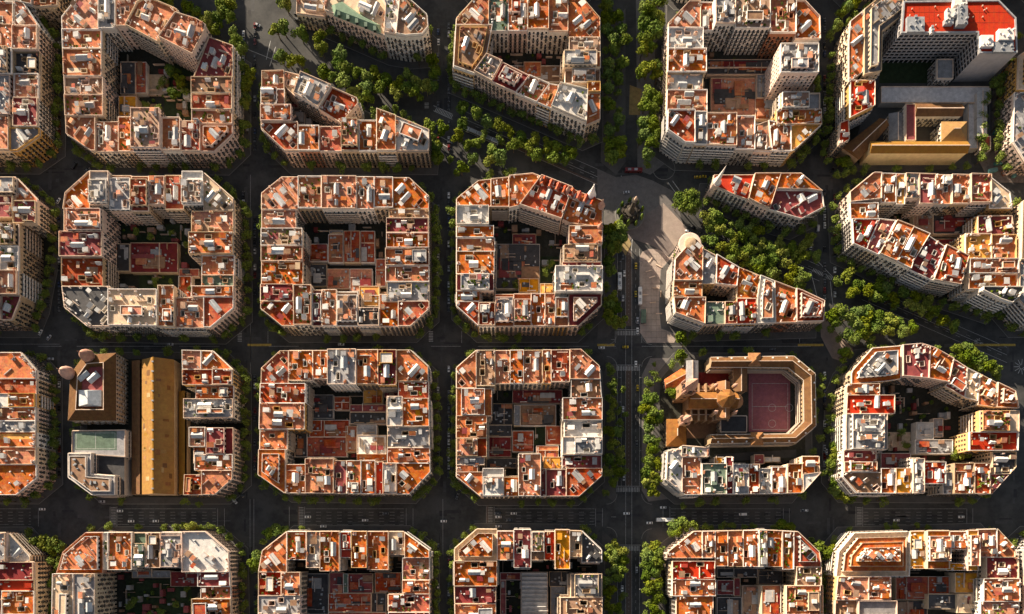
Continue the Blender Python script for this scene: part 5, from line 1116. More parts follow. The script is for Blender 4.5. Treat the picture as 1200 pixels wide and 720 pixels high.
# ----- the spired house: six pointed round towers on its street fronts
OPT = BLOCKS['B32'][1]
for k, (x, y, r, h1, h2) in enumerate(((463, 72, 1.8, 26, 33), (480, 66, 1.4, 25.5, 30), (568, 116, 2.0, 27, 35), (664, 132, 2.5, 28, 43), (704, 172, 2.0, 27, 36), (585, 128, 1.3, 26, 31), (700, 255, 1.7, 26, 32))):
    c_ = W(500 + x / 3.43, 190 + y / 3.43, 28); OR = (*c_, 0)
    rt = root_at('spired_turret', c_, f'pointed pinkish turret, {ORD[k + 1]} along the street front of the spired house', 'turret'); rt['group'] = 'turrets of the spired house'
    mb = MB(); mb.lathe(*c_, [(r, 0), (r, h1 - 1), (r * 1.15, h1 - .8), (r * 1.15, h1)], 14); mb.build('drum', WALLS[1], rt, OR)
    mb = MB(); mb.lathe(*c_, [(r * 1.2, h1), (r * .62, h1 + (h2 - h1) * .4), (.25, h2 - 1), (.45, h2 - .7), (.05, h2)], 14); mb.build('spire', M_PINKST if k != 3 else M_WHITE, rt, OR)
    mb = MB()
    for a in range(7):
        t = 2 * pi * a / 7; 
        for z in range(5, int(h1) - 3, 4):
            x_, y_ = c_[0] + r * cos(t), c_[1] + r * sin(t); mb.box(x_ - .35, y_ - .35, z, x_ + .35, y_ + .35, z + 2)
    mb.build('window', M_GLASS, rt, OR)['kind'] = 'stuff'
# gabled dormers on the spired house ridge
c_ = W(500 + 520 / 3.43, 190 + 150 / 3.43, 26); OR = (*c_, 0); rt = root_at('roof_gable_row', c_, 'row of stepped brick gables on the spired house roof', 'gable')
for k in range(8):
    x, y = 500 + (470 + k * 28) / 3.43, 190 + (78 + k * 12) / 3.43; p = W(x, y, 27); mb, m2 = MB(), MB(); u = (-.42, -.9); gable(mb, m2, p, u, (.9, -.42), 5, 3.2, 24.5, 27.5, 30); o = m2.build('gable', WALLS[1], rt, OR); mb.build('roof', ROOF['r'], o, OR)
# thin spire on the wedge block
c_ = W(700 + 478 / 3.43, 190 + 85 / 3.43, 23); OR = (*c_, 0); rt = root_at('corner_turret', c_, 'slender white corner turret with tall needle on the upper wedge block', 'turret')
mb = MB(); mb.lathe(*c_, [(2.8, 0), (2.8, 24), (3.1, 24.3), (3.1, 25)], 14); mb.build('drum', WALLS[1], rt, OR); mb = MB(); mb.lathe(*c_, [(2.6, 25), (1.5, 29), (.9, 36), (.4, 42), (.1, 47)], 10); mb.build('needle', M_COPEW, rt, OR)
c_ = W(700 + 372 / 3.43, 190 + 330 / 3.43, 24); OR = (*c_, 0); rt = root_at('corner_rotunda', c_, 'round cream rotunda with roof terrace at the tip of the lower wedge block', 'turret')
mb = MB(); mb.lathe(*c_, [(7.2, 0), (7.2, 23), (7.7, 23.2), (7.7, 24.2), (7.2, 24.4)], 24); mb.build('drum', WALLS[1], rt, OR)
mb = MB(); mb.lathe(*c_, [(3.6, 23), (3.6, 26), (3.9, 26.2)], 20); o = mb.build('upper_drum', WALLS[0], rt, OR); mb = MB(); mb.lathe(*c_, [(3.9, 26.2), (3.2, 26.6), (.8, 27)], 20); mb.build('roof', ROOF['c'], o, OR)
mb = MB()
for a in range(22):
    t = 2 * pi * a / 22
    for z in range(4, 21, 4): x_, y_ = c_[0] + 7.1 * cos(t), c_[1] + 7.1 * sin(t); mb.box(x_ - .4, y_ - .4, z, x_ + .4, y_ + .4, z + 2.2)
mb.build('window', M_GLASS, rt, OR)['kind'] = 'stuff'
# green mansard on the slanted top-centre block
g = RG(290, 0); Pm = T(g, [(335, 15), (345, 58), (538, 133), (532, 95), (450, 50), (380, 0)], 26); c_ = centroid(Pm); OR = (*c_, 0)
rt = root_at('mansard_roof', c_, 'pale green mansard attic with dark dormers on the top-centre block', 'attic')
a, b = Pm, inset(Pm, 2.6); mb = MB()
for i in range(len(a)): j = (i + 1) % len(a); mb.quad((*a[i], 24.2), (*a[j], 24.2), (*b[j], 28), (*b[i], 28))
mb.ngon(b, 28); mb.build('slope', mat('green_copper', (0.17, 0.25, 0.17), var=0.2), rt, OR)
for k in range(5):
    p = W(290 + (368 + k * 36) / 3.43, (55 + k * 15) / 3.43, 27); mb = MB(); mb.box(p[0] - 1, p[1] - 1.6, 25, p[0] + 1, p[1] + 1.4, 27.8); o = mb.build('dormer', ROOF['n'], rt, OR); mb = MB(); mb.box(p[0] - .75, p[1] - 1.75, 25.6, p[0] + .75, p[1] - 1.6, 27.4); mb.build('window', M_GLASS, o, OR)

# ----- monument on the roundabout
c_ = W(738, 252); OR = (*c_, 0); rt = root_at('monument', c_, 'tall stone column monument with statue on dark round planted base', 'monument')
mb = MB(); mb.lathe(*c_, [(10.5, 0), (10.5, .6), (9.8, .7), (9.8, .5), (0.5, .5)], 32); mb.build('kerb_ring', M_KERB, rt, OR)
mb = MB(); mb.lathe(*c_, [(6.8, .4), (6.8, 2), (6.2, 2.1), (6.2, 4.2), (6.6, 4.4), (6.6, 5), (4.2, 5.0), (4.2, 7), (3.2, 7.2)], 24); mb.build('plinth', M_BODY, rt, OR)
mb = MB(); mb.lathe(*c_, [(2.6, 7), (1.6, 9), (1.35, 20), (2.0, 21.5), (2.2, 23), (1.2, 23.2)], 14); mb.build('column', M_BODY, rt, OR)
mb = MB(); mb.lathe(*c_, [(.8, 23), (.95, 24), (.7, 25.2), (.5, 25.8), (.75, 26.4), (.62, 27), (.25, 27.2), (.38, 27.5), (.36, 28), (.1, 28.3)], 10); mb.build('statue', M_COPE, rt, OR)
rq = random.Random(9)
mb = MB()
for k in range(10):
    t = 2 * pi * k / 10; x, y = c_[0] + 5.4 * cos(t), c_[1] + 5.4 * sin(t); mb.lathe(x, y, [(.5, 4.9), (.5, 6.6), (.3, 7.2), (.35, 7.8), (.1, 8)], 8)
mb.build('figure', M_BODY, rt, OR)
for k in range(9):
    t = 2 * pi * (k + .4) / 9; x, y, hh_ = c_[0] + 8.3 * cos(t), c_[1] + 8.3 * sin(t), rq.uniform(7, 12)
    mb = MB(); mb.lathe(x, y, [(.3, .5), (1.0, 1.4), (1.2, hh_ * .4), (.9, hh_ * .75), (.1, hh_)], 9)
    for i, v in enumerate(mb.v): mb.v[i] = (v[0] + rq.gauss(0, .13), v[1] + rq.gauss(0, .13), v[2])
    mb.build('cypress', M_LEAF[1], rt, OR)

# ----- building site at the right border
g = RG(930, 0); rq = random.Random(12)
mb = MB(); mb.prism(T(g, [(800, 345), (880, 345), (880, 560), (926, 640), (926, 735), (790, 735), (740, 640), (795, 600)], 0), 0, .19); mb.build('bare_earth', mat('site_earth', (0.23, 0.19, 0.165), var=0.35))['kind'] = 'structure'
kinds = [('container', M_METAL, 6, 2.4, 2.5), ('container', mat('teal_container', (0.10, 0.25, 0.24)), 6, 2.4, 2.5), ('material_stack', M_TERRA, 3, 1.8, 1), ('material_stack', M_WHITE, 2.5, 1.5, 1.2), ('site_cabin', M_WHITE, 5, 2.5, 2.6)]
spots = [(845, 400), (825, 470), (810, 530), (850, 480), (848, 520), (870, 560), (840, 600), (860, 640), (880, 660), (820, 660), (795, 690), (840, 700), (900, 690), (870, 600), (905, 650), (815, 580), (850, 440), (880, 700)]
kn = {'container': 0, 'material_stack': 0, 'site_cabin': 0}
for (x, y) in spots:
    nm, mm, a, b, c = rq.choice(kinds); kn[nm] += 1; p = W(930 + x / 3.43, y / 3.43); OR = (*p, .19); rz = rq.uniform(0, 3)
    rt = empty(nm, OR, f'{nm.replace("_", " ")} on the building site at the right border, {ORD[kn[nm]]} from the top', nm.replace('_', ' '), 'things on the building site', rz)
    mb = MB(); mb.box(-a / 2, -b / 2, 0, a / 2, b / 2, c); mb.build('body', mm, rt)
    mb = MB(); [mb.box(-a / 2 + k * a / 8, -b / 2 - .06, c, -a / 2 + k * a / 8 + .12, b / 2 + .06, c + .08) for k in range(1, 8)]; mb.build('rib', M_METAL, rt)['kind'] = 'stuff'
# ---------------------------------------------------------------- ground, streets, paint
mb = MB(); S = 1500; N = 24
for i in range(N):
    for j in range(N):
        x, y = -S + 2 * S * i / N, -S + 2 * S * j / N; d = 2 * S / N; mb.quad((x, y, 0), (x + d, y, 0), (x + d, y + d, 0), (x, y + d, 0))
mb.build('ground', M_ASPH)['kind'] = 'structure'
def flat(name, pts, z, m, zp=0.0):
    P = ccw([W(x, y, zp) for x, y in pts]); mb = MB(); mb.prism(P, z - .02, z) if z > .1 else mb.ngon(P, z); o = mb.build(name, m); o['kind'] = 'structure'; return o
paint = {}
def line(key, a, b, wd=.18, m=None, dash=None, z=.012):
    mb = paint.setdefault((key, (m or M_PAINT).name), MB()); p, q = W(*a), W(*b); L = hypot(q[0] - p[0], q[1] - p[1]); ux, uy = (q[0] - p[0]) / L, (q[1] - p[1]) / L
    segs = [(0, L)] if not dash else [(t, min(t + dash[0], L)) for t in [k * (dash[0] + dash[1]) for k in range(int(L / (dash[0] + dash[1])) + 1)] if t < L]
    for s, t in segs:
        x0, y0, x1, y1 = p[0] + ux * s, p[1] + uy * s, p[0] + ux * t, p[1] + uy * t; nx, ny = -uy * wd / 2, ux * wd / 2
        mb.quad((x0 - nx, y0 - ny, z), (x1 - nx, y1 - ny, z), (x1 + nx, y1 + ny, z), (x0 + nx, y0 + ny, z))
def zebra(key, a, b, wd, m=None, z=.014):
    """crossing from a to b (pixels), bars across, width wd metres"""
    mb = paint.setdefault((key, (m or M_PAINT).name), MB()); p, q = W(*a), W(*b); L = hypot(q[0] - p[0], q[1] - p[1]); ux, uy = (q[0] - p[0]) / L, (q[1] - p[1]) / L; nx, ny = -uy * wd / 2, ux * wd / 2
    t = .4
    while t + .5 < L:
        x0, y0, x1, y1 = p[0] + ux * t, p[1] + uy * t, p[0] + ux * (t + .5), p[1] + uy * (t + .5); mb.quad((x0 - nx, y0 - ny, z), (x1 - nx, y1 - ny, z), (x1 + nx, y1 + ny, z), (x0 + nx, y0 + ny, z)); t += 1.1
# avenue (tram / bus boulevard)
for (ya, yb) in ((292, 382), (428, 570), (645, 760)):
    top = ya
    flat('cycle_lane', [(733.5, ya), (740, ya), (740, yb), (733.5, yb)], .008, M_CYCLE)
    for x in (723.5, 728, 733.2, 740.4, 749.5): line('avenue', (x, ya), (x, yb), .22 if x not in (728,) else .14)
    line('avenue', (745, ya), (745, yb), .16, dash=(2, 3)); line('avenue', (736.8, ya), (736.8, yb), .12, dash=(1, 2))
line('avenue', (733.2, 380), (733.2, 430), .2); line('avenue', (740.4, 380), (740.4, 430), .2); line('avenue', (733.2, 570), (733.2, 648), .2); line('avenue', (740.4, 570), (740.4, 648), .2)
for y in (390.5, 432, 574, 643): zebra('avenue', (722, y), (751, y), 3.2); line('avenue', (722, y - 4), (751, y - 4), .3)
for y in (432, 640):
    line('avenue', (716, 398 + (y - 432)), (722, 398 + (y - 432)), .2)
flat('promenade', [(722, 426), (710, 430), (706, 445), (706, 570), (712, 583), (722, 590)], .12, M_PAVE)
flat('promenade', [(706, 262), (730, 286), (722, 300), (722, 380), (712, 395), (700, 398)], .12, M_PAVE)
flat('promenade', [(706, 622), (722, 636), (722, 770), (700, 770)], .12, M_PAVE)
flat('promenade', [(706, 40), (733, 10), (733, 190), (722, 205), (704, 190)], .12, M_PAVE)
flat('promenade', [(745, -20), (782, -20), (782, 190), (762, 205), (747, 200)], .12, mat('pale_pavement', (0.14, 0.135, 0.13), var=.2))
flat('promenade', [(752, 440), (762, 420), (790, 420), (782, 585), (760, 588), (752, 575)], .12, mat('promenade_slabs', (0.19, 0.175, 0.165), var=.2))
flat('promenade', [(752, 650), (760, 620), (795, 618), (786, 770), (752, 770)], .12, M_PAVE)
P_ = [(750, 300), (753, 295), (760, 292), (770, 292), (778, 296), (784, 302), (800, 285), (806, 300), (785, 330), (783, 380), (795, 392), (790, 402), (758, 402), (750, 390)]
flat('plaza', P_, .125, M_PAVEL)
flat('plaza', [(777, 238), (800, 262), (806, 270), (792, 290), (783, 300), (766, 289), (740, 280), (733, 290), (728, 284), (742, 262)], .118, mat('plaza_asphalt', (0.155, 0.13, 0.12), var=.2))
flat('plaza', [(777, 238), (800, 262), (806, 272), (791, 290), (777, 270)], .13, M_PAVEL)  # sunlit wedge of the square put into paler colour, straight left edge follows the shadow
# kerb lines of rounded corners along the avenue
def arc(key, cx, cy, r, a0, a1, wd=.35, m=M_KERB, z=.05):
    mb = paint.setdefault((key, m.name), MB()); k = 12
    for i in range(k):
        a, b = radians(a0 + (a1 - a0) * i / k), radians(a0 + (a1 - a0) * (i + 1) / k); p, q = W(cx + r * cos(a), cy - r * sin(a)), W(cx + r * cos(b), cy - r * sin(b)); mb.bar(p, q, wd, 0, z + .1)
for (cx, cy, r, a0, a1) in ((711, 392, 12, -90, 0), (711, 430, 12, 0, 90), (764, 392, 12, 180, 270), (764, 430, 12, 90, 180), (711, 579, 12, -90, 0), (711, 630, 12, 0, 90), (764, 579, 12, 180, 270), (764, 632, 12, 90, 180), (778, 198, 13, 160, 400)): arc('avenue corner', cx, cy, r, a0, a1)
# wide cross street (lanes), lower
def lanes(x0, x1):
    for k, y in enumerate((600.5, 604, 607.6, 611.2)): line('wide street', (x0, y), (x1, y), .2, dash=(3.4, 4.0))
    line('wide street', (x0, 596.5), (x1, 596.5), .22); line('wide street', (x0, 614.8), (x1, 614.8), .18, dash=(8, 3))
for x0, x1 in ((138, 253), (358, 473), (580, 697), (786, 915), (1012, 1132), (-40, 36)): lanes(x0, x1)
for x in (129, 137, 339, 357, 570, 579, 777, 785, 1003, 1011): line('wide street', (x, 594), (x, 617), .32)
for x in (45, 255, 263, 476, 484, 698, 706, 918, 925, 1133, 1140): line('wide street', (x, 596), (x, 617), .28)
for x in (353, 574.5, 133, 1007): zebra('wide street', (x, 594), (x, 617), 3.4); 
for x in (350, 571): flat('crossing_strip', [(x - 1, 593), (x + 1.5, 593), (x + 1.5, 618), (x - 1, 618)], .01, M_CYCLE)
# median of vertical streets and the middle street markings
for x in (293, 297.5, 519): line('cross streets', (x, 585), (x, 650), .22)
for x in (293.5,): [line('cross streets', (x, a), (x, b), .22) for a, b in ((205, 270), (390, 425), (300, 560))]
for x0, x1 in ((45, 72), (90, 200), (210, 257), (315, 350), (505, 540), (560, 690), (705, 722), (752, 790), (790, 950)): line('middle street', (x0, 406), (x1, 406), .2)
for x0, x1 in ((0, 70), (180, 260)): line('middle street', (x0, 403.5), (x1, 403.5), .16)
for (x0, x1) in ((290, 318), (935, 965), (1140, 1190), (700, 720)): line('middle street', (x0, 404.5), (x1, 404.5), 1.6, m=M_PAINTY)
for x in (314, 541, 721, 752, 937): line('middle street', (x, 388), (x, 402), .2)
for x in (281, 505): zebra('middle street', (x, 388), (x, 402), 3)
for (x, y0, y1) in ((500, 120, 128), (725, 160, 186)): zebra('top street', (x, y0), (x, y1), 3)
# slanted avenue
AX = lambda x: 203 + .435 * (x - 690)
for off, wd, dash in ((-9, .2, None), (9, .2, None), (-3, .16, (3, 5)), (3, .16, (3, 5)), (0, .22, None)):
    for x0, x1 in ((545, 705), (825, 960), (1010, 1180)): line('slanted avenue', (x0, AX(x0) + off), (x1, AX(x1) + off), wd, dash=dash)
for a, b in (((323, 55), (316, 78)), ((317, 48), (312, 70)), ((508, 130), (530, 140)), ((508, 124), (530, 134)), ((512, 165), (530, 176)), ((512, 158), (530, 168)), ((957, 305), (976, 325)), ((950, 318), (960, 358)), ((973, 330), (976, 358)), ((783, 214), (793, 228)), ((788, 212), (798, 226))):
    line('slanted avenue', a, b, .4)
line('slanted avenue', (290, 58), (325, 72), .3); zebra('slanted avenue', (510, 128), (530, 137), 2.6); zebra('slanted avenue', (952, 316), (975, 327), 2.6)
line('tram track', (700, 234), (722, 248), .45); line('tram track', (750, 249), (800, 273), .45); line('tram track', (728, 206), (729, 236), .4); line('tram track', (743, 260), (739.5, 296), .4)
zebra('tram track', (786, 285), (797, 262), 3.6)
flat('centre_strip', [(545, 146), (700, 214), (700, 217), (545, 149)], .009, M_CYCLE)
# round planted islands and hatched islands near right edge
mbp = paint.setdefault(('slanted avenue', M_PAINT.name), MB())
for cx, cy in ((1197, 430), (1147, 401)):
    for k in range(9): a = radians(20 + k * 32); line('slanted avenue', (cx + 2 * cos(a), cy + 2 * sin(a)), (cx + 9 * cos(a) * (.6 if cx < 1150 else 1), cy + 9 * sin(a) * (.5 if cx < 1150 else 1)), .35)
flat('plaza', [(700, 198), (722, 208), (745, 205), (765, 212), (790, 225), (800, 262), (777, 238), (742, 262), (728, 284), (722, 282), (706, 262), (700, 235)], .112, mat('plaza_setts', (0.14, 0.13, 0.125), var=.2))
flat('gravel_path', [(960, 358), (972, 380), (985, 395), (1000, 410), (990, 425), (975, 420), (962, 395)], .11, M_PAVEL)
flat('gravel_path', [(738, 100), (752, 105), (750, 135), (737, 135)], .13, mat('yellow_sand', (0.33, 0.25, 0.12), var=.3))
flat('gravel_path', [(728, 262), (740, 286), (733, 300), (722, 282)], .128, mat('yellow_grit', (0.33, 0.25, 0.12)))
for (key, mn), m_ in paint.items():
    o = m_.build('road_markings' if 'kerb' not in mn else 'kerb', bpy.data.materials[mn]); o['kind'] = 'structure'
# faint patches along every ordinary street so that the asphalt is not one sheet
rq = random.Random(3)
mbA, mbB = MB(), MB()
for x in (64, 291, 519, 972, 1185):
    for k in range(26):
        y = rq.uniform(0, 720); p = W(x + rq.uniform(-6, 6), y); a, b = rq.uniform(.8, 2.4), rq.uniform(2, 12); (mbA if k % 2 else mbB).box(p[0] - a / 2, p[1] - b / 2, .001, p[0] + a / 2, p[1] + b / 2, .0035 + .0001 * (k % 9))
for y in (200, 402, 606):
    for k in range(60):
        x = rq.uniform(0, 1200); p = W(x, y + rq.uniform(-7, 7)); a, b = rq.uniform(3, 14), rq.uniform(.8, 2.4); (mbA if k % 2 else mbB).box(p[0] - a / 2, p[1] - b / 2, .001, p[0] + a / 2, p[1] + b / 2, .0036 + .0001 * (k % 9))
mbA.build('asphalt_patches', mat('dark_asphalt_patch', (.03, .031, .034)))['kind'] = 'structure'
mbB.build('asphalt_patches', mat('worn_asphalt_patch', (.065, .065, .066)))['kind'] = 'structure'

# street lamps, benches, planters and a kiosk on the square and the promenades
M_POST = mat('lamp_post_metal', (.12, .12, .12), rough=.5)
def lamp_post(x, y, rz, label):
    o = empty('street_lamp', (*W(x, y), .13), label, 'street lamp', 'street lamps along the avenue', rz)
    m1 = MB(); m1.lathe(0, 0, [(.22, 0), (.1, 1), (.07, 8.6)], 8); m1.build('pole', M_POST, o); m1 = MB(); m1.bar((0, 0), (2.4, 0), .12, 8.5, 8.62); m1.build('arm', M_POST, o); m1 = MB(); m1.box(1.7, -.25, 8.36, 2.7, .25, 8.5); m1.build('lamp_head', M_METAL, o); return o
L0 = None; k = 0
for y in (312, 340, 368, 446, 474, 502, 530, 558, 660, 690):
    for x, rz in ((721.4, 0), (751.2, pi)):
        k += 1; lb = f'thin street lamp, {ORD[(k + 1) // 2]} from top on {"left" if rz == 0 else "right"} kerb of the avenue'
        if L0 is None: L0 = lamp_post(x, y, rz, lb)
        else: dup(L0, (*W(x, y), .13), rz, lb, 'street lamps along the avenue')
B0 = None
for k, (x, y, a) in enumerate(((760, 318, .3), (764, 325, .3), (772, 312, -.5), (768, 338, 0), (756, 346, 0), (774, 345, 1.5), (765, 355, .1), (757, 366, 1.5), (772, 368, 0), (762, 305, .9))):
    lb = f'low stone bench, {ORD[k + 1]} in the scattered set on the pale plaza'
    if B0 is None:
        B0 = empty('bench', (*W(x, y), .125), lb, 'bench', 'benches on the pale plaza', a)
        m1 = MB(); m1.box(-2.2, -.35, .4, 2.2, .35, .52); m1.build('seat', M_COPE, B0)
        for s in (-1.5, 1.5): m1 = MB(); m1.box(s - .2, -.3, 0, s + .2, .3, .4); m1.build('support', M_KERB, B0)
    else: dup(B0, (*W(x, y), .125), a, lb, 'benches on the pale plaza')
o = empty('kiosk', (*W(753.5, 372), .125), 'small green planted kiosk box on the pale plaza beside the bus lane', 'kiosk')
m1 = MB(); m1.box(-1.5, -4.5, 0, 1.5, 4.5, 2.4); m1.build('body', ROOF['k'], o); m1 = MB(); m1.box(-1.8, -4.8, 2.4, 1.8, 4.8, 2.65); m1.build('roof', ROOF['n'], o)
mb = MB()      # joints between the big paving bands
for y in range(298, 400, 7): mb.bar(W(754, y), W(781, y), .22, .124, .1285)
for x in range(757, 782, 6): mb.bar(W(x, 297), W(x, 398), .16, .124, .1287)
mb.build('paving_joints', mat('dark_joint', (.16, .13, .115)))['kind'] = 'structure'
# ---------------------------------------------------------------- trees
def make_tree(seed, rad, hgt, ncl, nleaf, m, stretch=1.0):
    r = random.Random(seed); cr = MB(); tr = MB(); cl = []
    zc = hgt - rad * .8
    for k in range(ncl):
        a, e, d = r.uniform(0, 2 * pi), r.uniform(-.35, 1.45), r.uniform(.35, .95)
        if k == 0: d = .1
        cl.append((rad * .74 * d * cos(a) * cos(e) * stretch, rad * .74 * d * sin(a) * cos(e), zc + rad * .7 * d * sin(e), rad * r.uniform(.22, .42)))
    for (x, y, z, q) in cl:
        for _ in range(int(nleaf * (q / rad / .32) ** 2)):
            v = Vector((r.gauss(0, 1), r.gauss(0, 1), r.gauss(0.25, 1))).normalized(); p = Vector((x, y, z)) + v * q * r.uniform(.7, 1.12)
            nrm = (v + Vector((r.gauss(0, .6), r.gauss(0, .6), r.gauss(0, .6)))).normalized(); t1 = nrm.orthogonal().normalized(); t1.rotate(Matrix.Rotation(r.uniform(0, 6.28), 3, nrm)); t2 = nrm.cross(t1); s = r.uniform(.24, .46)
            cr.quad(tuple(p - t1 * s - t2 * s * .7), tuple(p + t1 * s - t2 * s * .7), tuple(p + t1 * s * .8 + t2 * s * .7), tuple(p - t1 * s * .8 + t2 * s * .7))
        tr.prism([(0.12, .0), (0, .12), (-.12, 0), (0, -.12)], zc - rad * .8, zc - rad * .8 + .1)
        b = len(tr.v); z0 = zc - rad * .9; 
        for (px, py, pz, w_) in ((0, 0, z0, .16), (x, y, z, .05)):
            tr.v += [(px + w_, py, pz), (px - w_ * .5, py + w_ * .87, pz), (px - w_ * .5, py - w_ * .87, pz)]
        for i in range(3): j = (i + 1) % 3; tr.f.append((b + i, b + j, b + 3 + j, b + 3 + i))
    tr.lathe(0, 0, [(.32, 0), (.24, 1), (.2, zc - rad * .6), (.1, zc)], 7)
    return cr, tr
PROT = []
for i, (rad, hgt, m) in enumerate(((4.6, 12, 0), (5.2, 13, 1), (4.0, 11, 0), (5.6, 14, 2), (3.4, 9.5, 2), (4.8, 12.5, 0), (4.3, 11.5, 1), (6.2, 15, 0))):
    cr, tr = make_tree(40 + i, rad, hgt, (17, 13, 21, 15, 11, 24, 14, 19)[i], (85, 95, 70, 85, 110, 65, 90, 85)[i], m, (1, 1.25, .9, 1, 1.15, 1, .85, 1.2)[i]); PROT.append((rad, cr, tr, m, [None]))
SMALLP = []
for i in range(4):
    cr, tr = make_tree(90 + i, 4.3 + .4 * i, 11.5, 11, 45, 0); SMALLP.append((cr, tr, 0))
TREES = 0
def tree(px, py, rad, label, group, z=0.14, zc=8.0):
    """a tree whose crown centre is seen at pixel (px, py)"""
    global TREES
    k = R.randrange(len(PROT)); pr, cr, tr, m, first = PROT[k]; x, y = W(px, py, zc); s = 1.14 * rad / pr; rz = R.uniform(0, 6.28)
    if first[0] is None:
        o = empty('plane_tree', (x, y, z), label, 'tree', group, rz); tr.build('trunk', M_BARK, o); cr.build('crown', M_LEAF[m], o); first[0] = o; o.scale = (s, s, s * .5 + .5)
    else:
        o = dup(first[0], (x, y, z), rz, label, group, (s, s, s * .5 + .5))
    TREES += 1; PLANTED.append((x, y, rad)); return o
PLANTED = []
REST0 = []
def thin(pts):
    out = []
    for p in pts:
        rad = p[2] if len(p) > 2 else R.uniform(3.8, 5.2)
        if rad < 4.5: x, y = W(p[0], p[1], 8.0); REST0.append((p[0], p[1], x, y, rad / 4.8)); PLANTED.append((x, y, rad))
        else: out.append((p[0], p[1], rad))
    return out
def tlist(name, pts, group):
    pts = thin(pts)
    for k, p in enumerate(sorted(pts)):
        rad = p[2] if len(p) > 2 else R.uniform(3.8, 5.2)
        tree(p[0], p[1], rad, f'leafy tree, {ORD[k + 1]} from left {name}', group)
def tlistv(name, pts, group):
    pts = thin(pts)
    for k, p in enumerate(sorted(pts, key=lambda q: q[1])):
        rad = p[2] if len(p) > 2 else R.uniform(3.8, 5.2)
        tree(p[0], p[1], rad, f'leafy tree, {ORD[k + 1]} from top {name}', group)
Z = lambda x0, y0, s, L: [(x0 + a[0] / s, y0 + a[1] / s, *(a[2:])) for a in L]
tlist('in upper row left of the green-mansard block', Z(290, 0, 3.43, [(145, 120, 5.6), (215, 145, 5.6), (295, 160, 5.4), (300, 205, 5), (375, 225, 6), (370, 260, 5), (150, 15, 5)]), 'trees lining the slanted avenue')
tlist('in lower row above the top-row third block', Z(290, 0, 3.43, [(135, 235, 5), (165, 245, 4.5), (215, 255, 5), (240, 290, 4), (310, 300, 5.4), (340, 315, 4.5), (390, 335, 6), (430, 370, 5), (480, 360, 5.4), (478, 400, 5.2), (455, 430, 4.2), (550, 435, 4), (590, 440, 4.4), (622, 460, 4.4), (645, 475, 3.6), (720, 512, 4.6), (760, 600, 4.6), (765, 640, 5)]), 'trees lining the slanted avenue')
tlist('in shade below the green-mansard block', Z(290, 0, 3.43, [(400, 285, 5), (440, 300, 5), (480, 320, 5.2), (520, 300, 5), (560, 330, 5.2), (600, 345, 5.2), (640, 360, 5), (680, 380, 5.2), (720, 360, 5), (600, 390, 5), (690, 335, 5), (745, 250, 5), (755, 300, 5), (640, 310, 4.6), (530, 360, 5), (745, 350, 4.5)]), 'trees lining the slanted avenue')
tlist('in avenue triangle above spired-house block', Z(500, 0, 3.43, [(60, 160 + 360, 5), (125, 560, 5.4), (165, 590, 5), (205, 575, 4.5), (270, 610, 5), (300, 640, 6), (255, 655, 5), (140, 685, 5), (35, 600, 4.6), (40, 640, 4.5), (185, 640, 4.5), (485, 625, 4.4), (260, 700, 4.4), (320, 700, 4.4), (90, 640, 4), (12, 515, 5), (340, 690, 4)]), 'trees lining the slanted avenue')
tlist('in shade below the top-row fourth block', Z(500, 0, 3.43, [(150, 440, 5), (200, 460, 5), (245, 490, 5), (290, 510, 5.4), (335, 540, 5), (380, 560, 5), (430, 575, 5.4), (400, 600, 5), (480, 590, 5), (530, 600, 5.4), (580, 620, 5), (560, 640, 4.6), (510, 640, 5), (300, 560, 4.4), (350, 590, 5), (440, 630, 5), (230, 530, 4), (150, 500, 4.6)]), 'trees lining the slanted avenue')
tlistv('in bright row left of top-row fifth block', Z(700, 0, 3.43, [(200, 60, 5.8), (245, 80, 5.4), (185, 100, 6), (230, 130, 6.4), (190, 170, 5.6), (250, 110, 5), (180, 210, 5.4), (210, 195, 5), (200, 290, 6), (230, 270, 4.8), (175, 300, 4.6), (240, 310, 4.6), (205, 390, 6), (235, 410, 5.4), (190, 430, 5.6), (225, 450, 5), (185, 500, 5.6), (220, 510, 5.8), (190, 545, 5.4), (215, 580, 5.6), (200, 620, 5), (205, 655, 3.6), (235, 545, 5), (170, 570, 4.4), (215, 35, 4.6)]), 'trees of the wide avenue')
tlistv('in row right of top-row fourth block', Z(700, 0, 3.43, [(95, 130, 4.8), (60, 165, 4.8), (75, 190, 4.2), (85, 255, 4.4), (75, 270, 3.6), (90, 330, 3.8), (85, 370, 3.6), (85, 440, 4), (40, 80, 5), (40, 300, 4.6), (35, 400, 4.4), (45, 590, 5.5), (85, 610, 5.5), (55, 640, 5.5), (95, 580, 5), (30, 30, 5), (90, 60, 4.4), (40, 500, 4), (75, 510, 3.8)]), 'trees of the wide avenue')
tlistv('on the right side of the spired-house block', Z(500, 190, 3.43, [(745, 265, 5.4), (775, 275, 5.6), (730, 285, 4.6), (780, 310, 5.2), (745, 315, 5.8), (735, 350, 5), (760, 345, 4.8), (730, 400, 4.6), (740, 440, 4.6), (730, 580, 5), (760, 590, 5), (740, 620, 5.4), (775, 640, 5), (750, 655, 4.6), (725, 500, 4.4), (740, 545, 4.6)]), 'trees of the wide avenue')
tlist('left of the upper wedge block', Z(700, 190, 3.43, [(330, 155, 5.6), (365, 150, 6), (350, 180, 6), (385, 175, 5.2), (375, 195, 4.8), (390, 112, 2.8), (320, 175, 4.2)]), 'trees lining the boulevard')
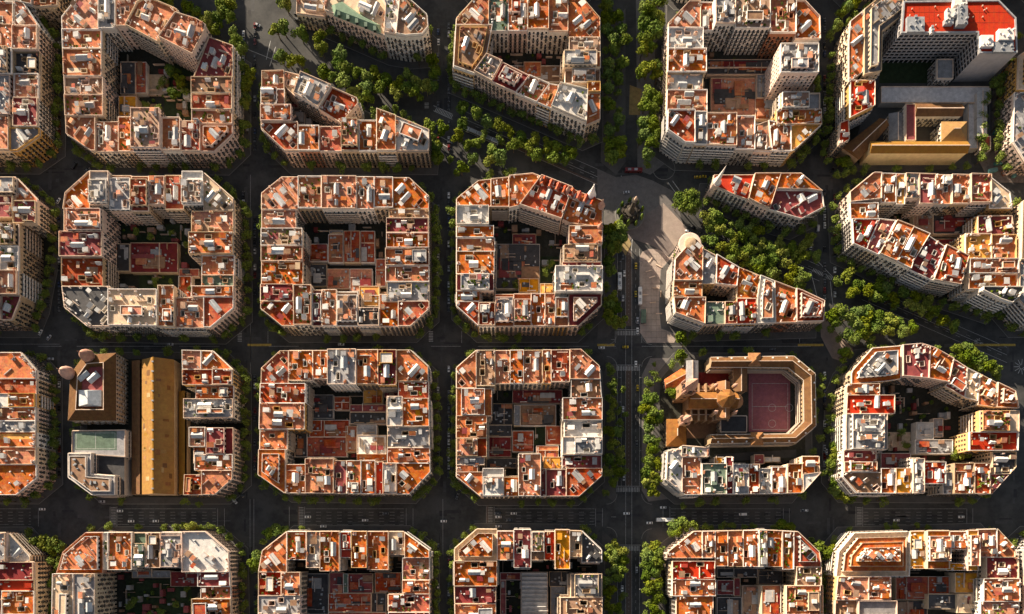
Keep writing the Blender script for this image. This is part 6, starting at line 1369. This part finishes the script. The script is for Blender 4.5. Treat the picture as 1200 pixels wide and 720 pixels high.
tlist('in bright mass between the wedge blocks', Z(700, 190, 3.43, [(430, 235, 5.4), (465, 225, 5.6), (490, 240, 5), (450, 265, 5), (485, 280, 5), (530, 295, 5), (545, 320, 4.6), (620, 320, 4.6), (680, 320, 3.6), (420, 310, 4.4), (455, 325, 5), (500, 350, 5.2), (540, 365, 5.6), (530, 395, 5), (580, 385, 5), (600, 360, 5), (625, 410, 5.8), (660, 400, 5), (650, 435, 5), (690, 420, 5), (700, 455, 5), (725, 480, 4), (780, 450, 5.4), (805, 475, 5), (760, 480, 4.6), (800, 500, 5), (775, 510, 4.2), (850, 525, 3.4), (345, 318, 4.2), (600, 415, 4.6), (570, 350, 4)]), 'trees lining the boulevard')
tlist('in the shade below the upper wedge block', Z(700, 190, 3.43, [(560, 260, 5), (600, 275, 5), (580, 300, 5), (640, 290, 5), (650, 340, 5), (690, 350, 5), (720, 330, 5), (740, 370, 5), (770, 350, 5), (800, 370, 5), (830, 340, 5), (820, 390, 5), (700, 390, 5), (850, 310, 4.6), (750, 410, 4.8), (870, 380, 4.6)]), 'trees lining the boulevard')
tlist('below the second-row last block', Z(930, 190, 3.43, [(250, 500, 4.6), (275, 490, 4.2), (320, 550, 4.8), (355, 545, 4.6), (390, 555, 5), (410, 575, 4.4), (220, 460, 5), (230, 530, 5), (290, 520, 5), (330, 500, 5), (370, 510, 5), (430, 530, 5), (460, 580, 5), (500, 600, 5), (550, 610, 5.2), (590, 640, 5), (630, 660, 5), (480, 550, 5), (540, 570, 5), (180, 480, 4.4)]), 'trees lining the boulevard')
tlist('in big bright clump above third-row last block', Z(930, 190, 3.43, [(150, 625, 5.6), (185, 605, 5.4), (160, 655, 5.4), (215, 630, 6), (250, 610, 5.6), (240, 660, 5.8), (285, 600, 5.4), (290, 640, 6), (270, 690, 5.6), (330, 630, 5.6), (330, 670, 6), (375, 645, 5.8), (370, 685, 5.2), (420, 650, 4.6), (430, 680, 5.4), (470, 670, 4.8), (215, 690, 4.8), (240, 715, 4.8), (310, 710, 4.4), (40, 475, 5), (15, 450, 4.8), (30, 500, 4.4), (65, 525, 3.8)]), 'trees lining the boulevard')
tlist('in bright clump right of third-row last block', Z(930, 390, 3.43, [(650, 70, 5.2), (690, 65, 5.4), (720, 85, 5.6), (680, 100, 5.6), (745, 110, 5.4), (710, 125, 5.6), (770, 140, 5.6), (740, 150, 5), (800, 150, 5), (815, 170, 4.2), (640, 95, 4.4), (585, 60, 3.2)]), 'trees lining the boulevard')
tlist('at upper-left corner of third-row last block', Z(930, 390, 3.43, [(200, 90, 5), (225, 85, 4), (190, 20, 4), (260, 10, 5), (300, 5, 4.6)]), 'trees lining the boulevard')
tlistv('on left side of third-row last block', Z(930, 390, 3.43, [(120, 220, 4), (150, 300, 3.4), (155, 455, 4.6), (155, 490, 4.8), (150, 530, 4.8), (165, 600, 5), (160, 635, 4.6), (210, 610, 4.8), (235, 640, 4.8), (190, 665, 4.6), (240, 670, 4), (115, 250, 4), (120, 560, 4.2), (150, 560, 4), (110, 420, 4.2), (115, 180, 4)]), 'street trees beside the right-hand blocks')
tlistv('right of avenue beside church school block', Z(700, 390, 3.43, [(200, 275, 5.2), (225, 270, 4.8), (190, 310, 5.2), (225, 320, 5.8), (205, 350, 5.4), (240, 350, 4.6), (200, 385, 4.8), (200, 430, 5), (230, 440, 4.6), (215, 465, 5), (245, 470, 4.2), (205, 520, 5.6), (240, 530, 5.4), (200, 560, 5.4), (235, 580, 5.6), (210, 600, 5.4), (225, 630, 5), (330, 90, 5), (345, 110, 4), (305, 125, 4), (335, 20, 4.8), (350, 45, 4.4), (210, 200, 4.4), (225, 165, 4), (195, 240, 4.4), (250, 190, 4), (300, 245, 4.6), (325, 255, 4.2), (230, 120, 2.4)]), 'trees of the wide avenue')
tlistv('left of avenue beside third-row fourth block', Z(700, 390, 3.43, [(65, 195, 4.2), (100, 230, 4.2), (70, 235, 4), (50, 215, 4), (110, 325, 3.8), (85, 310, 4), (60, 290, 4.6), (50, 340, 4.6), (45, 400, 5), (80, 400, 4.8), (95, 360, 4), (60, 450, 5), (90, 480, 4.8), (50, 510, 5), (80, 560, 5), (110, 560, 3.6), (40, 560, 4.6), (60, 600, 4.6), (35, 640, 3.6), (50, 260, 4.4), (85, 520, 4.6), (45, 140, 4.2), (60, 160, 4)]), 'trees of the wide avenue')
tlistv('left of avenue beside bottom-row fourth block', Z(700, 570, 4, [(90, 280, 4.6), (60, 300, 4.8), (110, 310, 5), (80, 330, 5.4), (120, 350, 4.6), (60, 350, 4.6), (75, 390, 5), (110, 390, 4.8), (95, 430, 4.6), (75, 420, 4), (120, 520, 4), (40, 450, 4.8), (60, 500, 5), (50, 560, 5), (90, 570, 4.6), (60, 610, 4.6), (110, 590, 4.2)]), 'trees of the wide avenue')
tlistv('right of avenue beside bottom-row fifth block', Z(700, 570, 4, [(225, 300, 4.6), (270, 290, 4.8), (290, 310, 4.6), (240, 330, 5.4), (280, 350, 5.4), (235, 370, 5), (260, 400, 5.2), (290, 390, 4.4), (230, 420, 4.6), (260, 450, 5.4), (285, 470, 5), (240, 490, 5), (270, 520, 5), (295, 540, 4.4), (240, 545, 4.4), (265, 575, 5), (285, 600, 5), (235, 610, 4.4)]), 'trees of the wide avenue')
tlist('along lower pavement of the wide street', Z(700, 570, 4, [(360, 190, 4.8), (390, 170, 5), (420, 180, 4.8), (375, 215, 4.8), (350, 220, 4), (460, 185, 4.2), (500, 190, 4.4), (530, 195, 3.8), (590, 190, 4.4), (640, 190, 4.4), (690, 190, 4), (740, 188, 3.8), (830, 190, 4.4), (860, 185, 5), (900, 190, 4.8), (410, 95, 3.4)]) + Z(0, 570, 4, [(420, 200, 4), (510, 195, 4.4), (650, 195, 4.2), (770, 195, 4), (820, 190, 4.4), (860, 190, 4.2), (900, 190, 4.6), (940, 192, 4.2), (860, 75, 4), (925, 80, 3.2), (985, 185, 3.4)]) + Z(290, 570, 4, [(100, 220, 4.6), (140, 205, 4.8), (175, 205, 4), (75, 265, 4.2), (250, 195, 3.8), (775, 215, 4)]) + Z(930, 570, 4.444, [(540, 210, 3.6), (650, 210, 3.8), (700, 215, 3.4), (490, 212, 3.6)]), 'street trees along the wide street')
tlistv('beside the bottom-row blocks', Z(0, 570, 4, [(215, 265, 5), (255, 260, 5), (285, 290, 4.8), (240, 300, 4.6), (280, 345, 4.4), (270, 375, 4.2), (235, 350, 4.4)]) + Z(290, 570, 4, [(50, 330, 5), (35, 360, 5), (60, 375, 4.2), (25, 395, 4.2)]) + Z(930, 570, 4.444, [(130, 310, 4.6), (165, 340, 4.8), (210, 330, 4.8), (220, 290, 4.4), (180, 370, 4.4), (190, 440, 4.4), (215, 455, 4.4), (295, 235, 3.6), (100, 275, 3.6), (205, 400, 4.2)]), 'street trees beside the bottom blocks')
tlistv('along upper-right side of top-row second block', Z(0, 0, 3.43, [(690, 15, 5), (760, 40, 5), (800, 60, 4.6), (840, 90, 5), (870, 120, 5), (870, 75, 4.6), (940, 140, 4.6), (950, 175, 4.8), (960, 200, 4), (650, 5, 4), (720, 60, 4), (1000, 300, 5), (900, 60, 5), (930, 30, 5)]), 'trees lining the slanted avenue')
tlistv('beside the cloister block', Z(930, 0, 3.43, [(170, 110, 4.6), (190, 60, 4.6), (215, 30, 4.8), (240, 10, 4.6), (150, 140, 4.4), (195, 650, 4.6), (225, 655, 4.4), (210, 690, 4.4), (170, 700, 4), (240, 680, 4), (905, 140, 3.6), (880, 240, 4), (640, 665, 3.4)]), 'street trees around the cloister block')
tlistv('in shade between top-row fourth block and the avenue', [(712, 10, 4.9), (722, 22, 5), (711, 36, 5), (716, 60, 5), (713, 76, 5), (722, 92, 4.8), (712, 104, 5), (714, 125, 5), (724, 140, 4.8), (712, 155, 5), (722, 170, 5), (731, 50, 4.7), (730, 75, 4.7), (755, 15, 5), (772, 5, 5), (768, 22, 5)], 'trees of the wide avenue')
tlistv('on shaded ground at the top-left crossing', [(262, 8, 5), (272, 22, 5), (285, 60, 4.8), (283, 80, 5), (287, 100, 5), (288, 125, 5), (286, 150, 4.8), (248, 30, 4.8), (335, 8, 5), (325, 38, 5)], 'street trees in the shaded streets')
tlistv('in the courtyards of the upper blocks', Z(0, 0, 3.43, [(690, 290, 4.6), (720, 330, 4.6), (650, 330, 4.2), (700, 380, 4.6), (590, 420, 4), (640, 430, 4.2), (740, 360, 4)]) + Z(0, 190, 3.43, [(540, 270, 3.6), (600, 290, 3.6), (690, 280, 3.8), (740, 330, 3.6), (620, 480, 3.6), (760, 510, 3.6), (680, 470, 3)]) + Z(500, 190, 3.43, [(500, 410, 4), (480, 440, 3.6), (320, 490, 4), (360, 490, 3.6)]), 'courtyard trees')
tlistv('in the courtyards of the lower blocks', Z(930, 390, 3.43, [(670, 480, 4.6), (700, 490, 4), (650, 495, 4), (720, 470, 3.4), (440, 400, 4), (460, 450, 3.6), (390, 330, 3.6)]) + Z(0, 570, 4, [(630, 540, 4.2), (760, 590, 4.2), (600, 560, 4), (700, 600, 4), (820, 560, 4), (880, 480, 4)]) + Z(560, 500, 3.43, []), 'courtyard trees')
# remaining pavement trees in the dark streets: small and shaded
bigrows = []
for key, (name, OP) in BLOCKS.items():
    if key.startswith('B9') or key in ('B13a', 'B13b', 'B51a', 'B10', 'B15', 'B31x'): continue
    o = inset(OP, -3.2)
    for i in range(len(o)):
        a, b = o[i], o[(i + 1) % len(o)]; L = hypot(b[0] - a[0], b[1] - a[1])
        if L < 12: continue
        ux, uy = (b[0] - a[0]) / L, (b[1] - a[1]) / L
        n = int(L / (7 if abs(uy) > .3 else 10)); pts = []
        for k in range(n):
            t = (k + .5) * L / n; x, y = a[0] + ux * t, a[1] + uy * t
            px, py = NX + x * F / (H - 8), NY - y * F / (H - 8)
            if not (-12 < px < 1212 and -12 < py < 732): continue
            if abs(uy) < .3 and 590 < py < 625: continue          # the wide street keeps its own trees
            if abs(uy) < .3 and R.random() < .35: continue
            if 700 < px < 790: continue
            if any(hypot(x - q[0], y - q[1]) < 6.5 for q in PLANTED): continue
            if any(inside(B[1], x, y) for B in BLOCKS.values()): continue
            pts.append((px, py, x, y))
        horiz = abs(ux) > abs(uy); side = ('lower' if ux > 0 else 'upper') if abs(ux) > .95 else (('right' if uy > 0 else 'left') if abs(uy) > .95 else 'slanted ' + ('lower' if ux > 0 else 'upper') + (' right' if uy > 0 else ' left'))
        bigrows.append((name, side, horiz, pts))
cnt = {}
rest = list(REST0)
allp = sum(len(r[3]) for r in bigrows); room = max(0, 300 - TREES)
ORDn = lambda k: ORD[k] if k < len(ORD) else str(k) + 'th'
far = sorted([(hypot(p[0] - 600, p[1] - 360), p) for r in bigrows for p in r[3]], key=lambda t: t[0])
keep = {id(p) for _, p in far[:room]}
for name, side, horiz, pts in bigrows:
    pts = sorted(pts, key=lambda p: p[0] if horiz else p[1]); k = 0
    for p in pts:
        if id(p) in keep:
            k += 1; tree(p[0], p[1], R.uniform(3.4, 4.6), f'shaded street tree, {ORD[k]} from {"left" if horiz else "top"} on {side} side of {name}', 'street trees in the shaded streets')
        else: rest.append(p)
mbc, mbt = MB(), MB()
for p in rest:
    cr, tr, m = R.choice(SMALLP); a = R.uniform(0, 6.28); s = p[4] if len(p) > 4 else R.uniform(.8, 1.1); ca, sa = cos(a) * s, sin(a) * s
    for mb, src in ((mbc, cr), (mbt, tr)):
        n = len(mb.v); mb.v += [(p[2] + v[0] * ca - v[1] * sa, p[3] + v[0] * sa + v[1] * ca, v[2] * s) for v in src.v]; mb.f += [tuple(n + i for i in f) for f in src.f]
if mbc.v:
    o = bpy.data.objects.new('street_trees', None); COL.objects.link(o); o['kind'] = 'stuff'; tag(o, 'many shaded street trees lining the darker pavements of the grid', 'trees')
    mbc.build('crown', M_LEAF[0], o)['kind'] = 'stuff'; mbt.build('trunk', M_BARK, o)['kind'] = 'stuff'
print('TREES', TREES, 'rest', len(rest))
# ---------------------------------------------------------------- vehicles
PA = [('white', (0.78, 0.78, 0.76)), ('silver', (0.45, 0.46, 0.48)), ('black', (0.02, 0.02, 0.022)), ('dark grey', (0.09, 0.095, 0.1)), ('dark blue', (0.03, 0.05, 0.12)), ('red', (0.16, 0.02, 0.018))]
PM = {n: mat('car_paint_' + n.replace(' ', '_'), c, rough=.3, var=.05, spec=.6, bump=0) for n, c in PA}
M_YEL = mat('taxi_yellow', (0.6, 0.42, 0.03), rough=.35, var=.05, spec=.6, bump=0)
M_TYRE = mat('tyre_rubber', (0.02, 0.02, 0.02)); M_LAMP = mat('headlamp_glass', (0.7, 0.7, 0.65), rough=.2, bump=0)
def body_mb(L, Wd, prof):
    """loft: prof list of (x, z_top, halfwidth)"""
    mb = MB(); n = len(prof)
    for x, z, w_ in prof:
        mb.v += [(x, -w_, .35), (x, -w_, z * .6 + .14), (x, -w_ * .86, z), (x, w_ * .86, z), (x, w_, z * .6 + .14), (x, w_, .35)]
    for i in range(n - 1):
        a, b = i * 6, i * 6 + 6
        for k in range(5): mb.f.append((a + k, b + k, b + k + 1, a + k + 1))
        mb.f.append((a + 5, b + 5, b, a))
    mb.f.append((0, 1, 2, 3, 4, 5)); e = (n - 1) * 6; mb.f.append((e + 5, e + 4, e + 3, e + 2, e + 1, e)); return mb
def make_car(col, label, group, van=False):
    m = PM[col] if col in PM else M_YEL
    rt = empty('van' if van else 'car', (0, 0, 0), label, 'van' if van else 'car', group)
    if van:
        body_mb(5.2, 1.95, [(-2.6, 1.9, .9), (-2.55, 2.1, .95), (1.3, 2.1, .97), (1.9, 1.45, .96), (2.5, 1.05, .9), (2.6, .8, .82)]).build('body', m, rt)
        mb = MB(); mb.quad((1.36, -.8, 2.08), (1.93, -.8, 1.44), (1.93, .8, 1.44), (1.36, .8, 2.08)); [setattr(mb, 'v', [(x + .03, y, z + .04) for x, y, z in mb.v])]; mb.build('windscreen', M_GLASS, rt); L2 = 1.6
    else:
        body_mb(4.3, 1.8, [(-2.15, .7, .78), (-2.0, .95, .86), (-1.3, 1.0, .89), (.9, .98, .9), (1.9, .82, .86), (2.15, .6, .74)]).build('body', m, rt)
        mb = MB(); a = [(-1.7, .98, .78), (-1.1, 1.38, .66), (.35, 1.42, .66), (1.05, .98, .78)]
        for x, z, w_ in a: mb.v += [(x, -w_, z), (x, w_, z)]
        for i in range(3): mb.f.append((2 * i, 2 * i + 2, 2 * i + 3, 2 * i + 1))
        mb.f.append((0, 2, 4, 6)); mb.f.append((7, 5, 3, 1)); mb.build('window', M_GLASS, rt)
        mb = MB(); mb.v += [(-1.05, -.62, 1.4), (.3, -.62, 1.44), (.3, .62, 1.44), (-1.05, .62, 1.4)]; mb.f.append((0, 1, 2, 3)); mb.prism([(-1.05, -.62), (.3, -.62), (.3, .62), (-1.05, .62)], 1.38, 1.46); mb.f.pop(0); mb.build('roof', m, rt); L2 = 1.35
    wm = MB()
    for k in range(10):
        a, b = 2 * pi * k / 10, 2 * pi * (k + 1) / 10; wm.quad((.33 * cos(a), -.1, .33 * sin(a)), (.33 * cos(b), -.1, .33 * sin(b)), (.33 * cos(b), .1, .33 * sin(b)), (.33 * cos(a), .1, .33 * sin(a)))
    n = len(wm.v); wm.v += [(.33 * cos(2 * pi * k / 10), s, .33 * sin(2 * pi * k / 10)) for s in (-.1, .1) for k in range(10)]; wm.f += [tuple(range(n, n + 10)), tuple(range(n + 19, n + 9, -1))]
    w0 = None
    for sx in (-1, 1):
        for sy in (-1, 1):
            if w0 is None: w0 = wm.build('wheel', M_TYRE, rt); o = w0
            else: o = w0.copy(); COL.objects.link(o); o.parent = rt
            o.location = (sx * L2, sy * .82, .33)
    for sy in (-1, 1):
        mb = MB(); e = 2.5 if van else 2.02; mb.box(e, sy * .6 - .15, .6, e + .14, sy * .6 + .15, .78); mb.build('headlight', M_LAMP, rt)
    return rt
def make_bus(col, label):
    rt = empty('bus', (0, 0, 0), label, 'bus', 'buses on the avenue'); L = 12
    mb = MB(); mb.prism([(-6, -1.2), (-5.8, -1.27), (5.7, -1.27), (6, -1.0), (6, 1.0), (5.7, 1.27), (-5.8, 1.27), (-6, 1.2)], .35, 3.0, True); mb.build('body', PM['white'] if col == 'white' else PM['red'], rt)
    for s in (-1, 1): mb = MB(); mb.box(-5.4, s * 1.29 - .02, 1.3, 5.5, s * 1.29 + .02, 2.4); mb.build('window', M_GLASS, rt)
    mb = MB(); mb.box(5.98, -1.0, 1.1, 6.03, 1.0, 2.5); mb.build('windscreen', M_GLASS, rt)
    for x in (-3, 1.5): mb = MB(); mb.box(x - 1.1, -.75, 3.0, x + 1.1, .75, 3.25); mb.build('air_conditioner', M_METAL, rt)
    for x in (-3.6, 3.6):
        for s in (-1, 1): mb = MB(); mb.box(x - .5, s * 1.15 - .12, 0.02, x + .5, s * 1.15 + .12, 1.0); mb.build('wheel', M_TYRE, rt)
    return rt
PROTO = {}
NCAR = 0
def car(px, py, rz, col, label, group, van=False):
    global NCAR
    k = (col, van); x, y = W(px, py)
    if k not in PROTO: o = make_car(col, label, group, van); PROTO[k] = o
    else: o = dup(PROTO[k], (0, 0, 0), 0, label, group)
    o.location = (x, y, .02); o.rotation_euler = (0, 0, radians(rz)); NCAR += 1; return o
def clabel(col, van, k, where): return f'{col} {"van" if van else "car"}, {ORD[k]} {where}'
cars = [(361, 606, 0), (428, 610, 0), (379, 617, 0), (452, 602, 0), (583, 602, 0), (584, 606, 0), (602, 602, 0), (597, 610, 0), (584, 617, 0), (661, 617, 0), (734, 602, 0), (761, 613, 0), (941, 599, 0), (777, 595, 0), (943, 598.5, 0), (1126, 606, 0), (50, 597, 0), (141, 599, 0), (154, 611, 0), (183, 611, 0), (520, 611, 0), (870, 603, 0), (1050, 610, 0)]
for k, (x, y, a) in enumerate(sorted(cars)):
    col = 'white' if R.random() < .75 else R.choice(['silver', 'dark grey']); van = R.random() < .15
    car(x, y, 180, col, clabel(col, van, k + 1, 'from left among traffic on the wide street'), 'traffic on the wide street', van)
av = [(730, 301, -90), (731.5, 321, -90), (747, 376, 90), (747, 388, 90), (733, 407, 0), (745, 312, 90), (730, 350, -90), (747, 455, 90), (745, 427, 90), (746, 520, 90), (730, 480, -90), (729, 690, -90), (746, 668, 90), (734, 226, 10), (745, 345, 90), (705, 408, 0), (817, 208, 0), (824, 207.5, 0), (731, 560, -90)]
for k, (x, y, a) in enumerate(sorted(av, key=lambda t: (t[1], t[0]))):
    col = R.choice(['white', 'white', 'white', 'silver', 'dark grey', 'taxi'])
    if col == 'taxi': col = 'yellow'
    car(x, y, a, col, clabel(col, False, k + 1, 'from top among traffic on the wide avenue'), 'traffic on the avenue')
dg = [(302, 30, -24), (348, 17, -10), (350, 24, 0), (812, 268, -30), (820, 274, -30), (806, 272, -30), (958, 268, 85), (950, 290, 80), (58, 396, 50), (48, 390, 60), (60, 421, 0), (50, 419, 0), (69, 236, 60), (66, 250, 70), (275, 587, -50), (283, 580, -40), (120, 588, 0), (980, 205, 55), (975, 200, 55), (1004, 20, 30), (1192, 300, 90), (103, 200, 30), (88, 195, 60), (56, 185, 60), (536, 582, 70), (265, 390, 40), (1170, 452, -30), (905, 410, 0), (880, 412, 0), (640, 412, 0), (400, 404, 0), (200, 404, 0), (285, 360, 90), (287, 470, 90), (512, 320, 90), (515, 500, 90), (968, 530, 90), (970, 495, 90), (62, 320, 90), (290, 150, 90), (514, 50, 90), (512, 680, 90)]
for k, (x, y, a) in enumerate(sorted(dg, key=lambda t: (t[1], t[0]))):
    col = R.choice(['white', 'white', 'silver', 'dark grey', 'black', 'silver']); van = R.random() < .15
    car(x, y, a, col, clabel(col, van, k + 1, 'from top of those on the cross streets'), 'cars on the cross streets', van)
park = []
for x, side in ((57, 1), (70, -1), (285.5, 1), (299, -1), (513.5, 1), (526, -1), (966, 1), (978, -1)):
    for y0, y1 in ((25, 175), (225, 370), (432, 560), (640, 715)):
        y = y0 + R.uniform(0, 10); k = 0
        while y < y1:
            if R.random() < .7:
                k += 1; xx, yy = W(x, y)
                if not any(inside(B[1], xx, yy) for B in BLOCKS.values()): park.append((x, y, 90 * side))
            y += 9.5
R.shuffle(park); park = park[:215]
for k, (x, y, a) in enumerate(sorted(park)):
    col = R.choice(['white', 'silver', 'dark grey', 'black', 'black', 'dark grey', 'dark blue', 'red'])
    st = min(((abs(x - q[0]), q[1]) for q in ((63, 'far-left street'), (292, 'second street from the left'), (520, 'third street from the left'), (972, 'street left of the right-hand blocks'))))[1]
    key = (st, col); cnt[key] = cnt.get(key, 0) + 1
    car(x, y, a, col, f'{col} parked car, {ORD[cnt[key]]} {col} one along the {st}', 'cars parked in the shaded streets')
for k, (x, y, col, a, lb) in enumerate(((725.8, 331, 'white', -90, 'white bus in the left lane of the avenue'), (749.5, 348, 'white', 90, 'white bus at the stop beside the pale plaza'), (778.5, 609.5, 'white', 180, 'white bus turning at the right side of the avenue crossing'), (742, 201, 'red', 0, 'red bus crossing above the monument square'))):
    o = make_bus(col, lb); o.location = (*W(x, y), .02); o.rotation_euler = (0, 0, radians(a))
# tram on the slanted avenue
p = W(563, 160); rt = empty('tram', (*p, 0), 'grey articulated tram on the slanted avenue among trees', 'tram', rz=-math.atan(.435))
for k in range(5):
    mb = MB(); x = (k - 2) * 5.6; mb.prism([(x - 2.6, -1.25), (x + 2.6, -1.25), (x + 2.6, 1.25), (x - 2.6, 1.25)], .4, 3.3, True); o = mb.build('carriage', PM['white'] if k in (0, 4) else PM['silver'], rt)
    mb = MB(); mb.box(x - 1.8, -.8, 3.3, x + 1.8, .8, 3.6); mb.build('roof_unit', M_METAL, o)
    mb = MB(); [mb.box(x - 2.2, s * 1.26 - .02, 1.4, x + 2.2, s * 1.26 + .02, 2.6) for s in (-1, 1)]; mb.build('window', M_GLASS, o)
    if k < 4: mb = MB(); mb.box(x + 2.6, -1.1, .5, x + 3.0, 1.1, 3.1); mb.build('bellows', M_TYRE, rt)
print('CARS', NCAR, 'OBJECTS', len(bpy.data.objects))
dups = [k for k, v in USED.items() if v > 1]
print('DUP LABELS', len(dups), dups[:12])
